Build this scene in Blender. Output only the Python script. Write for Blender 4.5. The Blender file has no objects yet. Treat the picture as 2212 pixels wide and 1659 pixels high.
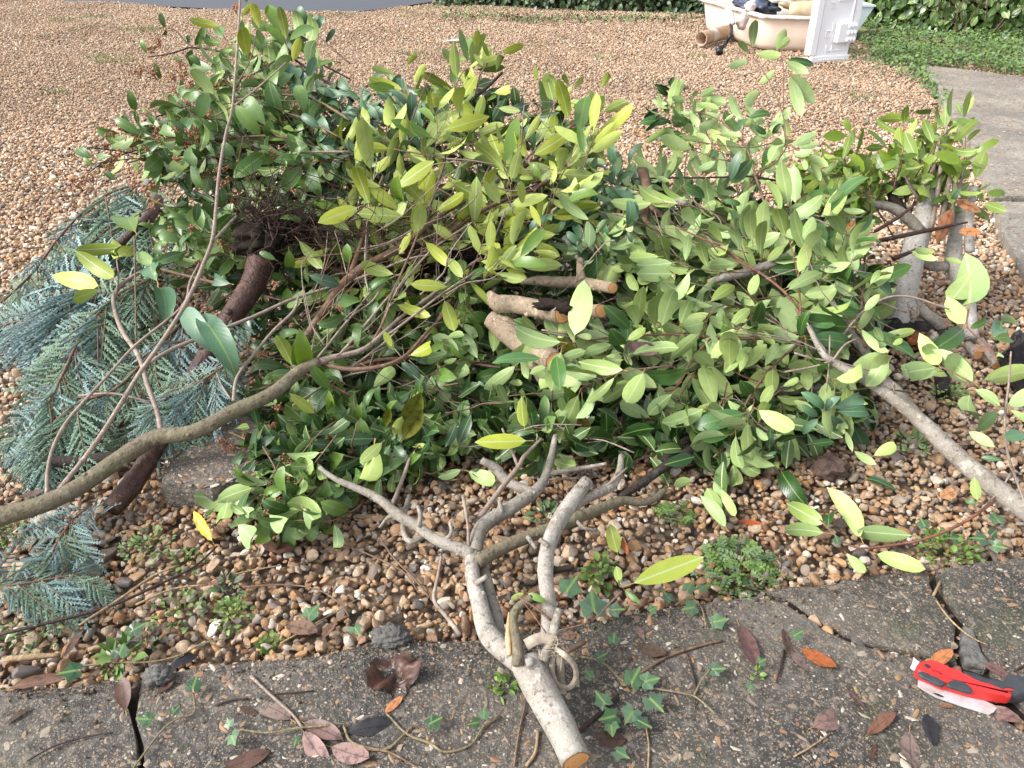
import bpy, bmesh, math, random
import numpy as np
from mathutils import Vector, Matrix, Euler, noise

R = math.radians
rnd = random.Random(11)
scene = bpy.context.scene
col = scene.collection

# ------------------------------------------------------------------ camera
CAM_H, PITCH = 1.2, 32.0
VW, VH = 2212.0, 1659.0
FPX = VW / 2 / 0.665
cam_d = bpy.data.cameras.new('camera')
cam_d.sensor_width = 36.0
cam_d.lens = 36.0 / (2 * 0.665)
cam_d.clip_start = 0.02
cam_d.clip_end = 400
cam = bpy.data.objects.new('camera', cam_d)
cam.location = (0, 0, CAM_H)
cam.rotation_euler = (R(90 - PITCH), 0, 0)
col.objects.link(cam)
scene.camera = cam

# ------------------------------------------------------------------ light
SUN_EL, SUN_AZ = 40.0, -104.0        # azimuth from +Y towards +X: the sun stands to the left
world = bpy.data.worlds.new('World')
scene.world = world
world.use_nodes = True
wn = world.node_tree
wn.nodes.clear()
w_out = wn.nodes.new('ShaderNodeOutputWorld')
w_bg = wn.nodes.new('ShaderNodeBackground')
w_sky = wn.nodes.new('ShaderNodeTexSky')
w_sky.sky_type = 'NISHITA'
w_sky.sun_disc = False
w_sky.sun_elevation = R(SUN_EL)
w_sky.sun_rotation = R(SUN_AZ)
w_sky.dust_density = 3.0
w_sky.air_density = 1.0
w_hs = wn.nodes.new('ShaderNodeHueSaturation')
w_hs.inputs['Saturation'].default_value = 0.3
w_bg.inputs['Strength'].default_value = 0.15
wn.links.new(w_sky.outputs[0], w_hs.inputs['Color'])
wn.links.new(w_hs.outputs[0], w_bg.inputs[0])
wn.links.new(w_bg.outputs[0], w_out.inputs[0])
sun_d = bpy.data.lights.new('sun', 'SUN')
sun_d.energy = 1.5
sun_d.angle = R(18)
sun_d.color = (1.0, 0.965, 0.92)
sun = bpy.data.objects.new('sun', sun_d)
sd = Vector((math.sin(R(SUN_AZ)) * math.cos(R(SUN_EL)), math.cos(R(SUN_AZ)) * math.cos(R(SUN_EL)), math.sin(R(SUN_EL))))
sun.rotation_euler = (-sd).to_track_quat('-Z', 'Y').to_euler()
sun.location = sd * 30
col.objects.link(sun)
scene.view_settings.view_transform = 'Standard'
scene.view_settings.look = 'None'
scene.view_settings.exposure = 1.32
scene.view_settings.gamma = 1.0
scene.render.engine = 'CYCLES'
scene.cycles.max_bounces = 6
scene.cycles.diffuse_bounces = 3
scene.cycles.glossy_bounces = 2
scene.cycles.transmission_bounces = 3
scene.cycles.transparent_max_bounces = 4

# ------------------------------------------------------------------ measuring the place
CP, SP = math.cos(R(PITCH)), math.sin(R(PITCH))
def ray(x, y):
    u, v = (x - VW / 2) / FPX, (VH / 2 - y) / FPX
    return Vector((u, CP + v * SP, -SP + v * CP))
def G(x, y, z=0.0):
    d = ray(x, y)
    t = (z - CAM_H) / d.z
    return Vector((0, 0, CAM_H)) + d * t
def P(x, y, Y):
    d = ray(x, y)
    return Vector((0, 0, CAM_H)) + d * (Y / d.y)
def axial(p):
    return p.y * CP + (CAM_H - p.z) * SP
def interp(tab, v):
    if v <= tab[0][0]: return tab[0][1]
    for (a, fa), (b, fb) in zip(tab, tab[1:]):
        if v <= b: return fa + (fb - fa) * (v - a) / (b - a)
    return tab[-1][1]
DT = [(-60, 3.5), (0, 3.3), (100, 3.05), (200, 2.75), (300, 2.47), (500, 2.12), (700, 1.86), (900, 1.66), (1050, 1.5), (1150, 1.4), (1300, 1.25)]
def D(y): return interp(DT, y)
ZO = {0: (1, 0, 0), 1: (.3418, 0, 0), 2: (.3418, 729, 0), 3: (.3418, 1456, 0), 4: (.3418, 0, 540), 5: (.3418, 729, 540), 6: (.3418, 1456, 540),
      7: (.4883, 0, 1092), 8: (.5117, 1080, 1092), 9: (.24414, 486, 405), 10: (.1823, 1809, 540), 11: (.2513, 999, 1242), 12: (.1953, 1485, 0), 13: (.12207, 1942, 1404)}
def Z(r, x, y):
    s, ox, oy = ZO[r]
    return ox + x * s, oy + y * s
def W3(x, y, z=None, off=0.0):
    if z is None:
        p = P(x, y, D(y) + off)
        if p.z < 0.02: p = G(x, y, 0.02)
        return p
    return G(x, y, z)

# ------------------------------------------------------------------ materials
MATS = {}
def nodes_mat(name):
    m = bpy.data.materials.new(name)
    m.use_nodes = True
    nt = m.node_tree
    b = nt.nodes['Principled BSDF']
    MATS[name] = m
    return m, nt, b, nt.nodes.new, nt.links.new
def ramp(nt, stops, interp_='LINEAR'):
    r = nt.nodes.new('ShaderNodeValToRGB')
    r.color_ramp.interpolation = interp_
    el = r.color_ramp.elements
    while len(el) < len(stops): el.new(0.5)
    for e, (p, c) in zip(el, stops):
        e.position = p
        e.color = (*c, 1)
    return r
def mix(nt, a, b, fac, mode='MIX'):
    m = nt.nodes.new('ShaderNodeMix')
    m.data_type = 'RGBA'
    m.blend_type = mode
    for i, v in ((6, a), (7, b), (0, fac)):
        if hasattr(v, 'is_output'): nt.links.new(v, m.inputs[i])
        elif i == 0: m.inputs[0].default_value = v
        else: m.inputs[i].default_value = (*v, 1)
    return m.outputs[2]
def noise_tex(nt, scale, detail=4, rough=0.55, vec=None, coord='Object'):
    n = nt.nodes.new('ShaderNodeTexNoise')
    n.inputs['Scale'].default_value = scale
    n.inputs['Detail'].default_value = detail
    n.inputs['Roughness'].default_value = rough
    if vec is None:
        tc = nt.nodes.new('ShaderNodeTexCoord')
        vec = tc.outputs[coord]
    nt.links.new(vec, n.inputs['Vector'])
    return n
def mrange(nt, v, a, b, c=0.0, d=1.0):
    m = nt.nodes.new('ShaderNodeMapRange')
    nt.links.new(v, m.inputs[0])
    for i, q in enumerate((a, b, c, d)): m.inputs[i + 1].default_value = q
    return m.outputs[0]
def math_n(nt, op, a, b=0.0):
    m = nt.nodes.new('ShaderNodeMath')
    m.operation = op
    for i, v in enumerate((a, b)):
        if hasattr(v, 'is_output'): nt.links.new(v, m.inputs[i])
        else: m.inputs[i].default_value = v
    return m.outputs[0]
def bump(nt, b, h, strength=0.5, dist=0.01):
    n = nt.nodes.new('ShaderNodeBump')
    n.inputs['Strength'].default_value = strength
    n.inputs['Distance'].default_value = dist
    nt.links.new(h, n.inputs['Height'])
    nt.links.new(n.outputs[0], b.inputs['Normal'])

def plain(name, c1, c2=None, rough=0.6, scale=20, spec=0.4, bmp=0.0, metal=0.0, bdist=0.003):
    m, nt, b, N, L = nodes_mat(name)
    n = noise_tex(nt, scale)
    c2 = c2 or tuple(v * 0.7 for v in c1)
    L(mix(nt, c1, c2, mrange(nt, n.outputs[0], 0.35, 0.65)), b.inputs['Base Color'])
    b.inputs['Roughness'].default_value = rough
    b.inputs['Specular IOR Level'].default_value = spec
    b.inputs['Metallic'].default_value = metal
    if bmp: bump(nt, b, n.outputs[0], bmp, bdist)
    return m

def stone_mat(name, stops, rough=0.55, spec=0.4):
    m, nt, b, N, L = nodes_mat(name)
    oi = N('ShaderNodeObjectInfo')
    r = ramp(nt, stops, 'CONSTANT')
    L(oi.outputs['Random'], r.inputs[0])
    add = N('ShaderNodeVectorMath'); add.operation = 'ADD'
    tc = N('ShaderNodeTexCoord')
    sc = N('ShaderNodeVectorMath'); sc.operation = 'SCALE'
    cb = N('ShaderNodeCombineXYZ')
    L(oi.outputs['Random'], cb.inputs[0]); L(oi.outputs['Random'], cb.inputs[2])
    L(cb.outputs[0], sc.inputs[0]); sc.inputs['Scale'].default_value = 91.0
    L(tc.outputs['Object'], add.inputs[0]); L(sc.outputs[0], add.inputs[1])
    n = noise_tex(nt, 2.2, 5, 0.6, add.outputs[0])
    n2 = noise_tex(nt, 14, 2, 0.5, add.outputs[0])
    c = mix(nt, r.outputs[0], (0.16, 0.10, 0.06), math_n(nt, 'MULTIPLY', mrange(nt, n.outputs[0], 0.45, 0.75), 0.6))
    c = mix(nt, c, (0.55, 0.46, 0.36), math_n(nt, 'MULTIPLY', mrange(nt, n2.outputs[0], 0.56, 0.75), 0.35))
    # drifts of dust and damp across the drive
    gp = N('ShaderNodeNewGeometry')
    n5 = noise_tex(nt, .9, 5, .6, gp.outputs['Position'])
    c = mix(nt, c, (.10, .065, .04), math_n(nt, 'MULTIPLY', mrange(nt, n5.outputs[0], .5, .75), .4))
    c = mix(nt, c, (.46, .36, .26), math_n(nt, 'MULTIPLY', mrange(nt, n5.outputs[0], .5, .3), .25))
    L(c, b.inputs['Base Color'])
    L(mrange(nt, n.outputs[0], 0.3, 0.7, rough - 0.12, rough + 0.15), b.inputs['Roughness'])
    b.inputs['Specular IOR Level'].default_value = spec
    bump(nt, b, n2.outputs[0], 0.25, 0.05)
    return m
ST = [(0.0, (.33, .215, .125)), (.13, (.215, .115, .06)), (.24, (.35, .19, .085)), (.33, (.40, .275, .175)), (.45, (.235, .195, .155)), (.53, (.45, .335, .22)),
      (.62, (.135, .10, .078)), (.68, (.28, .165, .085)), (.78, (.36, .29, .22)), (.85, (.62, .55, .46)), (.91, (.09, .085, .085)), (.935, (.42, .23, .10))]
stone_mat('pebble', ST, 0.48, 0.45)
STD = [(p, tuple(min(.8, a + q * 1.25) for a, q in zip((.10, .082, .066), c))) for p, c in ST]
stone_mat('pebble_dry', STD, 0.7, 0.3)
stone_mat('pebble_far', [(p, tuple(q * .5 + m * .5 for q, m in zip(c, (.43, .31, .22)))) for p, c in STD], 0.8, 0.2)
SA = [(0.0, (.20, .15, .105)), (.2, (.30, .175, .085)), (.33, (.14, .12, .10)), (.48, (.30, .25, .19)), (.58, (.10, .085, .075)), (.72, (.22, .175, .13)), (.86, (.46, .41, .34)), (.92, (.26, .13, .065))]
stone_mat('aggregate', SA, 0.6, 0.35)

stone_mat('grit', [(0, (.05, .038, .028)), (.3, (.03, .022, .017)), (.55, (.08, .06, .045)), (.75, (.16, .12, .085)), (.9, (.30, .22, .14))], .85, .2)
def ground_mat():
    m, nt, b, N, L = nodes_mat('gravel_soil')
    tc = N('ShaderNodeTexCoord')
    v = N('ShaderNodeTexVoronoi'); v.inputs['Scale'].default_value = 38
    L(tc.outputs['Object'], v.inputs['Vector'])
    sx = N('ShaderNodeSeparateColor'); L(v.outputs['Color'], sx.inputs[0])
    r = ramp(nt, STD, 'CONSTANT'); L(sx.outputs[0], r.inputs[0])
    n = noise_tex(nt, 2.0)
    c = mix(nt, r.outputs[0], (.07, .05, .035), mrange(nt, v.outputs['Distance'], .25, .6))
    c = mix(nt, c, (.10, .072, .048), mrange(nt, n.outputs[0], .3, .7, .3, .7))
    L(c, b.inputs['Base Color'])
    b.inputs['Roughness'].default_value = .8
    bump(nt, b, v.outputs['Distance'], -0.6, 0.02)
ground_mat()

def concrete_mat(name, dark, light, moss=0.2, darkbias=0.5, vs_=150):
    m, nt, b, N, L = nodes_mat(name)
    tc = N('ShaderNodeTexCoord')
    n1 = noise_tex(nt, 2.3, 5, .6); n2 = noise_tex(nt, 55, 4, .65); n3 = noise_tex(nt, 9, 4, .6)
    v = N('ShaderNodeTexVoronoi'); v.inputs['Scale'].default_value = vs_
    L(tc.outputs['Object'], v.inputs['Vector'])
    v2 = N('ShaderNodeTexVoronoi'); v2.inputs['Scale'].default_value = vs_ * 2.2
    L(tc.outputs['Object'], v2.inputs['Vector'])
    base = mix(nt, dark, light, mrange(nt, n1.outputs[0], darkbias - .14, darkbias + .16))
    base = mix(nt, base, dark, mrange(nt, n3.outputs[0], .45, .75, 0, .75))
    base = mix(nt, base, tuple(q * 1.7 for q in light), math_n(nt, 'MULTIPLY', mrange(nt, n2.outputs[0], .52, .72), .6))
    sx = N('ShaderNodeSeparateColor'); L(v.outputs['Color'], sx.inputs[0])
    rr = ramp(nt, SA, 'CONSTANT'); L(sx.outputs[1], rr.inputs[0])
    f = math_n(nt, 'MULTIPLY', math_n(nt, 'LESS_THAN', v.outputs['Distance'], .36), math_n(nt, 'GREATER_THAN', sx.outputs[0], .52))
    base = mix(nt, base, rr.outputs[0], math_n(nt, 'MULTIPLY', f, .9))
    sy = N('ShaderNodeSeparateColor'); L(v2.outputs['Color'], sy.inputs[0])
    f2 = math_n(nt, 'MULTIPLY', math_n(nt, 'LESS_THAN', v2.outputs['Distance'], .4), math_n(nt, 'GREATER_THAN', sy.outputs[0], .66))
    base = mix(nt, base, (.30, .25, .19), math_n(nt, 'MULTIPLY', f2, .65))
    n4 = noise_tex(nt, 5.5, 5, .6)
    base = mix(nt, base, (.045, .06, .02), math_n(nt, 'MULTIPLY', mrange(nt, n4.outputs[0], .55, .72), moss))
    L(base, b.inputs['Base Color'])
    L(mrange(nt, n1.outputs[0], .3, .7, .55, .85), b.inputs['Roughness'])
    b.inputs['Specular IOR Level'].default_value = .3
    h = math_n(nt, 'ADD', n2.outputs[0], math_n(nt, 'MULTIPLY', f, .25))
    bump(nt, b, h, 1.0, .008)
concrete_mat('concrete', (.03, .0285, .027), (.145, .127, .107), .4, .51)
concrete_mat('path_concrete', (.13, .12, .11), (.30, .27, .225), .15, .45, 62)
plain('soil', (.03, .022, .017), (.012, .009, .007), .95, 40, .15, .9, 0, .01)
plain('asphalt', (.085, .09, .105), (.06, .065, .075), .7, 60, .3, .5)
plain('mortar', (.15, .145, .135), (.09, .086, .08), .95, 90, .15, 1.0, 0, .008)

def leaf_mat(name, c1, c2, rib, rough, spec, spots=0.0, trans=0.0, vein=0.25, blotch=0.0):
    m, nt, b, N, L = nodes_mat(name)
    oi = N('ShaderNodeObjectInfo')
    uv = N('ShaderNodeUVMap')
    sp = N('ShaderNodeSeparateXYZ'); L(uv.outputs[0], sp.inputs[0])
    r = ramp(nt, [(0, c1), (.5, tuple((p + q) / 2 for p, q in zip(c1, c2))), (1, c2)])
    L(oi.outputs['Random'], r.inputs[0])
    dx = math_n(nt, 'ABSOLUTE', math_n(nt, 'SUBTRACT', sp.outputs[0], .5))
    # side veins: stripes slanting away from the midrib
    ph = math_n(nt, 'SUBTRACT', math_n(nt, 'MULTIPLY', sp.outputs[1], 82.0), math_n(nt, 'MULTIPLY', dx, 40.0))
    vn = math_n(nt, 'SINE', ph)
    cb = N('ShaderNodeCombineXYZ'); L(math_n(nt, 'MULTIPLY', oi.outputs['Random'], 57.0), cb.inputs[2])
    L(sp.outputs[0], cb.inputs[0]); L(math_n(nt, 'MULTIPLY', sp.outputs[1], 2.2), cb.inputs[1])
    n = noise_tex(nt, 3.0, 4, .6, cb.outputs[0])
    n2 = noise_tex(nt, 13, 3, .6, cb.outputs[0])
    hs = N('ShaderNodeHueSaturation')
    rn = N('ShaderNodeTexWhiteNoise'); rn.noise_dimensions = '1D'; L(math_n(nt, 'MULTIPLY', oi.outputs['Random'], 913.0), rn.inputs['W'])
    L(mrange(nt, rn.outputs['Value'], 0, 1, .484, .514), hs.inputs['Hue'])
    L(mrange(nt, rn.outputs['Value'], 1, 0, .86, 1.12), hs.inputs['Saturation'])
    L(mrange(nt, oi.outputs['Random'], 0, 1, .92, 1.25), hs.inputs['Value'])
    L(r.outputs[0], hs.inputs['Color'])
    c = mix(nt, hs.outputs[0], tuple(q * .62 for q in c1), math_n(nt, 'MULTIPLY', mrange(nt, n.outputs[0], .3, .8), .3))
    c = mix(nt, c, rib, math_n(nt, 'MULTIPLY', mrange(nt, vn, .75, 1.0), vein))
    c = mix(nt, c, rib, math_n(nt, 'MULTIPLY', mrange(nt, dx, .045, .02), .85))
    if blotch:
        c = mix(nt, c, tuple(q * .35 for q in c1), math_n(nt, 'MULTIPLY', mrange(nt, n.outputs[0], .5, .62), blotch))
        c = mix(nt, c, tuple(min(1, q * 1.5) for q in c2), math_n(nt, 'MULTIPLY', mrange(nt, n2.outputs[0], .56, .66), blotch * .6))
    if spots:
        c = mix(nt, c, (.05, .04, .02), math_n(nt, 'MULTIPLY', mrange(nt, n2.outputs[0], .66, .72), spots))
    L(c, b.inputs['Base Color'])
    b.inputs['Roughness'].default_value = rough
    b.inputs['Specular IOR Level'].default_value = spec
    h = math_n(nt, 'ADD', math_n(nt, 'MULTIPLY', vn, .5), math_n(nt, 'MULTIPLY', n2.outputs[0], .6))
    bump(nt, b, h, .12, .0012)
    if trans:
        t = N('ShaderNodeBsdfTranslucent'); L(mix(nt, c, (.5, .65, .1), .25), t.inputs[0])
        ms = N('ShaderNodeMixShader'); ms.inputs[0].default_value = trans
        out = nt.nodes['Material Output']
        L(b.outputs[0], ms.inputs[1]); L(t.outputs[0], ms.inputs[2]); L(ms.outputs[0], out.inputs[0])
    return m
FAM = {}
def family(f, t1, t2, u1, u2, trans=.15, rt=.34, spots=.0):
    leaf_mat(f + '_leaf_top', t1, t2, (.16, .24, .06), rt, .5, spots * .5, trans, .12)
    leaf_mat(f + '_leaf_under', u1, u2, (.48, .57, .30), .45, .42, spots, trans, .2)
    FAM[f] = (f + '_leaf_top', f + '_leaf_under')
family('lime', (.085, .175, .018), (.14, .235, .03), (.29, .365, .055), (.42, .49, .10), .25)
family('pale', (.035, .10, .025), (.06, .15, .035), (.27, .385, .115), (.40, .52, .20), .2)
family('mid', (.035, .10, .022), (.12, .21, .042), (.17, .27, .075), (.30, .41, .15), .15, .36)
family('blue', (.05, .12, .065), (.095, .185, .11), (.2, .32, .14), (.28, .4, .19), .1, .42)
family('bush', (.10, .18, .018), (.17, .26, .04), (.2, .3, .045), (.31, .41, .085), .2)
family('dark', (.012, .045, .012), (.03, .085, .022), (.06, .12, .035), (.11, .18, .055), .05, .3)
family('ivy', (.03, .075, .035), (.075, .14, .07), (.12, .2, .10), (.16, .25, .13), .05, .35)
family('hedge', (.018, .045, .016), (.05, .10, .035), (.08, .13, .05), (.12, .18, .07), .1, .4)
def dead(f, a, b_, rough=.6, spec=.35):
    leaf_mat(f + '_leaf_top', a, b_, tuple(q * .6 for q in a), rough, spec, .6, 0, .1, .7)
    leaf_mat(f + '_leaf_under', a, b_, tuple(q * .6 for q in a), rough, spec, .6, 0, .1, .7)
    FAM[f] = (f + '_leaf_top', f + '_leaf_under')
dead('pinkbrown', (.175, .115, .095), (.25, .175, .15))
dead('brown', (.13, .07, .045), (.17, .095, .06))
dead('umber', (.06, .032, .022), (.085, .045, .03), .45)
dead('black', (.012, .011, .013), (.02, .017, .018), .3, .6)
dead('rust', (.30, .095, .03), (.36, .13, .045), .45)
dead('orange', (.36, .15, .06), (.40, .19, .08), .5)
dead('purple', (.115, .062, .055), (.15, .085, .075), .5)
dead('yellow', (.5, .38, .02), (.55, .42, .04), .45)
dead('turning', (.12, .15, .02), (.16, .10, .02), .4)

def bark(name, c1, c2, c3, scale=30, rough=.75, spec=.25, bmp=.6, stretch=1.0):
    m, nt, b, N, L = nodes_mat(name)
    n1 = noise_tex(nt, scale * .35, 5, .6); n2 = noise_tex(nt, scale * 2.2, 4, .65); n3 = noise_tex(nt, scale * 6, 2, .6)
    c = mix(nt, c1, c2, mrange(nt, n1.outputs[0], .38, .62))
    c = mix(nt, c, c3, math_n(nt, 'MULTIPLY', mrange(nt, n2.outputs[0], .55, .68), .75))
    c = mix(nt, c, tuple(min(1, q * 1.6) for q in c1), math_n(nt, 'MULTIPLY', mrange(nt, n3.outputs[0], .55, .7), .5))
    n4 = noise_tex(nt, scale * .8, 6, .7)
    c = mix(nt, c, tuple(min(.6, q * 1.5 + .04) for q in c1), math_n(nt, 'MULTIPLY', mrange(nt, n4.outputs[0], .56, .62), .55))
    c = mix(nt, c, tuple(q * .5 for q in c3), math_n(nt, 'MULTIPLY', mrange(nt, n4.outputs[0], .40, .34), .7))
    L(c, b.inputs['Base Color'])
    b.inputs['Roughness'].default_value = rough
    b.inputs['Specular IOR Level'].default_value = spec
    h = math_n(nt, 'ADD', n2.outputs[0], math_n(nt, 'MULTIPLY', n1.outputs[0], .6))
    bump(nt, b, h, bmp, .006)
bark('bark_tan', (.30, .235, .165), (.21, .16, .11), (.08, .055, .04), 40, .75)
bark('bark_pale', (.31, .285, .25), (.235, .205, .17), (.085, .066, .05), 46, .7, .3)
bark('bark_grey', (.27, .245, .21), (.19, .165, .13), (.075, .06, .045), 40, .75)
bark('bark_olive', (.14, .125, .075), (.15, .12, .085), (.05, .038, .028), 34, .75, .25, .9)
bark('bark_brown', (.15, .085, .05), (.105, .058, .035), (.05, .03, .02), 40, .55, .35, .4)
bark('bark_red', (.075, .032, .021), (.04, .018, .013), (.015, .009, .007), 34, .5, .4, 1.0)
bark('bark_white', (.43, .41, .375), (.34, .31, .265), (.13, .105, .085), 46, .75, .25, .7)
bark('bark_dark', (.035, .027, .022), (.022, .017, .014), (.06, .045, .035), 35, .85)
bark('bark_black', (.02, .017, .016), (.012, .010, .010), (.05, .035, .025), 30, .8)
bark('twig_brown', (.16, .10, .065), (.12, .07, .045), (.06, .035, .025), 60, .6, .3, .3)
bark('twig_grey', (.27, .215, .175), (.20, .15, .12), (.10, .07, .055), 60, .6, .3, .3)
bark('twig_red', (.19, .075, .05), (.13, .06, .04), (.08, .04, .025), 60, .5, .35, .2)
bark('twig_dark', (.05, .03, .024), (.035, .02, .016), (.02, .012, .01), 60, .6)
bark('root', (.04, .024, .018), (.065, .04, .03), (.02, .013, .01), 80, .85)
bark('straw', (.33, .235, .13), (.24, .16, .085), (.12, .07, .04), 80, .7)
bark('vine', (.22, .185, .095), (.17, .13, .075), (.10, .075, .045), 80, .6)

def cutwood():
    m, nt, b, N, L = nodes_mat('cut_wood')
    uv = N('ShaderNodeUVMap')
    n = noise_tex(nt, 7, 4, .6, uv.outputs[0])
    g = N('ShaderNodeVectorMath'); g.operation = 'LENGTH'; L(uv.outputs[0], g.inputs[0])
    rg = math_n(nt, 'SINE', math_n(nt, 'ADD', math_n(nt, 'MULTIPLY', g.outputs['Value'], 42.0), math_n(nt, 'MULTIPLY', n.outputs[0], 5.0)))
    c = mix(nt, (.66, .33, .12), (.50, .21, .06), mrange(nt, rg, -.6, 1))
    c = mix(nt, c, (.64, .42, .22), math_n(nt, 'MULTIPLY', mrange(nt, n.outputs[0], .5, .7), .7))
    n2 = noise_tex(nt, 2.2, 5, .7, uv.outputs[0])
    c = mix(nt, c, (.10, .055, .03), math_n(nt, 'MULTIPLY', mrange(nt, n2.outputs[0], .56, .7), .6))
    c = mix(nt, c, (.12, .06, .03), mrange(nt, g.outputs['Value'], .88, .96))
    L(c, b.inputs['Base Color'])
    b.inputs['Roughness'].default_value = .75
    bump(nt, b, n.outputs[0], .4, .002)
cutwood()
plain('raw_wood', (.55, .40, .25), (.40, .25, .13), .8, 60, .2, .6)
plain('orange_wood', (.42, .14, .045), (.06, .03, .02), .8, 45, .2, .6)
plain('pale_rot', (.55, .48, .38), (.10, .07, .05), .85, 45, .2, .6)
plain('fibre', (.40, .34, .27), (.30, .24, .18), .85, 120, .15, .5)
plain('bud_pink', (.34, .10, .085), (.26, .14, .07), .55, 200)
plain('petiole', (.30, .16, .06), (.32, .25, .08), .5, 60)

def conifer_mat(name, stops, tipc):
    m, nt, b, N, L = nodes_mat(name)
    oi = N('ShaderNodeObjectInfo')
    uv = N('ShaderNodeUVMap')
    sp = N('ShaderNodeSeparateXYZ'); L(uv.outputs[0], sp.inputs[0])
    r = ramp(nt, stops)
    L(oi.outputs['Random'], r.inputs[0])
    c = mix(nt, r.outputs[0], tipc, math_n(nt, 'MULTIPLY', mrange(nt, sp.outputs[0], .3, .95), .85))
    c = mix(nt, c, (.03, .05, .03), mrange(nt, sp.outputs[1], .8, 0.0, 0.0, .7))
    L(c, b.inputs['Base Color'])
    b.inputs['Roughness'].default_value = .65
    b.inputs['Specular IOR Level'].default_value = .25
conifer_mat('conifer_blue', [(0, (.10, .18, .15)), (1, (.15, .24, .25))], (.46, .58, .59))
conifer_mat('conifer_green', [(0, (.09, .155, .07)), (1, (.115, .20, .13))], (.38, .50, .41))
plain('weed_green', (.13, .215, .05), (.09, .16, .035), .5, 30)
plain('weed_light', (.15, .235, .045), (.10, .17, .035), .5, 30)
plain('weed_grey', (.13, .19, .085), (.09, .145, .06), .6, 30)
plain('weed_purple', (.10, .06, .09), (.12, .17, .06), .6, 60)
plain('grass', (.12, .20, .05), (.18, .20, .07), .6, 5)
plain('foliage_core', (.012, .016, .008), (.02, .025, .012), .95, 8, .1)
plain('bath_plastic', (.72, .60, .50), (.66, .53, .43), .32, 4, .5)
plain('bath_inside', (.62, .57, .50), (.52, .46, .40), .35, 5, .5)
plain('rim_white', (.78, .74, .70), (.45, .33, .25), .5, 14, .4, .3)
plain('polystyrene', (.84, .84, .86), (.80, .80, .83), .8, 120, .25, .3)
plain('pale_blue_plastic', (.60, .69, .72), (.56, .64, .68), .35, 6, .5)
plain('cardboard', (.46, .33, .24), (.38, .26, .18), .8, 12, .2)
plain('black_rubber', (.014, .014, .016), (.02, .02, .022), .4, 30, .5)
plain('bag_blue', (.06, .075, .12), (.03, .035, .055), .28, 8, .6, .5)
plain('cushion', (.52, .42, .28), (.44, .33, .21), .85, 12, .2, .4)
plain('cloth_white', (.66, .62, .58), (.50, .46, .42), .9, 20, .2, .5)
plain('plaster', (.60, .54, .49), (.45, .39, .34), .9, 25, .2, .7)
plain('bag_black', (.015, .015, .018), (.03, .03, .034), .2, 18, .6, .6)
plain('saw_red', (.55, .022, .02), (.47, .026, .022), .42, 40, .45, .1)
plain('saw_grip', (.032, .034, .04), (.045, .047, .054), .6, 60, .4, .3)
plain('saw_dark', (.02, .02, .024), (.03, .03, .033), .5, 60, .4)
plain('saw_letter', (.10, .008, .007), (.08, .008, .007), .5, 40)
plain('steel', (.66, .67, .70), (.50, .48, .46), .32, 60, .5, .1, .35)
plain('label_strip', (.72, .72, .74), (.6, .6, .62), .5, 20)
plain('brick_red', (.07, .045, .04), (.11, .075, .06), .85, 18, .2, .6)

# ------------------------------------------------------------------ builders
class MB:
    """collects faces for one mesh object; coordinates are in the world and moved to the parent's base on build"""
    def __init__(self): self.v, self.f, self.m, self.uv = [], [], [], []
    def add(self, vs, fs, mi=0, uvs=None):
        o = len(self.v)
        self.v += [tuple(q) for q in vs]
        for f in fs:
            self.f.append(tuple(i + o for i in f))
            self.m.append(mi)
        self.uv += (uvs if uvs else [(0, 0)] * len(vs))
    def build(self, name, mats, parent=None, base=None, smooth=True):
        base = Vector(base) if base is not None else (Vector(parent['_b']) if parent is not None and '_b' in parent else Vector((0, 0, 0)))
        me = bpy.data.meshes.new(name)
        vs = [(a - base.x, b - base.y, c - base.z) for a, b, c in self.v]
        me.from_pydata(vs, [], self.f)
        mats = [mats] if isinstance(mats, str) else mats
        for q in mats: me.materials.append(MATS[q])
        me.polygons.foreach_set('material_index', self.m)
        me.polygons.foreach_set('use_smooth', [smooth] * len(self.f))
        ul = me.uv_layers.new(name='UVMap')
        li = np.empty(len(me.loops), dtype=np.int32); me.loops.foreach_get('vertex_index', li)
        ul.data.foreach_set('uv', np.array(self.uv, dtype=np.float32)[li].ravel())
        me.update()
        o = bpy.data.objects.new(name, me)
        col.objects.link(o)
        if parent is not None: o.parent = parent
        else: o.location = base
        return o

def tag(o, label=None, cat=None, group=None, kind=None):
    if label: o['label'] = label
    if cat: o['category'] = cat
    if group: o['group'] = group
    if kind: o['kind'] = kind
    return o
BASES = []
def thing(name, base, label, cat, group=None):
    o = bpy.data.objects.new(name, None)
    o.location = base
    o.empty_display_size = .05
    o['_b'] = tuple(base)
    col.objects.link(o)
    BASES.append(o)
    return tag(o, label, cat, group)

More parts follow.
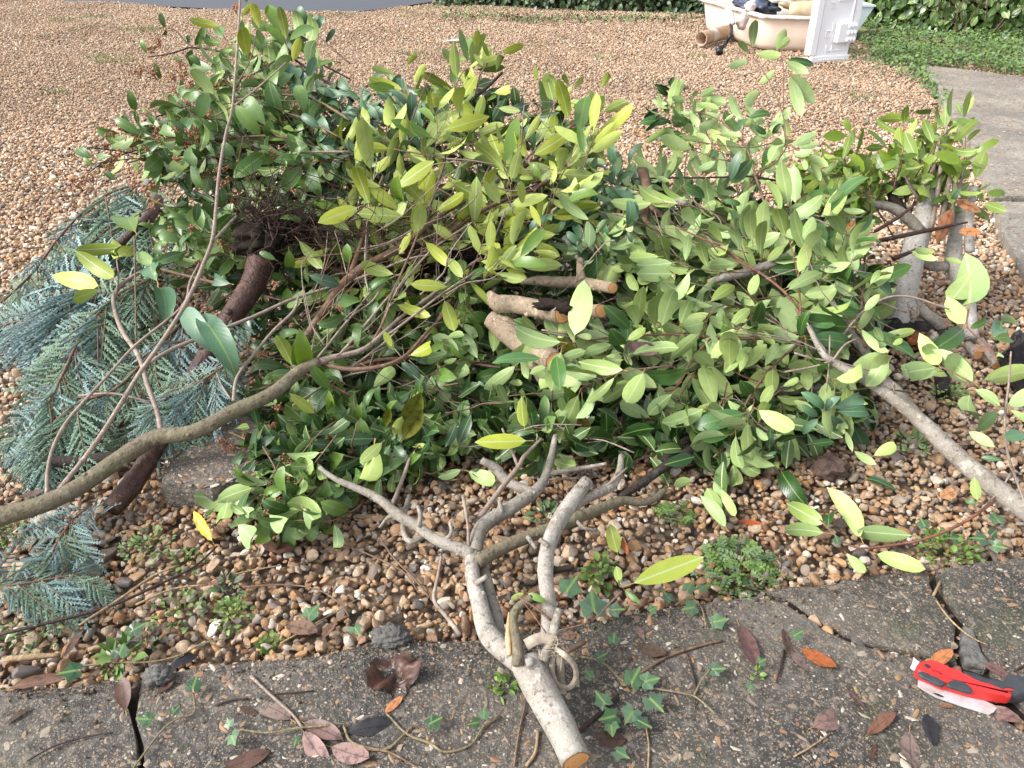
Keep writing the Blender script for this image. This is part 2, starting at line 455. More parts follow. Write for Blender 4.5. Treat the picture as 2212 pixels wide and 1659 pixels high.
def smooth_path(pts, rad, n=4):
    """Catmull-Rom through points with radii"""
    if len(pts) < 3: n = max(n, 2)
    P_ = [pts[0] * 2 - pts[1]] + list(pts) + [pts[-1] * 2 - pts[-2]]
    out, ro = [], []
    for i in range(1, len(P_) - 2):
        a, b, c, d = P_[i - 1], P_[i], P_[i + 1], P_[i + 2]
        for k in range(n):
            t = k / n
            out.append(.5 * ((2 * b) + (c - a) * t + (2 * a - 5 * b + 4 * c - d) * t * t + (3 * b - a - 3 * c + d) * t ** 3))
            ro.append(rad[i - 1] + (rad[i] - rad[i - 1]) * t)
    out.append(pts[-1].copy()); ro.append(rad[-1])
    return out, ro
def frames(pts):
    T = []
    for i in range(len(pts)):
        t = pts[min(i + 1, len(pts) - 1)] - pts[max(i - 1, 0)]
        T.append(t.normalized() if t.length > 1e-9 else Vector((0, 0, 1)))
    n = T[0].orthogonal().normalized()
    out = []
    for t in T:
        n = (n - t * n.dot(t))
        n = n.normalized() if n.length > 1e-6 else t.orthogonal().normalized()
        out.append((t, n, t.cross(n)))
    return out
def tube(mb, pts, rad, seg=6, mi=0, wob=0.0, caps=(True, True), seed=0, nscale=30.0):
    fr = frames(pts)
    vs, fs, uv = [], [], []
    L = 0
    for i, (p, r) in enumerate(zip(pts, rad)):
        t, n, b = fr[i]
        if i: L += (p - pts[i - 1]).length
        for k in range(seg):
            a = 2 * math.pi * k / seg
            d = n * math.cos(a) + b * math.sin(a)
            rr = r
            if wob:
                q = p + d * r
                rr = r * (1 + wob * (noise.noise(q * nscale + Vector((seed, 0, 0))) + .6 * noise.noise(q * nscale * 2.7)))
            vs.append(p + d * rr)
            uv.append((k / seg, L * 10))
    for i in range(len(pts) - 1):
        for k in range(seg):
            k2 = (k + 1) % seg
            fs.append((i * seg + k, i * seg + k2, (i + 1) * seg + k2, (i + 1) * seg + k))
    if caps[0]: fs.append(tuple(range(seg))[::-1])
    if caps[1]: fs.append(tuple((len(pts) - 1) * seg + k for k in range(seg)))
    mb.add(vs, fs, mi, uv)
    return fr
def disc(mb, c, t, r, seg=16, mi=0, dome=0.1, wob=.12):
    """sawn face: radial uv, a little domed and uneven"""
    n = t.orthogonal().normalized(); b = t.cross(n)
    vs, uv, fs = [c + t * r * dome], [(0, 0)], []
    for ring, q in ((1, .55), (2, 1.0)):
        for k in range(seg):
            a = 2 * math.pi * k / seg
            d = n * math.cos(a) + b * math.sin(a)
            rr = r * q * (1 + wob * noise.noise((c + d * r) * 60))
            vs.append(c + d * rr + t * r * dome * (1 - q) * .8)
            uv.append((math.cos(a) * q, math.sin(a) * q))
    for k in range(seg):
        k2 = (k + 1) % seg
        fs.append((0, 1 + k, 1 + k2))
        fs.append((1 + k, 1 + seg + k, 1 + seg + k2, 1 + k2))
    mb.add(vs, fs, mi, uv)

def stick(br, spec, mat, name='stem', z=None, off=0.0, seg=7, wob=.05, n=4, cut=(False, False), knots=0, reg=0):
    """a limb through measured points (x, y, half width in px [, height]); cut faces become parts of their own"""
    s = ZO[reg][0]
    pts, rad = [], []
    for q in spec:
        x, y = Z(reg, q[0], q[1])
        zz = q[3] if len(q) > 3 else z
        o2 = q[4] if len(q) > 4 else off
        p = W3(x, y, zz, o2)
        pts.append(p); rad.append(max(.0008, q[2] * s * axial(p) / FPX * (.66 if mat.startswith('twig') else .88)))
    pts, rad = smooth_path(pts, rad, n)
    mb = MB()
    fr = tube(mb, pts, rad, seg, 0, wob, seed=rnd.random() * 9)
    for k in range(knots):
        i = rnd.randrange(1, len(pts) - 1)
        t, nn, b = fr[i]
        a = rnd.random() * 6.28
        d = nn * math.cos(a) + b * math.sin(a)
        r = rad[i]
        tube(mb, [pts[i] + d * r * .6, pts[i] + d * r * 1.12, pts[i] + d * r * 1.2], [r * .38, r * .3, r * .1], 6)
    o = mb.build(name, mat, br)
    for e, (i, sg) in zip(cut, ((0, -1), (-1, 1))):
        if e:
            m2 = MB()
            t = fr[i][0] * sg
            disc(m2, pts[i] + t * .0006, t, rad[i] * .97)
            m2.build('cut_face', 'cut_wood', br)
    return pts, rad

# ------------------------------------------------------------------ leaves
def leaf_geo(w=.2, bend=.5, fold=.25, tip=.0, obov=.0, twist=0.0, rows=8, wave=0.0):
    """unit-length leaf along +X, upper face +Z"""
    mid, ang = [], []
    x = z = 0.0
    for i in range(rows):
        t = i / (rows - 1)
        a = bend * (.3 - t) - tip * max(0, t - .65) * 2
        if i:
            x += math.cos(a) / (rows - 1); z += math.sin(a) / (rows - 1)
        mid.append((x, z)); ang.append(a)
    V, U, F = [], [], []
    for i in range(rows):
        t = i / (rows - 1)
        pr = (max(t, 0) ** (.75 + obov)) * (max(1 - t, 0) ** .74)
        mx = ((.75 + obov) / (1.49 + obov)) ** (.75 + obov) * (.74 / (1.49 + obov)) ** .74
        ww = w * pr / mx
        a = ang[i]; nx, nz = -math.sin(a), math.cos(a)
        tw = twist * t
        for s in (-1, 0, 1):
            yy = s * ww * math.cos(fold)
            h = abs(s) * ww * math.sin(fold) + s * ww * math.sin(tw) + (wave * ww * math.sin(t * 19 + s) if s else 0)
            V.append((mid[i][0] + nx * h, yy, mid[i][1] + nz * h))
            U.append((.5 + .5 * s * (pr / mx if pr > 0 else 0), t))
    for i in range(rows - 1):
        for s in (0, 1):
            a, b = i * 3 + s, i * 3 + s + 1
            c, d = (i + 1) * 3 + s + 1, (i + 1) * 3 + s
            if i == 0: F.append((1, c, d))
            elif i == rows - 2: F.append((a, b, (rows - 1) * 3 + 1))
            else: F += [(a, b, c), (a, c, d)]
    return V, U, F
LEAF = {}
def leaf_mesh(fam, key, stalk=.14, **kw):
    V, U, F = leaf_geo(**kw)
    n = len(V)
    V2 = [(x + stalk, y, z) for x, y, z in V] + [(x + stalk, y, z - .006) for x, y, z in V]
    FF = [f[::-1] for f in F] + [tuple(n + i for i in f) for f in F]
    MI = [0] * len(F) + [1] * len(F)
    U2 = U + U
    k = len(V2)
    r = .011
    V2 += [(0, r, .0), (0, -r, .0), (0, 0, r), (stalk + .03, r * .7, -.004), (stalk + .03, -r * .7, -.004), (stalk + .03, 0, r * .8 - .004)]
    U2 += [(0, 0)] * 6
    FF += [(k, k + 1, k + 4, k + 3), (k + 1, k + 2, k + 5, k + 4), (k + 2, k, k + 3, k + 5)]
    MI += [2] * 3
    me = bpy.data.meshes.new('leaf')
    me.from_pydata(V2, [], FF)
    for m in (*FAM[fam], 'petiole'): me.materials.append(MATS[m])
    me.polygons.foreach_set('material_index', MI)
    me.polygons.foreach_set('use_smooth', [True] * len(FF))
    ul = me.uv_layers.new(name='UVMap')
    for l in me.loops: ul.data[l.index].uv = U2[l.vertex_index]
    me.update()
    LEAF.setdefault(fam, []).append(me)
rl = random.Random(5)
for fam in ('lime', 'pale', 'bush'):
    for i in range(14):
        leaf_mesh(fam, i, w=rl.uniform(.135, .205), wave=rl.uniform(0, .12), bend=rl.uniform(-.3, 1.1), fold=rl.uniform(.05, .38), tip=rl.uniform(-.1, .5), obov=rl.uniform(-.12, .2), twist=rl.uniform(-.5, .5))
for fam in ('mid', 'blue', 'dark'):
    for i in range(9):
        leaf_mesh(fam, i, w=rl.uniform(.15, .22), bend=rl.uniform(.2, 1.6), fold=rl.uniform(.15, .55), tip=rl.uniform(0, 1.0), obov=rl.uniform(-.1, .3), twist=rl.uniform(-.8, .8))
for fam in ('pinkbrown', 'brown', 'umber', 'black', 'rust', 'orange', 'purple', 'yellow', 'turning'):
    for i in range(4):
        leaf_mesh(fam, i, w=rl.uniform(.16, .2), bend=rl.uniform(-.4, .9), fold=rl.uniform(-.1, .6), tip=rl.uniform(-.4, .5), obov=rl.uniform(-.05, .2), twist=rl.uniform(-.6, .6), wave=.12)

FACE = Vector((0, -.72, .69))
def leaf_mat4(pos, d, n, L, wd=1.0):
    x = d.normalized()
    z = n - x * n.dot(x)
    z = z.normalized() if z.length > 1e-5 else x.orthogonal().normalized()
    y = z.cross(x)
    M = Matrix.Identity(4)
    for i in range(3):
        M[i][0] = x[i] * L; M[i][1] = y[i] * L * wd; M[i][2] = z[i] * L; M[i][3] = pos[i]
    return M
def put_leaf(br, fam, pos, d, n, L, wd=1.0, mesh=None, name='leaf'):
    me = mesh or rnd.choice(LEAF[fam])
    o = bpy.data.objects.new(name, me)
    M = leaf_mat4(Vector(pos), d, n, L, wd)
    if br is not None:
        b = Vector(br['_b'])
        for i in range(3): M[i][3] -= b[i]
        o.parent = br
    o.matrix_basis = M
    col.objects.link(o)
    return o
def rv(s=1.0): return Vector((rnd.gauss(0, s), rnd.gauss(0, s), rnd.gauss(0, s)))
def hero(br, reg, rows, fam, off=0.0, z=None, wid=None):
    """leaves one can point to: base and tip in the picture, u = underside towards us, t = upper face"""
    for q in rows:
        bx, by, tx, ty = q[:4]
        side = q[4] if len(q) > 4 else 'u'
        f = q[5] if len(q) > 5 else fam
        a = W3(*Z(reg, bx, by), z, off); b = W3(*Z(reg, tx, ty), z, off)
        k = D(Z(reg, bx, by)[1]) + off
        if z is None:
            a = P(*Z(reg, bx, by), k); b = P(*Z(reg, tx, ty), k - rnd.uniform(-.01, .03))
            if a.z < .03 or b.z < .03:
                a = G(*Z(reg, bx, by), .04); b = G(*Z(reg, tx, ty), .03)
        d = b - a
        view = (Vector((0, 0, CAM_H)) - a).normalized()
        n = view + rv(.16)
        if side == 'u': n = -n
        put_leaf(br, f, a, d, n, d.length / 1.02, rnd.uniform(.9, 1.15) * (1.02 if d.length < .12 else .88))
def bez(a, b, c, n):
    return [a * (1 - t) ** 2 + b * 2 * t * (1 - t) + c * t * t for t in (i / (n - 1) for i in range(n))]
BUD = []
def bud_mesh():
    for k in range(4):
        mb = MB(); r = random.Random(k)
        for i in range(11):
            d = Vector((1, r.gauss(0, .35), r.gauss(0, .35))).normalized()
            a = Vector((r.uniform(0, .45), 0, 0)); e = a + d * r.uniform(.3, .6)
            tube(mb, [a, e], [.022, .016], 3, 0)
            for j in range(2):
                c = e + Vector((r.gauss(0, .05), r.gauss(0, .05), r.gauss(0, .05)))
                q = r.uniform(.05, .085)
                vs = [c + Vector(s) * q for s in ((1.2, 0, 0), (-1, 0, 0), (0, 1, 0), (0, -1, 0), (0, 0, 1), (0, 0, -1))]
                mb.add(vs, [(0, 2, 4), (2, 1, 4), (1, 3, 4), (3, 0, 4), (2, 0, 5), (1, 2, 5), (3, 1, 5), (0, 3, 5)], 1)
        o = mb.build('bud_cluster', ['petiole', 'bud_pink'])
        BUD.append(o.data); bpy.data.objects.remove(o)
bud_mesh()
def put_bud(br, pos, d, L=.045):
    o = bpy.data.objects.new('bud_cluster', rnd.choice(BUD))
    M = leaf_mat4(Vector(pos), d, rv(), L)
    b = Vector(br['_b'])
    for i in range(3): M[i][3] -= b[i]
    o.parent = br; o.matrix_basis = M; col.objects.link(o)
def shoot(br, p0, p1, nl, fam, L, flip=.8, buds=0.0, mat='twig_brown', r0=.0022, face=FACE, spread=1.0, lie=.45, bow=.16, droop=0.0):
    ax = p1 - p0
    c = (p0 + p1) / 2 + rv(ax.length * bow)
    pts = bez(p0, c, p1, 6)
    mb = MB()
    tube(mb, pts, [r0 * (1 - .55 * i / 5) for i in range(6)], 5)
    mb.build('twig', mat, br)
    az = rnd.random() * 6.28
    for i in range(nl):
        t = .28 + .72 * (i / max(1, nl - 1)) ** .75
        k = min(4, int(t * 5)); f = t * 5 - k
        p = pts[k].lerp(pts[k + 1], f)
        tg = (pts[k + 1] - pts[k]).normalized()
        az += 2.4 + rnd.gauss(0, .35)
        n1 = tg.orthogonal().normalized(); n2 = tg.cross(n1)
        side = n1 * math.cos(az) + n2 * math.sin(az)
        op = R(rnd.uniform(28, 78)) * spread if t < .93 else R(rnd.uniform(12, 50)) * spread
        d = tg * math.cos(op) + side * math.sin(op)
        # leaves settle broadside to the light they grew in
        d = (d - face * d.dot(face) * max(0, 1 - lie)).normalized()
        d = (d + Vector((0, -.25, -1)) * droop * rnd.random()).normalized()
        n = face * (1 if rnd.random() > flip else -1) + rv(lie)
        put_leaf(br, fam, p, d, n, L * rnd.choice((.5, .7, .85, .95, 1.0, 1.1, 1.2)) * rnd.uniform(.9, 1.1), rnd.uniform(.85, 1.15))
    if rnd.random() < buds:
        put_bud(br, pts[-1], (pts[-1] - pts[-3]).normalized() + rv(.25), rnd.uniform(.035, .055))
def inpoly(x, y, poly):
    c = False
    j = len(poly) - 1
    for i in range(len(poly)):
        xi, yi = poly[i]; xj, yj = poly[j]
        if (yi > y) != (yj > y) and x < (xj - xi) * (y - yi) / (yj - yi) + xi: c = not c
        j = i
    return c
def pick(poly):
    xs, ys = [p[0] for p in poly], [p[1] for p in poly]
    while True:
        x, y = rnd.uniform(min(xs), max(xs)), rnd.uniform(min(ys), max(ys))
        if inpoly(x, y, poly): return x, y
LOGS = [(1030, 600), (1150, 575), (1350, 585), (1350, 690), (1240, 705), (1130, 730), (1030, 700)]
def crown(br, poly, n, fam, L, anchor, nl=(6, 10), flip=.8, off=0.0, jit=.07, length=(.12, .24), buds=0.0, mat='twig_brown', down=0.0, depth=None, lie=.45, zlift=0.0, droop=0.0):
    """leafy shoots spread through a patch of the heap, pointing away from where the limb forks"""
    for k in range(n):
        x, y = pick(poly)
        if inpoly(x, y, LOGS): continue
        Yd = (depth(x, y) if depth else D(y)) + off + rnd.gauss(0, jit)
        tip = P(x, y, Yd)
        if tip.z < .04: tip = G(x, y, .04 + rnd.random() * .05)
        A = P(anchor[0], anchor[1], (depth(*anchor) if depth else D(anchor[1])) + off + .12)
        d = tip - A
        d = d.normalized() + rv(.33) + Vector((0, 0, -down))
        d.normalize()
        ln = rnd.uniform(*length)
        base = tip - d * ln + Vector((0, .03, -.02))
        if base.z < .02: base.z = .02
        shoot(br, base, tip, rnd.randint(*nl), fam, L, flip, buds, mat, lie=lie, droop=droop)

def bare_twigs(br, poly, n, ang, mats=('twig_grey', 'twig_brown'), ln=(.15, .4), off=-.05, jit=.05, r=(.0012, .003)):
    """leafless twigs lying through the heap; ang is their lean in the picture, degrees from level"""
    for k in range(n):
        x, y = pick(poly)
        a = R(rnd.gauss(ang, 28))
        L_ = rnd.uniform(*ln)
        c = P(x, y, D(y) + off + rnd.gauss(0, jit))
        d = Vector((math.cos(a), rnd.gauss(.15, .25), math.sin(a) * .8)).normalized()
        q = [c - d * L_ * .5, c - d * L_ * .2 + rv(.012), c + d * L_ * .2 + rv(.012), c + d * L_ * .5 + rv(.01)]
        for p in q: p.z = max(p.z, .02)
        r0 = rnd.uniform(*r)
        pts, rad = smooth_path(q, [r0, r0 * .85, r0 * .7, r0 * .45], 3)
        mb = MB(); tube(mb, pts, rad, 5)
        for j in range(rnd.randint(1, 3)):
            i = rnd.randrange(3, len(pts) - 1)
            e = (d + rv(.55)).normalized() * rnd.uniform(.03, .09)
            tube(mb, [pts[i], pts[i] + e * .5 + rv(.004), pts[i] + e], [rad[i] * .7, rad[i] * .6, rad[i] * .35], 4)
        mb.build('twig', rnd.choice(mats), br)

# ------------------------------------------------------------------ conifer sprays
FROND = {'blue': [], 'green': []}
def frond_mesh(seed):
    """flat cypress spray: toothed fingers in two ranks along a drooping stalk, each finger toothed again"""
    r = random.Random(seed)
    mb = MB()
    def finger(a, d, n, L, w, teeth, tone, droop):
        s = d.cross(n).normalized()
        sp_, vs, uv, fs = [], [], [], []
        p, dd = a.copy(), d.copy()
        for k in range(teeth + 1):
            t = k / teeth
            ww = w * (1 - t) ** .7 * .34
            vs += [p + s * ww - n * w * .12, p + n * w * .10, p - s * ww - n * w * .12]
            uv += [(.15 + .5 * t, tone)] * 3
            sp_.append((p.copy(), dd.copy(), t))
            dd = (dd - Vector((0, 0, droop)) / teeth).normalized()
            p = p + dd * (L / teeth)
        for k in range(teeth):
            o = k * 3
            fs += [(o, o + 1, o + 4, o + 3), (o + 1, o + 2, o + 5, o + 4)]
        for k, (q, e, t) in enumerate(sp_[:-1]):
            for sg in (-1, 1):
                op = R(r.uniform(22, 50))
                tl = w * (1.15 - .55 * t) * r.uniform(.55, 1.25)
                td = (e * math.cos(op) + s * sg * math.sin(op) - n * r.uniform(0, .25)).normalized()
                b0 = q + s * sg * w * .12; b1 = q + e * (L / teeth) * .62 + s * sg * w * .10
                m = len(vs)
                mid = (b0 + b1) / 2 + td * tl * .55
                vs += [b0, b1, mid + n * w * .06 + (b1 - b0) * .32, mid - (b1 - b0) * .30, q + td * tl]
                uv += [(.2 + .3 * t, tone), (.2 + .3 * t, tone), (.55 + .3 * t, tone), (.55 + .3 * t, tone), (1.0, tone)]
                fs += [(m, m + 1, m + 2, m + 3), (m + 3, m + 2, m + 4)]
        mb.add(vs, fs, 0, uv)
    N = 9
    pts = []
    p = Vector((0, 0, 0)); bendz = r.uniform(.2, .7); by = r.uniform(-.4, .4)
    for i in range(N + 1):
        t = i / N
        pts.append(p.copy())
        p = p + Vector((math.cos(bendz * t) * math.cos(by * t), math.sin(by * t), -math.sin(bendz * t))) / N
    tube(mb, pts, [.011 * (1 - .8 * i / N) for i in range(N + 1)], 4, 1)
    for i in range(1, N + 1):
        t = i / N
        tg = (pts[i] - pts[i - 1]).normalized()
        n = Vector((math.sin(bendz * t), 0, math.cos(bendz * t)))
        for sg in (-1, 1):
            op = R(r.uniform(30, 44))
            s = n.cross(tg).normalized() * sg
            nn = (Matrix.Rotation(r.gauss(0, .35), 3, tg) @ n).normalized()
            d = (tg * math.cos(op) + s * math.sin(op) - n * r.uniform(-.05, .2)).normalized()
            LL = (.36 * math.sin(math.pi * min(1, .25 + .75 * t) ** .85) ** .8 + .07) * r.uniform(.8, 1.15)
            if i == N: d, LL = (tg + rs(r, .08)).normalized(), .2
            finger(pts[i - 1].lerp(pts[i], .5 + .4 * sg), d, nn, LL, .047, max(3, int(LL / .042)), r.uniform(.3, 1.0), r.uniform(.0, .6))
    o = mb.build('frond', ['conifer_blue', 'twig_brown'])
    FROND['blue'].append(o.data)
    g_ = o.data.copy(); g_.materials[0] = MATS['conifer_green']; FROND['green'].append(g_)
    bpy.data.objects.remove(o)
def rs(r, s): return Vector((r.gauss(0, s), r.gauss(0, s), r.gauss(0, s)))
for k in range(7): frond_mesh(k)
def frond(br, a, b, face=None, wd=1.0, tone='blue'):
    d = b - a
    n = (face or FACE) + rv(.12)
    return put_leaf(br, None, a, d, n, d.length, wd, rnd.choice(FROND[tone]), 'frond')

# ------------------------------------------------------------------ scattered stones: real pebbles, the far ones as instances
PEB = []
def pebble_mesh(seed, mat, sub=2, hard=False):
    bm = bmesh.new()
    bmesh.ops.create_icosphere(bm, subdivisions=sub, radius=1.0)
    r = random.Random(seed)
    o = Vector((r.random() * 50, r.random() * 50, r.random() * 50))
    sx, sy, sz = r.uniform(.85, 1.25), r.uniform(.65, .95), r.uniform(.5, .78)
    ang = hard or r.random() < .7
    cuts = [(rs(r, 1).normalized(), r.uniform(.38, .72) if hard else r.uniform(.5, .8)) for _ in range(10 if hard else 7 if ang else 2)]
    for v in bm.verts:
        p = v.co.copy()
        p *= 1 + .24 * noise.noise(p * 1.1 + o) + .08 * noise.noise(p * 2.6 + o)
        for c, dd in cuts:
            e = p.dot(c) - dd
            if e > 0: p -= c * e * .96
        v.co = Vector((p.x * sx, p.y * sy, p.z * sz))
    me = bpy.data.meshes.new('pebble')
    bm.to_mesh(me); bm.free()
    me.materials.append(MATS[mat])
    me.polygons.foreach_set('use_smooth', [True] * len(me.polygons))
    me.set_sharp_from_angle(angle=R(30))
    return me
def variants(mat, n, cname, sub=2):
    c = bpy.data.collections.new(cname)
    ms = []
    for i in range(n):
        me = pebble_mesh(i * 7 + len(cname), mat, sub, mat == 'aggregate')
        ob = bpy.data.objects.new(cname + '_%02d' % i, me)
        c.objects.link(ob)
        ms.append(me)
    return c, ms
def gn_scatter(o, collection):
    ng = bpy.data.node_groups.new('scatter_stones', 'GeometryNodeTree')
    ng.interface.new_socket('Geometry', in_out='INPUT', socket_type='NodeSocketGeometry')
    ng.interface.new_socket('Geometry', in_out='OUTPUT', socket_type='NodeSocketGeometry')
    gi, go = ng.nodes.new('NodeGroupInput'), ng.nodes.new('NodeGroupOutput')
    m2p = ng.nodes.new('GeometryNodeMeshToPoints')
    ci = ng.nodes.new('GeometryNodeCollectionInfo')
    ci.inputs['Collection'].default_value = collection
    ci.inputs['Separate Children'].default_value = True
    ci.inputs['Reset Children'].default_value = True
    iop = ng.nodes.new('GeometryNodeInstanceOnPoints')
    iop.inputs['Pick Instance'].default_value = True
    def attr(n, t):
        a = ng.nodes.new('GeometryNodeInputNamedAttribute'); a.data_type = t
        a.inputs['Name'].default_value = n
        return [q for q in a.outputs if q.enabled and q.name == 'Attribute'][0]
    L = ng.links.new
    L(gi.outputs[0], m2p.inputs[0]); L(m2p.outputs[0], iop.inputs['Points'])
    L(ci.outputs[0], iop.inputs['Instance'])
    L(attr('idx', 'INT'), iop.inputs['Instance Index'])
    e2r = ng.nodes.new('FunctionNodeEulerToRotation')
    L(attr('rot', 'FLOAT_VECTOR'), e2r.inputs[0]); L(e2r.outputs[0], iop.inputs['Rotation'])
    L(attr('scl', 'FLOAT_VECTOR'), iop.inputs['Scale'])
    L(iop.outputs[0], go.inputs[0])
    md = o.modifiers.new('scatter', 'NODES'); md.node_group = ng
def points_object(name, P_, rot, scl, idx, parent):
    me = bpy.data.meshes.new(name)
    me.vertices.add(len(P_))
    me.vertices.foreach_set('co', np.asarray(P_, dtype=np.float32).ravel())
    for n, t, a in (('rot', 'FLOAT_VECTOR', rot), ('scl', 'FLOAT_VECTOR', scl)):
        at = me.attributes.new(n, t, 'POINT'); at.data.foreach_set('vector', np.asarray(a, dtype=np.float32).ravel())
    at = me.attributes.new('idx', 'INT', 'POINT'); at.data.foreach_set('value', np.asarray(idx, dtype=np.int32))
    o = bpy.data.objects.new(name, me); col.objects.link(o); o.parent = parent
    o['kind'] = 'stuff'
    return o
def np_inpoly(X, Y, poly):
    c = np.zeros(X.shape, bool); j = len(poly) - 1
    for i in range(len(poly)):
        xi, yi = poly[i]; xj, yj = poly[j]
        if yi != yj:
            c ^= ((yi > Y) != (yj > Y)) & (X < (xj - xi) * (Y - yi) / (yj - yi) + xi)
        j = i
    return c
def slab(name, poly, top, thick, mat, parent=None, bev=.008, rough=.006, step=.06):
    """broken-edged slab: outline resampled and roughened, top edge worn"""
    pts = []
    for i in range(len(poly)):
        a, b = Vector(poly[i]), Vector(poly[(i + 1) % len(poly)])
        n = max(1, int((b - a).length / step)) if (b - a).length < 6 else 1
        for k in range(n):
            p = a.lerp(b, k / n)
            q = Vector((p.x, p.y, 0))
            nn = noise.noise_vector(q * 9) + noise.noise_vector(q * 31) * .5
            pts.append((p.x + nn.x * rough, p.y + nn.y * rough))
    bm = bmesh.new()
    vs = [bm.verts.new((x, y, top)) for x, y in pts]
    f = bm.faces.new(vs)
    if f.normal.z < 0: f.normal_flip()
    r = bmesh.ops.extrude_face_region(bm, geom=[f])
    up = [e for e in r['geom'] if isinstance(e, bmesh.types.BMVert)]
    for v in bm.verts:
        if v not in up: v.co.z = top - thick
    tops = [e for e in bm.edges if abs(e.verts[0].co.z - top) < 1e-6 and abs(e.verts[1].co.z - top) < 1e-6]
    bmesh.ops.bevel(bm, geom=tops, offset=bev, segments=2, profile=.6, affect='EDGES')
    bmesh.ops.recalc_face_normals(bm, faces=bm.faces)
    bmesh.ops.triangulate(bm, faces=[f for f in bm.faces if len(f.verts) > 4])
    me = bpy.data.meshes.new(name)
    bm.to_mesh(me); bm.free()
    me.materials.append(MATS[mat])
    o = bpy.data.objects.new(name, me); col.objects.link(o)
    if parent is not None: o.parent = parent
    return o, pts

# ------------------------------------------------------------------ the setting
nr = np.random.default_rng(3)
def gz(x, y): return .014 * np.sin(x * 2.1 + 1) * np.sin(y * 1.7) + .008 * np.sin(x * 5.3 + y * 4.1)
SLAB_Z, PATH_Z = .032, .045
def gxy(x, y, z=SLAB_Z):
    p = G(x, y, z); return (p.x, p.y)
# ground under the gravel, reaching far beyond the hedges
gb = MB()
ext = 150
xs = np.concatenate([[-ext, -40], np.arange(-12, 12.1, .5), [40, ext]]); ys = np.concatenate([[-40, -6], np.arange(-1, 16.1, .5), [40, ext]])
vv = [(x, y, float(gz(x, y)) * (1 if abs(x) < 13 and y < 17 else 0) - .022) for y in ys for x in xs]
nx = len(xs)
gb.add(vv, [(j * nx + i, j * nx + i + 1, (j + 1) * nx + i + 1, (j + 1) * nx + i) for j in range(len(ys) - 1) for i in range(nx - 1)])
ground = gb.build('gravel_ground', 'gravel_soil')
tag(ground, 'wide brown flint gravel drive around the heap', None, None, 'structure')

# road beyond the gravel, upper left
road_px = [(-700, -22), (0, -4), (190, 4), (310, 11), (510, 21), (640, 24), (756, 26), (850, 16), (930, 4), (960, -8)]
road_edge = [gxy(x, y, 0.0) for x, y in road_px]
road_poly = road_edge + [(road_edge[-1][0] + 2.0, 24), (road_edge[0][0] - 4, 24)]
mb = MB()
mb.add([(x, y, -.002) for x, y in road_poly], [tuple(range(len(road_poly)))])
road = mb.build('road', 'asphalt', smooth=False)
if road.data.polygons[0].normal.z < 0: road.data.flip_normals()
tag(road, 'blue grey asphalt road beyond the gravel', None, None, 'structure')

# broken concrete edging in front
paving = bpy.data.objects.new('concrete_paving', None); col.objects.link(paving)
tag(paving, 'cracked exposed aggregate concrete paving in the foreground', None, None, 'structure')
edge = [(-260, 1520), (0, 1492), (130, 1484), (255, 1472)]
edge2 = [(300, 1470), (330, 1458), (410, 1448), (560, 1430), (680, 1418), (780, 1398), (830, 1372), (900, 1386), (1010, 1382), (1120, 1372), (1250, 1345), (1330, 1330), (1440, 1318), (1530, 1302), (1640, 1285)]
edge3 = [(1652, 1272), (1700, 1262), (1760, 1262), (1860, 1246), (1925, 1235), (2002, 1234)]
edge4 = [(2022, 1232), (2120, 1216), (2212, 1204), (2420, 1180)]
low = 1900
sl = []
sl.append([gxy(*p) for p in edge + [(278, 1540), (292, 1600), (294, low), (-420, low)]])
sl.append([gxy(*p) for p in edge2 + [(1690, 1300), (1745, 1340), (1775, 1362), (1840, 1388), (1905, 1408), (1975, 1420), (2040, 1440), (2095, 1468), (2180, 1560), (2420, 1700), (2600, low), (306, low), (304, 1610), (292, 1550)]])
sl.append([gxy(*p) for p in edge3 + [(2018, 1275), (2045, 1318), (2065, 1350), (2062, 1400), (2070, 1432), (2000, 1415), (1920, 1398), (1850, 1376), (1790, 1352), (1758, 1330), (1705, 1288)]])
sl.append([gxy(*p) for p in edge4 + [(2620, 1500), (2500, 1690), (2240, 1560), (2150, 1465), (2128, 1410), (2090, 1345), (2060, 1310), (2032, 1265)]])
SLABS = []
for i, pl in enumerate(sl):
    o, pts = slab('slab', pl, SLAB_Z + (.0, .002, -.002, .004)[i], .09, 'concrete', paving)
    SLABS.append((o, pts))
bed, _ = slab('soil_bedding', [gxy(*p) for p in [(-250, 1530), (255, 1482), (420, 1456), (780, 1408), (1120, 1382), (1640, 1296), (2002, 1246), (2400, 1190), (2580, 1500), (2560, 1860), (-400, 1860)]], SLAB_Z - .014, .06, 'soil', paving, .004)
# grey mortar in the wide part of the crack
o, _ = slab('mortar_patch', [gxy(*p) for p in [(2078, 1352), (2100, 1362), (2120, 1412), (2140, 1440), (2128, 1446), (2084, 1432), (2074, 1400)]], SLAB_Z + .006, .03, 'mortar', paving, .006, .005, .03)

# path on the right
path = bpy.data.objects.new('garden_path', None); col.objects.link(path)
tag(path, 'pale speckled concrete path along the right edge', None, None, 'structure')
pp = [(2400, 900), (2290, 722), (2216, 590), (2186, 540), (2166, 497), (2158, 470), (2150, 434)]
pq = [(2148, 424), (2100, 330), (2052, 240), (2034, 212), (2016, 178), (2002, 150), (2004, 143)]
o, p1 = slab('slab', [gxy(x, y, PATH_Z) for x, y in pp + [(2800, 440), (2900, 900)]], PATH_Z, .13, 'path_concrete', path, .012, .006, .08)
o2, p2 = slab('slab', [gxy(x, y, PATH_Z) for x, y in pq + [(2080, 150), (2212, 168), (2460, 205), (2830, 300), (2790, 428)]], PATH_Z + .004, .13, 'path_concrete', path, .012, .006, .08)
PATHS = [p1, p2]
# kerb-like flank of the path in dark dirt is the slab's own side

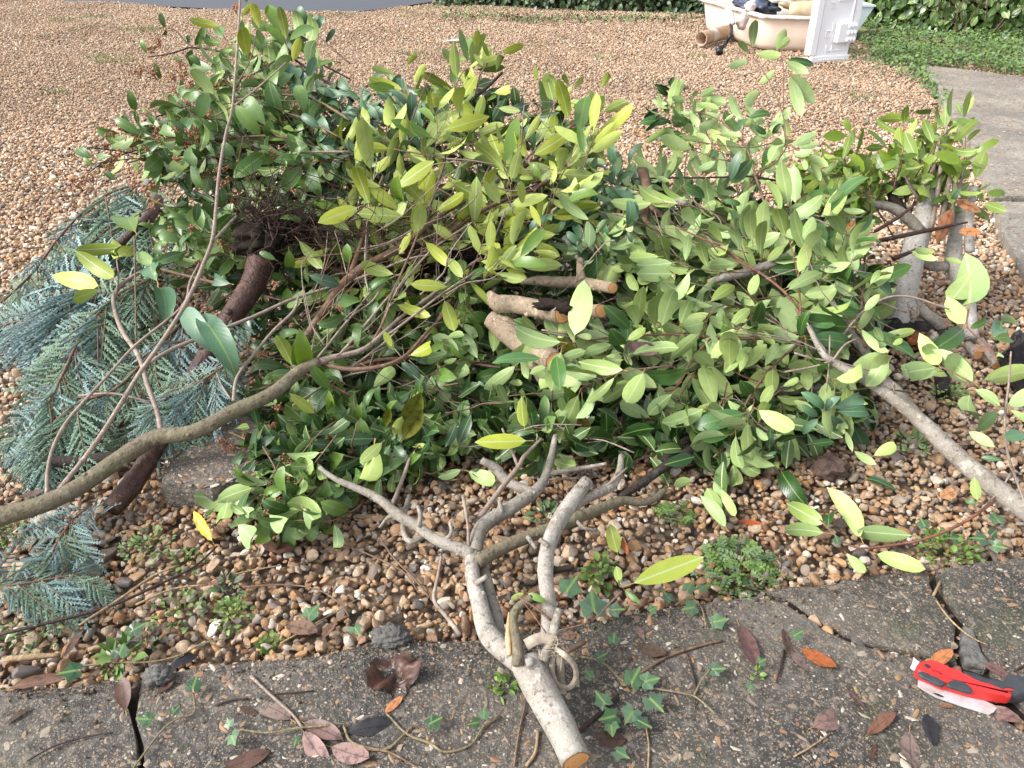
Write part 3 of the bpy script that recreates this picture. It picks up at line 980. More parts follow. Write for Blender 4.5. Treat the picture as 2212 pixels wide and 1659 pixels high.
# --- gravel
pc, pms = variants('pebble', 12, 'pebble_kind')
pc2, pms2 = variants('pebble_far', 8, 'far_pebble_kind', 1)
def gravel(x0, x1, y0, y1, cell, dens=1.0):
    X, Y = np.meshgrid(np.arange(x0, x1, cell), np.arange(y0, y1, cell))
    X = X.ravel() + nr.uniform(-.6, .6, X.size) * cell; Y = Y.ravel() + nr.uniform(-.6, .6, Y.size) * cell
    k = np.abs(X) < (.82 * Y + .75)
    k &= nr.random(X.size) < dens
    X, Y = X[k], Y[k]
    bad = np_inpoly(X, Y, road_poly)
    for _, pl in SLABS: bad |= np_inpoly(X, Y, pl)
    for pl in PATHS: bad |= np_inpoly(X, Y, pl)
    return X[~bad], Y[~bad]
bands = [gravel(-3, 3, .72, 2.6, .0142), gravel(-4.5, 4.5, 2.6, 5.0, .0165), gravel(-8, 8, 5.0, 8.2, .0185), gravel(-11, 9, 8.2, 12.6, .0235)]
X = np.concatenate([b[0] for b in bands]); Y = np.concatenate([b[1] for b in bands])
n = X.size
size = np.exp(nr.normal(math.log(.0086), .30, n)) * np.where(Y > 5, 1.05, 1.0) * np.where(Y > 8.2, 1.2, 1.0)
size = np.clip(size, .0045, .02)
Zp = gz(X, Y) - .006 + nr.uniform(-.008, .010, n) + size * .15
ROT = np.stack([nr.normal(0, .45, n), nr.normal(0, .45, n), nr.uniform(0, 6.28, n)], 1)
SCL = np.stack([size * nr.uniform(.85, 1.2, n), size * nr.uniform(.85, 1.2, n), size * nr.uniform(.8, 1.15, n)], 1)
IDX = nr.integers(0, 12, n)
# how large each shows in the picture: the largest become pebbles of their own
ax_ = Y * CP + CAM_H * SP
px_ = VW / 2 + FPX * X / ax_; py_ = VH / 2 - FPX * (Y * SP - (CAM_H - Zp) * CP) / ax_
vis = (px_ > 10) & (px_ < VW - 10) & (py_ < 1400) & ((py_ > 1130) | ((px_ < 420) & (py_ > 1100)) | ((px_ > 1950) & (py_ > 900)))
order = np.argsort(-(size / ax_) * vis)
near = order[:300]
far = np.setdiff1d(np.arange(n), near)
for i in near:
    o = bpy.data.objects.new('pebble', pms[int(IDX[i])])
    o.location = (X[i], Y[i], Zp[i] + .002); o.rotation_euler = ROT[i]; o.scale = SCL[i]
    o.parent = ground; col.objects.link(o)
pc3, _ = variants('pebble_dry', 12, 'dry_pebble_kind')
damp = Y + nr.normal(0, .35, n) < 2.15
allp = np.stack([X, Y, Zp], 1)
for nm, sel, co, md_ in (('pebbles', (Y < 5.0) & damp, pc, 12), ('dry_pebbles', (Y < 5.0) & ~damp, pc3, 12), ('far_pebbles', Y >= 5.0, pc2, 8)):
    k = far[sel[far]]
    o = points_object(nm, allp[k], ROT[k], SCL[k], IDX[k] % md_, ground); gn_scatter(o, co)

# --- stones set in the concrete
ac, ams = variants('aggregate', 8, 'aggregate_kind', 2)
def aggregate(polys, tops, dens, smin, smax, parents, ymax, proud=.25, parts=70):
    for pl, top, par in zip(polys, tops, parents):
        xs_, ys_ = [p[0] for p in pl], [p[1] for p in pl]
        x0, x1, y0, y1 = max(min(xs_), -2.5), min(max(xs_), 6), max(min(ys_), .55), min(max(ys_), ymax)
        m = int((x1 - x0) * (y1 - y0) * dens)
        X, Y = nr.uniform(x0, x1, m), nr.uniform(y0, y1, m)
        k = np_inpoly(X, Y, [(p[0] * .996 + .004 * sum(xs_) / len(xs_), p[1] * .996 + .004 * sum(ys_) / len(ys_)) for p in pl])
        X, Y = X[k], Y[k]; m = X.size
        s = np.clip(np.exp(nr.normal(math.log((smin + smax) / 3.0), .5, m)), smin, smax)
        clump = np.array([noise.noise(Vector((a * 3.1, b * 3.1, 0))) for a, b in zip(X, Y)])
        k = clump + nr.normal(0, .25, m) > -.12
        X, Y, s = X[k], Y[k], s[k]; m = X.size
        sc = np.stack([s, s * nr.uniform(.7, 1.1, m), s * .42], 1)
        Zs = top - s * .42 * .5 + s * .42 * proud
        rot = np.stack([nr.normal(0, .08, m), nr.normal(0, .08, m), nr.uniform(0, 6.28, m)], 1)
        idx = nr.integers(0, 8, m)
        od = np.argsort(-s / np.maximum(Y, .5)); nn, rest = od[:parts], od[parts:]
        for i in nn:
            o = bpy.data.objects.new('stone', ams[int(idx[i])]); o.location = (X[i], Y[i], Zs[i]); o.rotation_euler = rot[i]; o.scale = sc[i]
            o.parent = par; col.objects.link(o)
        o = points_object('stones', np.stack([X, Y, Zs], 1)[rest], rot[rest], sc[rest], idx[rest], par); gn_scatter(o, ac)
aggregate([p for _, p in SLABS], [SLAB_Z, SLAB_Z + .002, SLAB_Z - .002, SLAB_Z + .004], 4200, .002, .014, [o for o, _ in SLABS], 2.2)
aggregate(PATHS, [PATH_Z, PATH_Z + .004], 2600, .006, .016, [path, path], 6.9, .3, 60)

# crumbs of soil and grit spilt along the broken edge
gc_, _ = variants('grit', 6, 'grit_kind', 1)
ex_, ey_ = [], []
line = [gxy(*p) for p in edge + edge2 + edge3 + edge4]
for (ax1, ay1), (bx1, by1) in zip(line, line[1:]):
    m = int(math.hypot(bx1 - ax1, by1 - ay1) * 900)
    t = nr.random(m)
    ex_.append(ax1 + (bx1 - ax1) * t + nr.normal(0, .012, m)); ey_.append(ay1 + (by1 - ay1) * t + nr.normal(0, .03, m))
m = 2600
ex_.append(nr.uniform(-.9, 1.6, m)); ey_.append(nr.uniform(.6, 1.35, m))
ex_ = np.concatenate(ex_); ey_ = np.concatenate(ey_)
on = np.zeros(ex_.size, bool)
for _, pl in SLABS: on |= np_inpoly(ex_, ey_, pl)
sz = np.clip(np.exp(nr.normal(math.log(.0022), .45, ex_.size)), .0008, .008)
zg = np.where(on, SLAB_Z + .002, gz(ex_, ey_) + .004) + sz * .3
keep = on | (nr.random(ex_.size) < .7)
k = np.nonzero(keep)[0]
o = points_object('grit', np.stack([ex_, ey_, zg], 1)[k], nr.uniform(0, 6.28, (k.size, 3)), np.stack([sz, sz * .9, sz * .7], 1)[k], nr.integers(0, 6, k.size), ground); gn_scatter(o, gc_)

# ------------------------------------------------------------------ the heap: cut branches, one thing each
def branch(label, base, name='cut_branch', cat='branch', group='cut branches in the heap'):
    return thing(name, base, label, cat, group)

# 1. the forked trunk pointing at us
b = branch('pale forked trunk on the concrete, sawn butt nearest the camera', G(1215, 1640, .03))
TR = b
stick(b, [(975, 1600, 150, .09), (905, 1440, 152, .092), (810, 1250, 155, .097), (695, 1040, 160, .10), (610, 880, 165, .108), (545, 740, 160, .115)], 'bark_pale', 'trunk', reg=11, seg=18, wob=.05, cut=(True, False), knots=2)
stick(b, [(560, 800, 110, .11), (420, 700, 105, .11), (260, 560, 105, .10), (190, 430, 95, .10), (150, 250, 85, .10), (95, 60, 75, .105), (80, -100, 72, .11), (90, -190, 66, .115)], 'bark_pale', 'limb', reg=11, seg=14, wob=.06, knots=4)
stick(b, [(300, 560, 80, .07), (290, 380, 72, .075), (235, 200, 66, .08), (190, 0, 60, .085), (110, -160, 55, .09)], 'bark_grey', 'limb', reg=11, seg=12, wob=.05, knots=2)
stick(b, [(1022, 1200, 17, .115), (985, 1182, 15, .12), (940, 1165, 14, .12), (905, 1138, 13, .12), (860, 1112, 13, .12), (815, 1075, 11, .12), (765, 1052, 9, .13), (725, 1035, 7, .14), (690, 1010, 5, .15)], 'bark_grey', 'limb', seg=12, wob=.11, knots=7)
stick(b, [(1025, 1195, 18, .115), (1040, 1140, 19, .11), (1085, 1108, 18, .11), (1130, 1080, 17, .11), (1162, 1056, 14, .11), (1178, 1030, 11, .11), (1190, 990, 9, .12), (1200, 940, 6, .14)], 'bark_grey', 'limb', seg=12, wob=.11, knots=6)
stick(b, [(1030, 1215, 18, .115), (1075, 1188, 17, .12), (1140, 1160, 16, .12), (1200, 1138, 15, .12), (1275, 1108, 14, .11), (1340, 1082, 12, .10), (1380, 1085, 10, .09), (1412, 1078, 9, .09), (1437, 1058, 7, .09)], 'bark_olive', 'limb', seg=12, wob=.1, knots=6)
stick(b, [(1168, 1425, 20, .12), (1184, 1370, 19, .14), (1186, 1310, 19, .16), (1178, 1235, 20, .17), (1185, 1180, 19, .175), (1207, 1125, 20, .18), (1238, 1080, 20, .19), (1268, 1040, 17, .20)], 'bark_pale', 'limb', seg=12, wob=.09, cut=(False, True), knots=6)
stick(b, [(1222, 1105, 13, .185), (1270, 1075, 13, .18), (1318, 1052, 12, .17), (1338, 1020, 9, .16), (1342, 985, 7, .16)], 'bark_grey', 'limb', seg=10, wob=.06)
stick(b, [(690, 740, 60, .13), (760, 560, 52, .15), (800, 420, 46, .165), (835, 290, 40, .18)], 'bark_grey', 'limb', reg=11, seg=10, wob=.05)
stick(b, [(480, 780, 60, .135), (470, 600, 52, .15), (440, 420, 45, .165), (450, 320, 45, .175), (520, 240, 42, .18), (600, 190, 38, .185)], 'bark_olive', 'torn_limb', reg=11, seg=10, wob=.12)
stick(b, [(408, 690, 24, .14), (395, 540, 30, .152), (395, 420, 22, .166), (400, 320, 8, .176)], 'raw_wood', 'torn_wood', reg=11, seg=6, wob=.3)
stick(b, [(820, 720, 34, .06), (920, 650, 32, .06), (1045, 580, 34, .06)], 'twig_brown', 'stub', reg=11, seg=8, cut=(False, True))
stick(b, [(760, 390, 18, .17), (640, 290, 16, .18), (460, 175, 13, .19)], 'twig_brown', 'twig', reg=11, seg=6)
stick(b, [(720, 500, 9, .17), (620, 360, 8, .18), (530, 240, 6, .19)], 'twig_red', 'twig', reg=11, seg=5)
stick(b, [(995, 1372, 9, .05), (965, 1332, 8, .055), (938, 1296, 7, .06), (945, 1250, 6, .07), (953, 1205, 5, .08), (950, 1196, 6, .085)], 'twig_grey', 'twig', seg=7)
stick(b, [(1012, 1180, 6, .125), (1010, 1130, 5, .14), (1000, 1070, 6, .16)], 'twig_grey', 'twig', seg=7, cut=(False, True))
stick(b, [(1038, 1115, 9, .115), (1075, 1065, 9, .13), (1118, 1010, 8, .15), (1133, 985, 7, .16), (1170, 947, 4, .18)], 'twig_grey', 'twig', seg=7)
stick(b, [(1118, 1005, 6, .15), (1102, 965, 5, .17), (1085, 926, 4, .19)], 'twig_grey', 'twig', seg=6)
stick(b, [(845, 1095, 8, .115), (858, 1065, 7, .13), (875, 1020, 6, .15), (885, 990, 4, .16)], 'twig_grey', 'twig', seg=6)
stick(b, [(930, 1150, 7, .09), (885, 1170, 8, .085), (870, 1130, 7, .09), (885, 1070, 6, .10)], 'bark_grey', 'twig', seg=6)
stick(b, [(1190, 1235, 9, .165), (1225, 1227, 8, .165), (1240, 1224, 7, .165)], 'bark_dark', 'stub', seg=7)
stick(b, [(1250, 1095, 5, .18), (1300, 1060, 5, .18), (1355, 1010, 3, .18)], 'twig_grey', 'twig', seg=5)
stick(b, [(40, 520, 40, .07), (30, 440, 55, .085), (15, 350, 40, .10)], 'bark_brown', 'stub', reg=11, seg=8, wob=.4)
for q_ in ([(905, 1138, 6, .13), (908, 1112, 6, .15), (902, 1092, 5, .165)], [(1085, 1108, 6, .12), (1078, 1080, 5, .14)], [(960, 1170, 6, .12), (975, 1150, 5, .14), (972, 1128, 4, .155)], [(1185, 1180, 7, .19), (1165, 1165, 6, .2)], [(1140, 1160, 6, .13), (1158, 1185, 5, .13)], [(1240, 1120, 6, .12), (1262, 1140, 5, .11), (1290, 1146, 4, .10)], [(860, 1112, 6, .12), (838, 1118, 5, .11), (820, 1140, 4, .09)], [(1030, 1260, 7, .12), (1052, 1245, 6, .14)]):
    stick(b, q_, 'bark_grey', 'stub', seg=6, wob=.2)
bare_twigs(b, [(740, 1040), (900, 990), (1130, 960), (1330, 990), (1420, 1080), (1250, 1120), (1100, 1060), (860, 1110)], 16, 60, ln=(.08, .22), off=.02, jit=.02)
# strip of torn bast hanging in a loop, and the shreds round the fork
mb = MB()
def ribbon(mb, pts, w, nrm):
    fr = frames(pts)
    vs, fs = [], []
    for p, (t, _, _) in zip(pts, fr):
        s = (t.cross(nrm)).normalized() * w
        h = t.cross(s).normalized() * .0012
        vs += [p + s + h, p - s + h, p - s - h, p + s - h]
    for i in range(len(pts) - 1):
        for k in range(4): fs.append((i * 4 + k, i * 4 + (k + 1) % 4, i * 4 + 4 + (k + 1) % 4, i * 4 + 4 + k))
    mb.add(vs, fs)
lp = [(800, 640, .15), (880, 690, .155), (960, 780, .13), (975, 880, .10), (930, 960, .085), (860, 965, .085), (800, 920, .09), (770, 830, .11), (775, 720, .13), (800, 650, .14)]
pts, _ = smooth_path([G(*Z(11, x, y), z) for x, y, z in lp], [1] * len(lp), 4)
ribbon(mb, pts, .0045, Vector((0, -.8, .6)))
pts, _ = smooth_path([G(*Z(11, x, y), z) for x, y, z in [(810, 600, .15), (840, 760, .12), (850, 900, .08), (865, 1020, .06)]], [1] * 4, 4)
ribbon(mb, pts, .006, Vector((0, -.8, .6)))
pts, _ = smooth_path([G(*Z(11, x, y), z) for x, y, z in [(545, 600, .15), (620, 560, .16), (700, 540, .16), (800, 570, .155)]], [1] * 4, 4)
ribbon(mb, pts, .009, Vector((0, -.6, .8)))
for k in range(46):
    a = G(*Z(11, 810 + rnd.gauss(0, 28), 610 + rnd.gauss(0, 30)), .15)
    tube(mb, [a, a + rv(.006), a + rv(.011)], [.0012, .0009, .0004], 3)
for k in range(26):
    a = G(*Z(11, 610 + rnd.gauss(0, 50), 610 + rnd.gauss(0, 35)), .14)
    tube(mb, [a, a + rv(.006), a + rv(.012)], [.0015, .0009, .0004], 3)
mb.build('torn_bast', 'fibre', b)
# shoots on the forked trunk
hero(b, 11, [(540, 150, 425, 205), (545, 150, 700, 225, 't')], 'lime', z=.19)
hero(b, 5, [(1240, 1205, 905, 1215), (1185, 1140, 1160, 990), (240, 1190, 180, 1560), (300, 1200, 160, 1330)], 'lime', z=.2)

# 2. twig with the big pale leaf lying in front
b = branch('thin red twig lying across the concrete with one big pale leaf', G(1222, 1362, .03), 'leafy_twig', 'twig', 'leafy twigs')
stick(b, [(820, 475, 9, .06), (1000, 435, 10, .07), (1140, 375, 11, .085), (1250, 260, 12, .10), (1370, 140, 15, .115)], 'twig_brown', 'twig', reg=11, seg=6)
hero(b, 8, [(520, 345, 828, 228), (512, 345, 490, 262), (520, 350, 582, 405, 't')], 'lime', z=.12)
for k in range(6):
    put_leaf(b, 'lime', G(*Z(8, 505, 345), .12), Vector((rnd.gauss(0, .4), .4, .8)), rv(), .014)

# 3. the long olive branch coming in from the left edge
b = branch('long grey green branch running in from the left edge over the conifer', G(-30, 1135, .05))
LB = b
stick(b, [(-60, 1150, 23, .07), (0, 1118, 23, .08), (90, 1090, 22, .09), (170, 1052, 21, .10), (260, 990, 21, .125), (335, 946, 21, .145), (400, 937, 19, .155), (445, 922, 19, .165), (510, 886, 18, .18), (585, 852, 17, .195), (650, 800, 15, .215), (690, 782, 14, .225)], 'bark_olive', seg=14, wob=.06, cut=(True, False), knots=6)
stick(b, [(690, 782, 13, .225), (720, 772, 11, .23), (790, 752, 8, .24), (860, 690, 6, .26), (930, 640, 6, .28), (990, 590, 5, .31), (1040, 556, 4, .34)], 'twig_grey', 'limb', seg=8, wob=.06)
stick(b, [(700, 788, 8, .215), (760, 798, 8, .21), (830, 790, 7, .215), (880, 765, 6, .225), (920, 720, 5, .24), (965, 675, 4, .25)], 'twig_brown', 'limb', seg=8)
stick(b, [(348, 935, 9, .155), (340, 890, 8, .17), (318, 830, 8, .19), (300, 770, 8, .21), (262, 710, 8, .235), (245, 650, 7, .26), (258, 620, 7, .265), (300, 590, 6, .28), (370, 565, 5, .29), (440, 540, 4, .3)], 'twig_grey', 'limb', seg=8, wob=.08)
stick(b, [(248, 645, 4, .26), (256, 600, 3, .28), (252, 560, 2, .30)], 'twig_grey', 'twig', seg=6)
# tall stem
stick(b, [(128, 1058, 9, .10), (212, 950, 8, .16), (301, 807, 7, .25), (345, 745, 7, .30), (403, 653, 7, .37), (441, 567, 7, .44), (461, 506, 6, .50), (472, 386, 5, .60), (488, 290, 5, .69), (502, 232, 4, .745), (512, 110, 4, .87), (520, -20, 3.5, 1.0)], 'twig_grey', 'limb', seg=8, wob=.05)
stick(b, [(455, 528, 5, .48), (485, 494, 5, .50), (511, 466, 4, .52)], 'twig_grey', 'twig', seg=6)
stick(b, [(502, 232, 3, .745), (550, 195, 3, .77), (585, 165, 2.5, .80), (618, 135, 2, .83)], 'twig_grey', 'twig', seg=5)
stick(b, [(508, 190, 2, .78), (540, 130, 2, .83), (553, 75, 2, .88)], 'twig_brown', 'twig', seg=5)
stick(b, [(101, 1073, 7, .10), (104, 1010, 6, .12), (120, 955, 6, .15), (154, 899, 6, .18), (230, 815, 5, .22), (294, 745, 5, .26), (393, 663, 4, .31), (410, 610, 4, .35), (430, 570, 3, .38)], 'twig_grey', 'limb', seg=7, wob=.05)
stick(b, [(311, 790, 7, .2), (376, 752, 7, .22), (444, 725, 7, .235), (547, 684, 6, .26), (632, 646, 6, .28), (718, 619, 5, .30), (800, 592, 4.5, .33), (880, 560, 4, .36), (960, 545, 3, .37)], 'twig_grey', 'limb', seg=7, wob=.05)
stick(b, [(504, 866, 6, .20), (512, 815, 5, .22), (545, 770, 5, .24), (590, 715, 5, .27), (634, 672, 4.5, .30), (645, 640, 4, .32)], 'twig_grey', 'limb', seg=7, wob=.05)
stick(b, [(498, 862, 3, .2), (478, 830, 2.5, .21), (468, 805, 2, .23)], 'twig_grey', 'twig', seg=5)
stick(b, [(170, 855, 4, .17), (245, 850, 4, .19), (330, 870, 4, .17)], 'twig_grey', 'twig', seg=5)
stick(b, [(290, 510, 2.5, .33), (292, 600, 2.5, .30), (294, 740, 2, .26)], 'twig_brown', 'twig', seg=5)
hero(b, 1, [(1420, 168, 1212, 135, 'u'), (1645, 205, 1600, 15, 'u'), (1560, 30, 1545, -60, 'u'), (1815, 285, 1770, 40, 'u'), (1600, 10, 1540, 90, 'u'), (1845, 405, 1890, 250, 'u'), (1570, 385, 1525, 160, 'u', 'lime'), (1700, 20, 1680, 95, 't'), (1470, 640, 1620, 830, 't', 'mid')], 'lime', off=-1.1)
for q in [(840, 1555, 510, 1585), (845, 1550, 735, 1590, 't'), (845, 1545, 760, 1625, 'u'), (870, 1490, 775, 1310, 't'), (870, 1460, 890, 1440), (850, 1600, 960, 1659, 't')]:
    hero(b, 1, [q], 'lime', z=.31)
hero(b, 4, [(745, 190, 565, 75), (660, 235, 395, 170), (660, 240, 435, 320), (1005, 225, 910, 10, 't', 'blue'), (995, 220, 1065, 360, 't', 'blue'), (745, 60, 740, -20), (1230, 380, 1440, 625, 't', 'blue'), (1150, 345, 1275, 540, 't', 'blue'), (1480, 220, 1300, 170, 't', 'blue')], 'lime', z=.3)
for k in range(7):
    put_leaf(b, 'lime', G(252 + rnd.gauss(0, 3), 556, .3), Vector((rnd.gauss(0, .5), -.2, .8)), rv(), .018)

# 4. thick brown limb through the middle, with its lime crown
b = branch('smooth brown limb slanting up through the middle under lime green leaves', P(640, 800, 1.75))
BR = b
stick(b, [(620, 1560, 46), (690, 1400, 46), (790, 1220, 46), (900, 1060, 42), (980, 930, 44), (1080, 820, 44), (1180, 740, 44), (1300, 660, 40), (1500, 560, 38), (1650, 460, 34), (1800, 340, 30), (1950, 220, 26), (2120, 120, 22)], 'bark_brown', seg=12, wob=.04, off=-.03, reg=9, knots=5)
stick(b, [(1120, 740, 30), (1170, 600, 28), (1230, 420, 24), (1300, 200, 20), (1340, 60, 17), (1400, -100, 14)], 'bark_brown', 'limb', seg=9, wob=.04, off=-.02, reg=9)
stick(b, [(1270, 920, 12), (1240, 760, 11), (1245, 480, 10), (1270, 200, 9), (1300, 0, 8), (1345, -260, 6)], 'twig_grey', 'limb', seg=6, off=-.06, reg=9)
stick(b, [(960, 1540, 20), (1180, 1290, 20), (1420, 1000, 18), (1560, 860, 16), (1800, 580, 15), (2000, 430, 13), (2212, 290, 12)], 'twig_grey', 'limb', seg=7, off=-.05, reg=9)
stick(b, [(900, 1420, 16), (1060, 1220, 15), (1270, 950, 14), (1420, 830, 12), (1560, 760, 11)], 'twig_grey', 'limb', seg=7, off=-.04, reg=9)
stick(b, [(760, 1580, 18), (900, 1410, 17), (1120, 1140, 16), (1300, 1010, 14), (1420, 830, 12)], 'twig_grey', 'limb', seg=7, off=-.05, reg=9)
stick(b, [(1010, 1490, 22), (1240, 1420, 20), (1420, 1320, 18), (1700, 1110, 17), (1950, 920, 15), (2212, 750, 14)], 'twig_grey', 'limb', seg=7, off=-.07, reg=9)
stick(b, [(1310, 1360, 22), (1400, 1190, 20), (1470, 960, 18), (1560, 760, 17), (1640, 580, 15), (1700, 430, 14)], 'twig_brown', 'limb', seg=7, off=-.07, reg=9)
stick(b, [(690, 1640, 50), (790, 1540, 48), (880, 1530, 52), (960, 1500, 36)], 'bark_dark', 'limb', seg=9, off=-.03, reg=9, wob=.2)
stick(b, [(920, 1560, 30), (1030, 1600, 30), (1280, 1600, 28), (1540, 1540, 27), (1700, 1410, 25), (1850, 1240, 22), (1980, 1010, 20)], 'bark_brown', 'limb', seg=8, off=-.01, reg=9)
stick(b, [(1130, 1590, 20), (1330, 1530, 20), (1540, 1510, 18)], 'bark_brown', 'limb', seg=8, off=-.01, reg=9)
stick(b, [(1110, 1600, 14), (1400, 1380, 12), (1530, 1260, 10)], 'twig_grey', 'limb', seg=6, off=-.08, reg=9)
for s_ in ([(780, 930, 9), (830, 820, 8), (880, 660, 8), (910, 390, 7)], [(1080, 780, 8), (1040, 620, 8), (1000, 480, 7), (970, 390, 6)], [(760, 1260, 8), (700, 980, 8), (680, 760, 8), (690, 660, 7), (800, 530, 6)], [(880, 1400, 9), (770, 1220, 8), (720, 1000, 7), (680, 820, 6)], [(750, 1540, 7), (800, 1250, 6)], [(900, 1420, 8), (915, 1240, 7), (965, 980, 6)]):
    stick(b, s_, 'twig_grey', 'twig', seg=5, off=-.07, reg=9)
hero(b, 9, [(1700, 430, 1740, 160), (1640, 260, 1215, 235), (1570, 220, 1310, 10), (1830, 230, 2130, 60), (1810, 300, 2000, 450), (1560, 180, 1560, 0), (1540, 780, 1200, 690), (1740, 450, 1990, 690), (1960, 600, 2090, 780), (2010, 880, 1680, 860), (1130, 400, 900, 240), (1180, 390, 1180, 240), (1480, 1020, 1800, 1140), (1390, 1240, 1480, 1420), (1600, 1500, 1880, 1390), (1930, 960, 2020, 1240), (620, 430, 850, 710), (700, 760, 1000, 860, 't', 'blue'), (470, 650, 310, 570, 't', 'mid'), (1770, 170, 1720, 10), (1080, 690, 1080, 540, 't', 'mid'), (560, 520, 580, 740, 't', 'mid')], 'lime', off=-.09)
put_leaf(b, 'lime', P(*Z(9, 1390, 1240), 1.72), Vector((.2, -.05, -.5)), Vector((0, .7, -.6)), .05)

# the lime crown: three limbs of it
C_L = branch('lime green leafy limb standing left of centre, small leaves up', P(880, 560, 2.1))
C_M = branch('tallest lime green leafy limb in the middle of the heap', P(960, 520, 2.15))
C_R = branch('lime green leafy limb leaning right, toward the empty gravel', P(1080, 520, 2.1))
stick(C_L, [(520, 1650, 13), (590, 1290, 13), (660, 1080, 12), (680, 1000, 12), (640, 860, 9), (580, 740, 8), (560, 660, 7)], 'twig_brown', reg=2, off=-.02)
stick(C_L, [(680, 1010, 10), (560, 980, 9), (390, 950, 8), (360, 940, 6)], 'twig_brown', 'limb', reg=2, off=-.04)
stick(C_L, [(690, 1000, 10), (780, 900, 9), (860, 830, 8), (900, 790, 6)], 'twig_red', 'limb', reg=2, off=-.04)
stick(C_L, [(520, 880, 8, None, .02), (480, 700, 8, None, .02), (440, 560, 6, None, .02), (410, 450, 5, None, .02)], 'twig_grey', 'limb', reg=2)
stick(C_L, [(180, 1640, 10), (200, 1300, 10), (215, 1120, 9)], 'twig_grey', 'limb', reg=2, off=-.06)
stick(C_M, [(420, 1659, 14), (760, 1380, 14), (900, 1180, 13), (1000, 1000, 12), (1160, 900, 9)], 'twig_brown', reg=2)
stick(C_M, [(600, 900, 12, None, .1), (760, 760, 12, None, .1), (870, 600, 12, None, .1), (900, 480, 10, None, .1), (970, 360, 8, None, .1)], 'twig_brown', 'limb', reg=2)
stick(C_M, [(840, 640, 12, None, .08), (960, 540, 11, None, .08), (1040, 460, 9, None, .08)], 'bark_dark', 'limb', reg=2)
stick(C_R, [(470, 1659, 16), (800, 1400, 16), (1000, 1290, 16), (1200, 1210, 15), (1300, 1160, 14), (1440, 1090, 10)], 'bark_brown', reg=2, off=-.02)
stick(C_R, [(1000, 1150, 16, None, .05), (1210, 1040, 16, None, .05), (1340, 920, 15, None, .05), (1470, 810, 14, None, .05), (1560, 730, 9, None, .05)], 'bark_brown', 'limb', reg=2)
stick(C_R, [(1480, 810, 11, None, .05), (1580, 790, 9, None, .05), (1680, 750, 8, None, .05)], 'twig_brown', 'limb', reg=2)
stick(C_R, [(930, 1640, 9), (1000, 1480, 8), (1060, 1330, 7)], 'twig_grey', 'limb', reg=2, off=-.06)
hero(C_L, 2, [(220, 1120, 150, 760), (350, 940, 150, 930), (390, 930, 440, 750), (390, 940, 400, 1105), (345, 970, 250, 1090), (310, 1660 - 470, 165, 1340), (480, 1500, 520, 1310), (530, 880, 680, 720), (410, 570, 215, 540, 't'), (470, 540, 550, 410), (380, 470, 225, 430), (430, 420, 500, 340), (560, 1300, 410, 1125), (400, 1340, 230, 1205), (150, 1150, 80, 1290), (240, 1140, 130, 1060), (430, 1370, 160, 1350), (600, 1350, 810, 1220), (700, 1140, 930, 1270), (680, 950, 770, 880)], 'lime', off=-.06)
hero(C_M, 2, [(820, 810, 830, 630), (865, 800, 920, 620), (870, 850, 1040, 790), (880, 850, 1060, 910), (860, 850, 920, 1000), (1000, 460, 1040, 330), (1020, 340, 1165, 290), (960, 370, 920, 270), (930, 430, 870, 350), (970, 590, 1110, 560), (940, 640, 1000, 600, 't'), (740, 590, 625, 580, 't'), (770, 740, 760, 540), (1000, 680, 1140, 700), (700, 1010, 570, 940), (640, 700, 620, 620), (740, 940, 900, 1000)], 'lime', off=-.03)
hero(C_R, 2, [(1470, 790, 1400, 510), (1350, 880, 1380, 710), (1530, 820, 1680, 1010), (1660, 720, 1820, 640), (1640, 720, 1510, 670), (1640, 690, 1600, 580), (1650, 580, 1725, 450), (1490, 570, 1550, 490), (1280, 560, 1350, 450), (1260, 520, 1250, 430), (1470, 560, 1420, 460), (1310, 1180, 1530, 1270), (1290, 1180, 1310, 1420), (1290, 1150, 1240, 1040, 't'), (1400, 1100, 1600, 1110), (1060, 1300, 1300, 1240), (1040, 1310, 930, 1130), (1170, 1310, 1160, 1160), (1400, 1480, 1230, 1490), (1110, 1590, 940, 1600), (1210, 1580, 1390, 1620), (1200, 1520, 1390, 1610), (1030, 1300, 970, 1400)], 'lime', off=-.05)
PLc = [(690, 480), (700, 380), (745, 330), (750, 250), (830, 150), (880, 170), (930, 330), (940, 560), (820, 500)]
PMc = [(900, 330), (960, 190), (1020, 110), (1090, 120), (1110, 200), (1130, 330), (1130, 560), (950, 560)]
PRc = [(1080, 330), (1150, 170), (1230, 180), (1310, 230), (1300, 310), (1230, 360), (1280, 420), (1200, 480), (1150, 570), (1040, 560)]
crown(C_L, [(640, 520), (760, 440), (980, 470), (1060, 520), (900, 640), (700, 640)], 8, 'lime', .105, (820, 760), flip=.75, off=0, jit=.08, lie=.5, length=(.14, .3), nl=(4, 7), droop=.5)
crown(C_L, PLc, 13, 'lime', .112, (900, 640), flip=.8, off=.02, jit=.1, lie=.48, length=(.14, .3), nl=(5, 9))
bare_twigs(C_L, PLc, 10, 55)
crown(C_M, PMc, 17, 'lime', .112, (960, 640), flip=.8, off=.02, jit=.1, lie=.48, length=(.14, .3), nl=(5, 9))
bare_twigs(C_M, PMc, 12, 50)
crown(C_R, PRc, 17, 'lime', .112, (1010, 640), flip=.8, off=.02, jit=.1, lie=.48, length=(.14, .3), nl=(5, 9))
bare_twigs(C_R, PRc, 12, 40)
bare_twigs(BR, [(600, 560), (800, 480), (1050, 520), (1040, 640), (880, 780), (640, 800)], 18, 45, off=-.06, ln=(.15, .45))

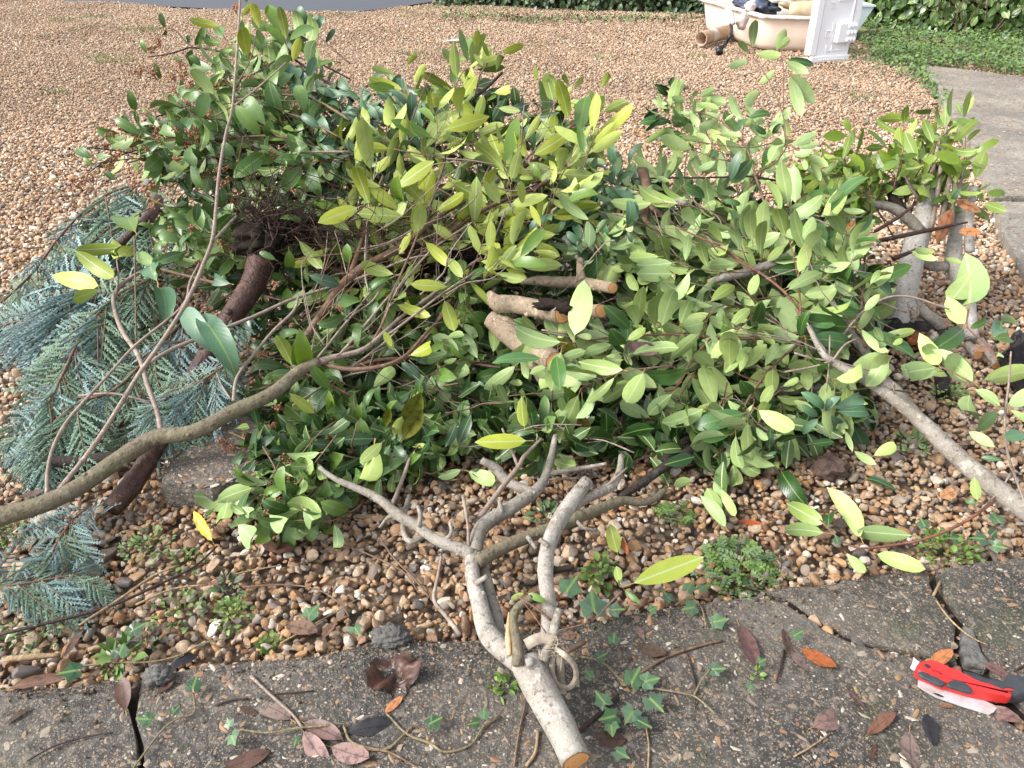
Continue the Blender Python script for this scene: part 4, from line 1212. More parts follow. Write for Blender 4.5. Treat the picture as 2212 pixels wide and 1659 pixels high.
# 5. blue-green branch behind
b = branch('blue green branch with glossy upper leaves behind the lime crown', P(920, 420, 2.6))
stick(b, [(2212, 1000, 14), (2100, 760, 12), (1950, 640, 12), (1780, 600, 10), (1500, 590, 8)], 'twig_dark', reg=1, off=.12)
stick(b, [(2212, 500, 8), (2020, 400, 7)], 'twig_dark', 'limb', reg=1, off=.2)
stick(b, [(100, 640, 16), (0, 560, 15), (-130, 480, 13), (-330, 330, 10)], 'twig_dark', 'limb', reg=2, off=.15)
crown(b, [(590, 160), (700, 150), (830, 190), (930, 210), (960, 300), (760, 340), (620, 300)], 26, 'blue', .085, (930, 420), flip=.12, off=.12)
b = branch('thin blue leafed shoot reaching back left above the heap', P(760, 160, 3.0), group='cut branches in the heap')
stick(b, [(2212, 400, 8), (2080, 290, 7), (2000, 215, 6), (1950, 190, 4)], 'twig_brown', reg=1, off=.25)
hero(b, 1, [(1955, 190, 1890, 40, 't'), (1960, 190, 1855, 190, 't'), (1970, 200, 1975, 110, 't'), (1985, 200, 2040, 110, 't'), (2020, 270, 1910, 330, 't'), (2050, 280, 2110, 190, 't'), (1990, 250, 1700, 250, 't'), (2000, 200, 1990, 90, 't')], 'blue', off=.25)
for q in range(9):
    x, y = rnd.uniform(600, 690), rnd.uniform(45, 140)
    put_leaf(b, 'blue', P(x, y, D(y) + .2), rv(), FACE + rv(.4), .075)

# 6. flowering branches at the back left
F1 = branch('bud laden branch at the far left with curled green leaves', P(600, 330, 2.5), group='branches with pink buds')
F2 = branch('uppermost bud laden shoot, reaching left over bare gravel', P(520, 130, 2.9), group='branches with pink buds')
F3 = branch('bud laden branch under the tall stem, leaves mixed green', P(560, 300, 2.45), group='branches with pink buds')
stick(F1, [(1900, 880, 13), (1700, 860, 13), (1500, 870, 12), (1330, 900, 10), (1290, 920, 8)], 'twig_brown', reg=1, off=.05)
stick(F1, [(1110, 950, 8), (900, 945, 8), (740, 990, 7), (600, 1060, 6), (540, 1130, 4)], 'twig_dark', 'limb', reg=1, off=.0)
stick(F1, [(1100, 870, 7), (1040, 800, 7), (980, 740, 6), (890, 715, 5)], 'twig_dark', 'limb', reg=1, off=.05)
stick(F1, [(1400, 760, 8), (1250, 715, 8), (1130, 720, 6)], 'twig_red', 'limb', reg=1, off=.0)
stick(F2, [(1520, 350, 9), (1420, 330, 9), (1220, 300, 9), (1140, 320, 8), (1050, 345, 6), (930, 360, 5)], 'twig_dark', reg=1, off=.1)
stick(F2, [(1240, 310, 6), (1170, 260, 6), (1120, 200, 5), (1060, 175, 4)], 'twig_dark', 'limb', reg=1, off=.1)
stick(F3, [(2212, 760, 14), (2050, 660, 13), (1920, 610, 12), (1700, 600, 11), (1500, 630, 8)], 'twig_brown', reg=1, off=-.05)
stick(F3, [(2212, 960, 12), (2000, 960, 11), (1850, 970, 8)], 'twig_grey', 'limb', reg=1, off=-.05)
stick(F3, [(2150, 870, 8), (1950, 760, 8), (1800, 710, 7)], 'twig_brown', 'limb', reg=1, off=0)
hero(F2, 1, [(1220, 300, 1290, 195, 't'), (1220, 300, 1180, 390, 't'), (930, 350, 890, 250, 't'), (1050, 190, 1010, 90, 't'), (1280, 430, 1200, 340, 't'), (1360, 300, 1280, 220, 't'), (1050, 180, 1040, 230, 't'), (970, 380, 1010, 490, 't'), (1180, 340, 1230, 430, 't'), (1190, 280, 1190, 220, 't'), (1100, 350, 1130, 390, 't')], 'mid', off=.1)
for x, y in [(1000, 210), (1010, 290), (1150, 370), (910, 400), (1190, 490), (1070, 420), (1190, 420), (990, 400), (1500, 110)]:
    put_bud(F2, P(*Z(1, x, y), D(y * .34) + .08), Vector((-.3, 0, -.5)) + rv(.3), .06)
hero(F1, 1, [(600, 1010, 470, 930, 't'), (610, 1050, 520, 1000, 't'), (860, 720, 820, 590, 't'), (880, 800, 850, 700, 't'), (820, 870, 780, 740, 't'), (1370, 620, 1220, 440, 'u'), (1140, 700, 1060, 600, 'u'), (1290, 680, 1380, 650, 't'), (1500, 1000, 1400, 900, 't'), (1110, 1080, 1040, 950, 't'), (1150, 950, 1130, 860, 't'), (740, 1150, 660, 1080, 't')], 'mid', off=-.02)
for x, y in [(560, 1130), (600, 1080), (740, 1010), (790, 950), (720, 890), (1100, 800), (1130, 740), (1340, 690), (1330, 800), (1230, 970), (1260, 930), (1480, 1130), (910, 1150), (1030, 1180), (1020, 1250), (1180, 870), (820, 770), (1620, 1080), (1460, 1050), (1390, 740), (890, 840), (1270, 900), (1610, 500), (1400, 500), (1740, 460), (1640, 1030)]:
    put_bud(F1 if x < 1390 else F3, P(*Z(1, x, y), D(y * .34) - .04), Vector((-.6, -.2, -.3)) + rv(.3), rnd.uniform(.045, .075))
bare_twigs(F1, [(230, 330), (330, 240), (480, 260), (480, 390)], 8, 20, mats=('twig_dark',), off=-.02)
crown(F1, [(190, 335), (290, 250), (380, 200), (470, 250), (480, 380), (330, 400), (240, 385)], 26, 'mid', .09, (620, 340), nl=(5, 8), flip=.35, off=.02, buds=.7, lie=.6, droop=.6, mat='twig_red')
crown(F3, [(460, 90), (540, 40), (650, 60), (700, 150), (600, 190), (480, 170)], 12, 'mid', .095, (700, 300), nl=(5, 8), flip=.5, off=.12, jit=.08, lie=.5)
bare_twigs(F3, [(380, 230), (560, 130), (720, 250), (720, 420), (430, 420)], 16, 165, mats=('twig_dark', 'twig_brown'), off=-.03)
crown(F3, [(400, 190), (500, 110), (620, 130), (680, 230), (700, 400), (560, 440), (430, 400)], 46, 'mid', .098, (760, 400), nl=(6, 10), flip=.4, off=.08, buds=.35, lie=.55, droop=.6, mat='twig_red')

# 7. leaves behind the roots
b = branch('shaded green branch beneath the root tangle left of centre', P(700, 520, 2.2))
stick(b, [(900, 640, 8), (780, 600, 8), (640, 560, 7), (520, 560, 5)], 'twig_brown', off=.1)
crown(b, [(330, 420), (480, 410), (660, 390), (760, 470), (780, 600), (640, 640), (560, 560), (420, 560), (350, 520)], 30, 'mid', .072, (820, 560), nl=(6, 9), flip=.35, off=.1, buds=.35, lie=.6)
b = branch('dark leafed branch lying along the left side of the red trunk', P(420, 540, 2.2))
stick(b, [(500, 620, 6), (420, 600, 6), (340, 580, 4)], 'twig_brown', off=.02)
crown(b, [(300, 470), (420, 440), (520, 560), (500, 640), (420, 620), (330, 560)], 14, 'mid', .068, (560, 600), nl=(5, 8), flip=.3, off=.05, buds=.4, lie=.6)

# 8. the dense low front of the heap
S1 = branch('curled dark green branch hanging lowest at the front left, pink buds', P(760, 900, 1.75), group='low leafy branches in front')
S2 = branch('shaded green branch behind the grey twigs in the centre', P(900, 800, 1.8), group='low leafy branches in front')
S3 = branch('green branch low in the centre below the sawn logs', P(1100, 850, 1.8), group='low leafy branches in front')
S4 = branch('red tipped leafy shoot arching over the front of the heap', P(860, 880, 1.62), group='low leafy branches in front')
stick(S1, [(2212, 1390, 12), (2050, 1350, 12), (1850, 1240, 12), (1600, 1250, 10), (1500, 1270, 6)], 'twig_brown', reg=4)
stick(S1, [(1800, 1010, 14), (1700, 1010, 13), (1560, 1000, 12)], 'twig_brown', 'limb', reg=4)
stick(S2, [(1200, 880, 9), (1000, 840, 9), (860, 820, 7), (740, 800, 5)], 'twig_brown', off=.08)
stick(S3, [(500, 1120, 20), (600, 1050, 20), (800, 1040, 18), (860, 1040, 12)], 'bark_brown', reg=5)
stick(S3, [(770, 710, 13), (900, 725, 13), (1060, 750, 12), (1200, 760, 8)], 'twig_brown', 'limb', reg=5)
stick(S4, [(420, 1250, 12), (250, 1190, 12), (100, 1110, 12), (0, 1100, 10)], 'twig_red', reg=5, off=-.05)
stick(S4, [(2212, 920, 14, None, -.06), (2050, 830, 13, None, -.06), (1900, 770, 12, None, -.06), (1790, 720, 8, None, -.06)], 'twig_red', 'limb', reg=4)
hero(S4, 4, [(1880, 810, 1700, 900), (1860, 760, 1760, 540), (1870, 750, 1870, 610, 't'), (1950, 800, 1900, 560, 't'), (2100, 900, 1970, 740, 't'), (2050, 880, 1920, 1010), (2010, 1050, 1850, 920), (2100, 1080, 2080, 930, 't'), (1960, 1020, 1840, 980)], 'lime', off=-.07)
hero(S4, 5, [(190, 1170, 45, 1150), (270, 1210, 160, 1320), (400, 1220, 530, 1020, 't', 'turning'), (400, 1200, 520, 920, 't', 'turning'), (360, 1260, 380, 1400, 't', 'turning'), (300, 1130, 330, 1010, 't', 'turning'), (350, 1190, 400, 1070), (450, 1240, 560, 1235), (310, 1250, 180, 1560), (450, 1230, 440, 1490), (150, 1120, 130, 1000, 't')], 'lime', off=-.08)
hero(S3, 5, [(1150, 710, 945, 880), (1080, 990, 1010, 850), (1190, 1000, 1090, 1090), (1290, 1140, 1080, 1030), (1180, 1120, 1190, 990), (820, 1090, 700, 1090), (870, 1050, 800, 1220, 't', 'mid'), (870, 1080, 920, 1190, 't', 'mid'), (540, 830, 420, 720, 't', 'blue'), (940, 870, 890, 830, 't', 'blue'), (1190, 1010, 1280, 1170), (800, 1390, 1010, 1470), (800, 1380, 650, 1440), (810, 1390, 990, 1440, 't'), (1060, 1090, 1010, 1060), (840, 770, 790, 960, 't')], 'pale', off=-.05)
hero(S1, 4, [(1560, 1600, 1280, 1560), (1730, 1560, 1600, 1690), (1480, 1130, 1580, 1110), (1900, 1300, 1750, 1390, 't'), (2000, 1320, 1870, 1550), (1700, 1180, 1690, 1120)], 'mid', off=-.08)
hero(S1, 7, [(1010, -30, 980, 90), (1060, 0, 1130, 50), (1040, 70, 1145, 180), (1180, 30, 1275, 115), (1330, 0, 1420, 105), (960, 0, 900, 60), (1090, 40, 1030, 10)], 'mid', z=.1)
for x, y in [(1470, 1240), (1530, 1290), (1620, 1160), (1640, 1470), (1990, 1460), (1820, 1020), (1830, 1290), (1770, 1080), (1500, 1370), (1430, 1540), (1850, 1600), (1700, 1520), (1620, 630), (1710, 640), (1780, 190)]:
    put_bud(S1, P(*Z(4, x, y), D(540 + y * .34) - .07), Vector((-.6, -.3, .1)) + rv(.3), rnd.uniform(.03, .045))
bare_twigs(S1, [(490, 930), (860, 980), (700, 1090), (490, 1080)], 8, 10, off=-.03)
crown(S1, [(490, 930), (560, 870), (660, 900), (740, 930), (860, 980), (800, 1040), (700, 1070), (680, 1130), (560, 1150), (490, 1080)], 40, 'mid', .072, (900, 900), nl=(7, 11), flip=.4, off=.0, jit=.05, buds=.3, down=.15, lie=.6, droop=.5)
bare_twigs(S2, [(560, 830), (620, 700), (720, 600), (1000, 600), (1040, 760), (740, 900)], 8, 30, off=-.04)
crown(S2, [(560, 830), (620, 700), (720, 600), (880, 590), (1000, 600), (1040, 760), (900, 850), (740, 880)], 44, 'mid', .078, (960, 820), nl=(7, 10), flip=.4, off=.06, jit=.06, buds=.12, lie=.6, droop=.5)
bare_twigs(S3, [(880, 800), (1150, 820), (1330, 960), (900, 960)], 12, 170, off=-.04)
crown(S3, [(880, 800), (1040, 720), (1150, 820), (1290, 880), (1330, 960), (1180, 1000), (1050, 960), (900, 960)], 38, 'mid', .08, (1200, 860), nl=(7, 10), flip=.6, off=.02, jit=.05, lie=.55, droop=.5)
crown(S4, [(640, 800), (760, 820), (860, 900), (960, 920), (900, 1000), (800, 1000), (700, 920)], 18, 'mid', .085, (1000, 960), nl=(6, 9), flip=.4, off=-.02, jit=.04, mat='twig_red', lie=.6, droop=.5)

# 9. the sparse shoot standing up on the right
b = branch('tall sparse shoot of pale leaves standing up right of centre', P(1660, 470, 2.2))
stick(b, [(640, 1480, 14), (600, 1370, 14), (545, 1200, 13), (512, 1105, 13), (470, 960, 10), (380, 840, 9), (270, 750, 8), (110, 690, 7), (108, 640, 5)], 'twig_brown', reg=3, off=-.02)
stick(b, [(515, 1110, 10), (545, 1080, 9), (640, 1030, 7), (712, 920, 7), (700, 870, 7), (700, 800, 6), (680, 700, 6), (600, 510, 5), (500, 360, 4)], 'twig_brown', 'limb', reg=3, off=-.05)
stick(b, [(690, 700, 5), (692, 560, 5), (690, 400, 5), (660, 340, 4)], 'twig_red', 'limb', reg=3, off=-.06)
stick(b, [(700, 875, 6), (560, 920, 6), (440, 932, 6), (200, 905, 6), (40, 880, 5), (-60, 900, 4)], 'twig_brown', 'limb', reg=3, off=-.04)
stick(b, [(720, 900, 5), (790, 960, 5), (850, 1000, 4)], 'twig_brown', 'twig', reg=3, off=-.05)
stick(b, [(660, 1145, 12), (480, 1115, 10), (260, 1122, 9), (0, 1125, 9), (-250, 1130, 8)], 'twig_dark', 'limb', reg=3, off=.02)
hero(b, 3, [(495, 330, 505, 120), (480, 345, 410, 260), (500, 340, 660, 350), (490, 375, 330, 430), (640, 330, 700, 190), (630, 330, 730, 240), (690, 370, 885, 405, 't', 'dark'), (690, 380, 840, 460), (655, 430, 550, 520), (720, 440, 870, 630), (720, 450, 805, 710), (690, 730, 720, 850), (670, 700, 640, 760), (690, 770, 625, 840, 't', 'dark'), (760, 960, 585, 1055), (720, 930, 890, 850), (770, 940, 900, 910), (830, 980, 965, 1040), (820, 990, 835, 1075), (860, 1010, 925, 1120), (740, 980, 870, 960), (700, 910, 620, 890), (190, 880, 50, 870), (180, 890, 210, 1060), (90, 920, 165, 1080), (290, 930, 300, 1155), (260, 850, 410, 850), (120, 650, 275, 680), (150, 630, 310, 640), (110, 630, 150, 560), (90, 625, -20, 625), (150, 620, 250, 560), (90, 700, 160, 800), (310, 770, 370, 730), (130, 860, 60, 770), (340, 1180, 480, 1025, 't', 'pale'), (350, 1170, 400, 980, 't', 'blue'), (20, 870, -60, 800), (30, 930, -40, 1100), (260, 940, 230, 990, 't'), (85, 800, 150, 830)], 'pale', off=-.05)
crown(b, [(1440, 210), (1540, 190), (1690, 250), (1770, 330), (1620, 420), (1450, 400)], 11, 'pale', .095, (1640, 480), nl=(5, 8), flip=.85, off=0, jit=.04, lie=.45, droop=.4)
b = branch('small drooping twig of dark leaves above the right hand gravel', P(1440, 200, 2.7), 'leafy_twig', 'twig', 'leafy twigs')
stick(b, [(2212, 550, 5), (2120, 580, 5), (2060, 640, 4), (2040, 760, 3)], 'twig_brown', reg=2, off=.02)
stick(b, [(2140, 440, 4), (2130, 500, 4), (2212, 560, 4)], 'twig_brown', 'limb', reg=2, off=.02)
hero(b, 2, [(2115, 570, 2015, 540, 't'), (2100, 610, 2030, 560, 't'), (2140, 470, 2090, 550, 't'), (2150, 510, 2200, 570, 't'), (2040, 670, 1945, 755, 't'), (2060, 740, 1960, 820, 't'), (2050, 740, 2110, 780, 't'), (2110, 650, 2180, 660, 't'), (2050, 720, 2010, 760, 't'), (2080, 730, 2090, 680, 'u', 'pale')], 'dark', off=.02)

# 10. the pale mass on the right: five limbs
Q = []
for lab, bs in (('pale leaved limb over the upper right of the heap, beside the cut fork', (1500, 480)), ('broad fan of pale leaves with red stalks right of centre', (1680, 600)),
                ('pale leaved limb hanging below the sawn logs', (1420, 800)), ('pale leaved limb drooping to the gravel on the lower right', (1640, 900)), ('pale leaved limb beside the right hand stump', (1820, 720))):
    Q.append(branch(lab, P(bs[0], bs[1], D(bs[1]) + .1), group='pale leaved limbs on the right'))
stick(Q[0], [(540, 1400, 9), (440, 1180, 9), (330, 1000, 8), (230, 850, 7)], 'twig_brown', off=.1, z=None, reg=3) if False else None
stick(Q[0], [(1870, 1570, 12), (1830, 1400, 12), (1770, 1240, 12), (1720, 1150, 10)], 'twig_brown', reg=2, off=-.02)
stick(Q[1], [(1080, 590, 22), (960, 545, 20), (820, 525, 20), (650, 545, 20), (480, 560, 19), (240, 550, 17), (0, 535, 13)], 'twig_brown', reg=6, off=-.08)
stick(Q[1], [(830, 500, 16), (790, 400, 15), (720, 290, 14), (620, 200, 13), (520, 130, 12), (420, 80, 11), (330, 10, 9)], 'twig_red', 'limb', reg=6, off=-.08)
stick(Q[1], [(440, 1640, 9), (280, 1560, 9), (140, 1490, 8), (20, 1440, 6)], 'twig_red', 'limb', reg=3, off=-.1)
stick(Q[1], [(800, 480, 9), (795, 300, 9), (780, 150, 8), (730, -60, 7)], 'twig_red', 'limb', reg=6, off=-.1)
stick(Q[2], [(2200, 530, 10), (1900, 540, 11), (1700, 555, 9), (1560, 580, 6)], 'twig_red', reg=5, off=-.08)
stick(Q[2], [(1540, 515, 11), (1440, 525, 11), (1290, 505, 8)], 'twig_grey', 'limb', reg=5, off=-.08)
stick(Q[2], [(2040, 890, 9), (2130, 880, 9), (2200, 780, 8)], 'twig_red', 'limb', reg=5, off=-.08)
stick(Q[2], [(2000, 880, 8), (1700, 890, 8), (1350, 900, 7), (1000, 930, 6)], 'twig_brown', 'limb', reg=5, off=-.02)
stick(Q[3], [(830, 560, 13), (660, 700, 13), (530, 850, 13), (440, 1000, 12), (400, 1120, 11), (350, 1210, 10), (250, 1310, 8)], 'twig_brown', reg=6, off=-.09)
stick(Q[3], [(810, 520, 10), (850, 660, 10), (870, 800, 9), (870, 950, 7)], 'twig_brown', 'limb', reg=6, off=-.08)
stick(Q[3], [(230, 560, 9), (140, 660, 9), (60, 780, 9), (0, 890, 8)], 'twig_red', 'limb', reg=6, off=-.09)
stick(Q[3], [(560, 840, 9), (420, 790, 9), (270, 690, 7)], 'twig_red', 'limb', reg=6, off=-.09)
stick(Q[4], [(1210, 620, 14), (1180, 480, 13), (1190, 300, 12), (1205, 100, 11), (1210, 10, 9)], 'twig_brown', reg=6, off=-.04)
stick(Q[4], [(1060, 550, 12), (1120, 470, 12), (1220, 370, 11), (1350, 300, 11), (1490, 295, 11), (1640, 340, 10), (1740, 375, 9)], 'twig_grey', 'limb', reg=6, off=-.1)
hero(Q[1], 3, [(140, 1450, 60, 1300), (320, 1550, 215, 1400), (220, 1590, 50, 1580), (420, 1600, 365, 1430), (500, 1560, 470, 1300), (545, 1650, 555, 1370), (710, 1520, 650, 1300), (760, 1560, 900, 1380), (800, 1640, 920, 1430), (960, 1300, 1060, 1210), (1000, 1240, 920, 1190), (1030, 1200, 1080, 1110), (1060, 1240, 1180, 1170), (990, 1330, 1080, 1440), (1050, 1320, 1180, 1340), (1060, 1290, 1170, 1240), (870, 1330, 850, 1230), (860, 1300, 740, 1310), (1010, 1320, 970, 1430), (710, 1540, 600, 1640), (300, 1260, 420, 1290, 't'), (210, 1260, 90, 1180, 't')], 'pale', off=-.1)
hero(Q[1], 6, [(410, 85, 215, 95), (540, 130, 480, 280), (630, 300, 500, 390), (690, 250, 830, 170), (690, 270, 930, 130), (780, 170, 850, -40), (800, 290, 1000, 250), (820, 380, 1030, 420), (810, 450, 1000, 470, 't'), (210, 340, 380, 210), (170, 310, 0, 420, 't'), (380, 250, 480, 340), (600, 420, 500, 340), (640, 440, 660, 340), (730, 500, 480, 500), (30, 490, 100, 310), (340, 500, 470, 370), (340, 720, 350, 500), (410, 790, 460, 630)], 'pale', off=-.11)
hero(Q[2], 5, [(2060, 890, 1780, 750), (2140, 890, 1960, 1030), (1900, 510, 1850, 320), (1890, 520, 1920, 240), (1760, 590, 1560, 650), (1770, 640, 1660, 760), (1790, 600, 2010, 640, 't', 'purple'), (1550, 660, 1480, 890), (1270, 510, 1150, 430), (1290, 520, 1180, 720), (1370, 540, 1500, 650, 't', 'turning'), (1500, 540, 1620, 550), (1380, 690, 1560, 640), (2040, 520, 2120, 230), (2150, 150, 1900, 150), (2060, 40, 1850, 50), (1510, 990, 1580, 1180, 't', 'turning'), (1540, 970, 1440, 880, 't', 'yellow') if False else (1540, 970, 1440, 880, 't', 'bush'), (1430, 1080, 1330, 1160), (1450, 1050, 1400, 930), (1870, 520, 1710, 370, 't'), (2170, 500, 2212, 680), (1410, 1120, 1440, 1020), (1660, 890, 1640, 830)], 'pale', off=-.1)
hero(Q[3], 6, [(140, 680, 340, 905), (90, 770, 250, 1005), (270, 750, 130, 640), (350, 760, 350, 560), (400, 780, 480, 610), (430, 770, 570, 600), (560, 760, 660, 580), (620, 940, 620, 760), (540, 860, 400, 860), (670, 870, 800, 810), (850, 910, 830, 760), (350, 1100, 210, 960), (0, 1000, 100, 1330), (300, 1260, 180, 1390), (330, 1270, 520, 1340, 'u'), (380, 1190, 520, 1190), (370, 1330, 400, 1520), (360, 1290, 540, 1430), (130, 1450, 0, 1480), (230, 1420, 380, 1660), (200, 1480, 280, 1660), (330, 1390, 320, 1500), (540, 1000, 620, 860), (1080, 1130, 1120, 1250), (660, 1390, 650, 1330), (720, 1190, 640, 1240), (660, 1370, 790, 1580, 't', 'dark'), (560, 1300, 640, 1280, 't', 'dark'), (1240, 1310, 1410, 1230), (1120, 1260, 1260, 1350, 'u'), (830, 1230, 1000, 1210, 't', 'dark'), (600, 1270, 610, 1150, 't', 'dark')], 'pale', off=-.1)
# dark blue-green rosette low on the right
hero(Q[3], 6, [(960, 1020, 850, 910, 't'), (980, 1010, 1220, 930, 't'), (1000, 1020, 1250, 1020, 't'), (970, 1040, 1060, 1120, 't'), (930, 1050, 800, 1160, 't'), (940, 1030, 1030, 930, 't'), (920, 1060, 830, 1000, 't'), (960, 1030, 980, 960, 't')], 'blue', off=-.13)
hero(Q[4], 6, [(960, 740, 1120, 860), (1440, 750, 1700, 770), (1240, 840, 1330, 650), (980, 560, 1085, 660), (1090, 850, 1090, 1000), (1370, 610, 1440, 560), (1330, 600, 1270, 490), (1480, 0, 1640, 60), (1230, 230, 1300, 130), (1190, 400, 1290, 290), (1110, 90, 1115, 210, 't', 'dark')], 'pale', off=-.12)
hero(Q[4], 10, [(1230, 1370, 1020, 1100), (1270, 1440, 730, 1430), (1680, 1620, 1260, 1240), (1670, 1560, 2200, 1400), (1210, 30, 880, 0), (1250, 90, 1470, 150), (620, 1180, 400, 1600), (650, 1140, 780, 1050), (620, 1130, 640, 1010), (610, 1120, 450, 1130)], 'pale', off=-.2)
CP_ = [[(1230, 480), (1330, 350), (1480, 380), (1560, 370), (1620, 470), (1600, 600), (1400, 620), (1300, 600)],
       [(1380, 560), (1560, 440), (1700, 420), (1830, 420), (1850, 540), (1780, 660), (1600, 680), (1420, 660)],
       [(1120, 720), (1330, 640), (1500, 680), (1560, 800), (1520, 940), (1380, 940), (1250, 860)],
       [(1480, 720), (1660, 680), (1780, 740), (1850, 850), (1880, 930), (1720, 990), (1570, 1070), (1500, 980)],
       [(1720, 600), (1830, 490), (1875, 560), (1885, 640), (1840, 740), (1850, 840), (1760, 780)]]
for q, pl, n_, anc in zip(Q, CP_, (26, 37, 30, 36, 18), ((1700, 560), (1760, 760), (1700, 760), (1800, 700), (1830, 780))):
    crown(q, pl, n_, 'pale', .108, anc, nl=(6, 9), flip=.85, off=.02, jit=.09, lie=.48, droop=.55, length=(.14, .3))
    bare_twigs(q, pl, 9, 160)
b = branch('dark glossy leaved branch behind the cut fork, right of the lime crown', P(1400, 480, 2.3))
stick(b, [(1660, 1600, 10), (1600, 1500, 10), (1540, 1460, 8)], 'twig_red', reg=2, off=.0)
hero(b, 2, [(1730, 1140, 1790, 1000), (1720, 1160, 1600, 1230, 't', 'dark'), (1730, 1180, 1740, 1060, 't'), (1640, 1290, 1560, 1430, 't'), (1620, 1340, 1790, 1370, 't'), (1620, 1490, 1710, 1380), (1680, 1530, 1700, 1440, 't'), (1700, 1560, 1810, 1600, 't'), (1500, 1510, 1540, 1590, 't'), (1750, 1200, 1830, 1190), (1490, 1400, 1600, 1300, 't'), (1250, 950, 1200, 790, 't')], 'blue', off=.0)
crown(b, [(1180, 380), (1290, 340), (1400, 360), (1420, 500), (1330, 580), (1230, 560), (1190, 460)], 24, 'blue', .08, (1480, 560), nl=(6, 9), flip=.35, off=.08, lie=.55)

# 11. twigs at the right edge and front right
b = branch('leafy twig rising at the right edge over the gravel', G(2190, 1100, .05), 'leafy_twig', 'twig', 'leafy twigs')
stick(b, [(2212, 1330, 12, .12), (2130, 1420, 12, .10), (2110, 1200, 12, .17), (2095, 1050, 12, .22), (2110, 850, 11, .28), (2130, 650, 9, .34)][:0] or [(2230, 1640, 12, .08), (2170, 1470, 12, .12), (2110, 1290, 12, .18), (2090, 1080, 12, .24), (2115, 850, 10, .30), (2130, 640, 8, .36)], 'twig_grey', reg=6)
stick(b, [(2130, 1410, 9, .12), (2050, 1530, 9, .09), (1920, 1659, 8, .06)], 'twig_grey', 'limb', reg=6)
stick(b, [(1860, 380, 9, .34), (1855, 490, 9, .33), (1960, 580, 9, .32), (2040, 700, 8, .31)], 'twig_red', 'limb', reg=6)
stick(b, [(1690, 740, 9, .3), (1810, 800, 9, .3), (1930, 870, 9, .29), (2090, 990, 9, .27)], 'twig_brown', 'limb', reg=6)
hero(b, 6, [(1940, 830, 2230, 760), (1920, 860, 1710, 660), (1690, 740, 1420, 780), (1690, 750, 1580, 590), (2060, 1010, 1930, 1120, 't', 'lime'), (2080, 1000, 1950, 890), (2100, 1000, 2240, 910), (2110, 1000, 2240, 1080), (1870, 890, 1850, 1090), (2050, 1260, 1890, 1160), (2090, 1330, 1960, 1310, 't', 'blue'), (2060, 1190, 2212, 1160, 't', 'blue'), (1740, 330, 1860, 190), (1860, 380, 1880, 150), (1990, 570, 2100, 440, 't', 'blue'), (2090, 560, 2040, 400, 't', 'blue'), (1850, 490, 1750, 340), (1920, 450, 1990, 430, 't', 'mid'), (1980, 450, 1900, 480, 't', 'mid'), (2050, 640, 2060, 690), (1990, 560, 2160, 550, 't', 'mid'), (1840, 490, 1700, 600, 't', 'mid')], 'pale', z=.3)
hero(b, 6, [(1930, 1610, 1840, 1580, 't', 'mid'), (1920, 1600, 1900, 1480)], 'pale', z=.12)
b = branch('long thin red stem with four pale leaves on the front right gravel', G(2000, 1160, .03), 'leafy_twig', 'twig', 'leafy twigs')
stick(b, [(2090, -20, 10, .09), (1960, 70, 10, .08), (1780, 145, 9, .06), (1550, 180, 8, .05), (1480, 170, 6, .05)], 'twig_red', reg=8)
stick(b, [(1480, 170, 6, .05), (1420, 130, 6, .05), (1350, 60, 5, .06)], 'twig_brown', 'twig', reg=8)
hero(b, 8, [(1775, 130, 1525, 110), (1535, 165, 1450, -40), (1395, 120, 1195, 90), (1390, 90, 1225, 0), (1560, 195, 1785, 265), (1455, 195, 1535, 280), (1385, 100, 1390, 10, 't', 'dark'), (965, 110, 880, -20), (1000, 60, 950, -40)], 'pale', z=.055)
b = thing('fallen_leaf', G(1318, 1180, .03), 'pale green leaf standing on the gravel beside the forked trunk', 'leaf', 'green leaves on the ground')
hero(b, 8, [(500, 215, 470, 110)], 'lime', z=.05)

# ------------------------------------------------------------------ long branch from the right, and the bush with its stump
b = branch('long smooth branch slanting down to the lower right corner', G(2240, 1140, .03))
stick(b, [(2300, 1700, 78, .06), (2100, 1560, 74, .08), (1900, 1400, 70, .10), (1720, 1240, 64, .125), (1600, 1120, 58, .145), (1450, 990, 46, .17), (1300, 880, 40, .195), (1150, 790, 34, .22), (1010, 710, 28, .24), (930, 640, 22, .26), (850, 480, 16, .30)], 'bark_grey', reg=6, seg=14, wob=.05, knots=6)
stick(b, [(1600, 1130, 50, .115), (1500, 1020, 52, .12), (1400, 900, 50, .13), (1320, 820, 46, .14), (1230, 690, 42, .17), (1190, 600, 34, .2)], 'bark_grey', 'limb', reg=6, seg=11, wob=.08)
stick(b, [(1230, 680, 34, .18), (1130, 540, 30, .22), (1060, 430, 24, .26), (1000, 330, 18, .3)], 'bark_grey', 'limb', reg=6, seg=9, wob=.06)
for s_ in ([(1020, 700, 14, .24), (900, 690, 13, .24), (760, 650, 10, .25)], [(1010, 690, 12, .25), (1080, 600, 10, .27), (1160, 560, 8, .28)], [(960, 640, 12, .26), (900, 560, 10, .28), (840, 460, 8, .31)], [(985, 540, 8, .28), (980, 700, 8, .24), (965, 900, 6, .17)], [(1380, 1000, 12, .16), (1390, 900, 9, .2), (1390, 840, 7, .23)], [(1000, 700, 11, .25), (870, 740, 10, .23), (700, 770, 8, .22)]):
    stick(b, s_, 'twig_grey', 'twig', reg=6, seg=6)

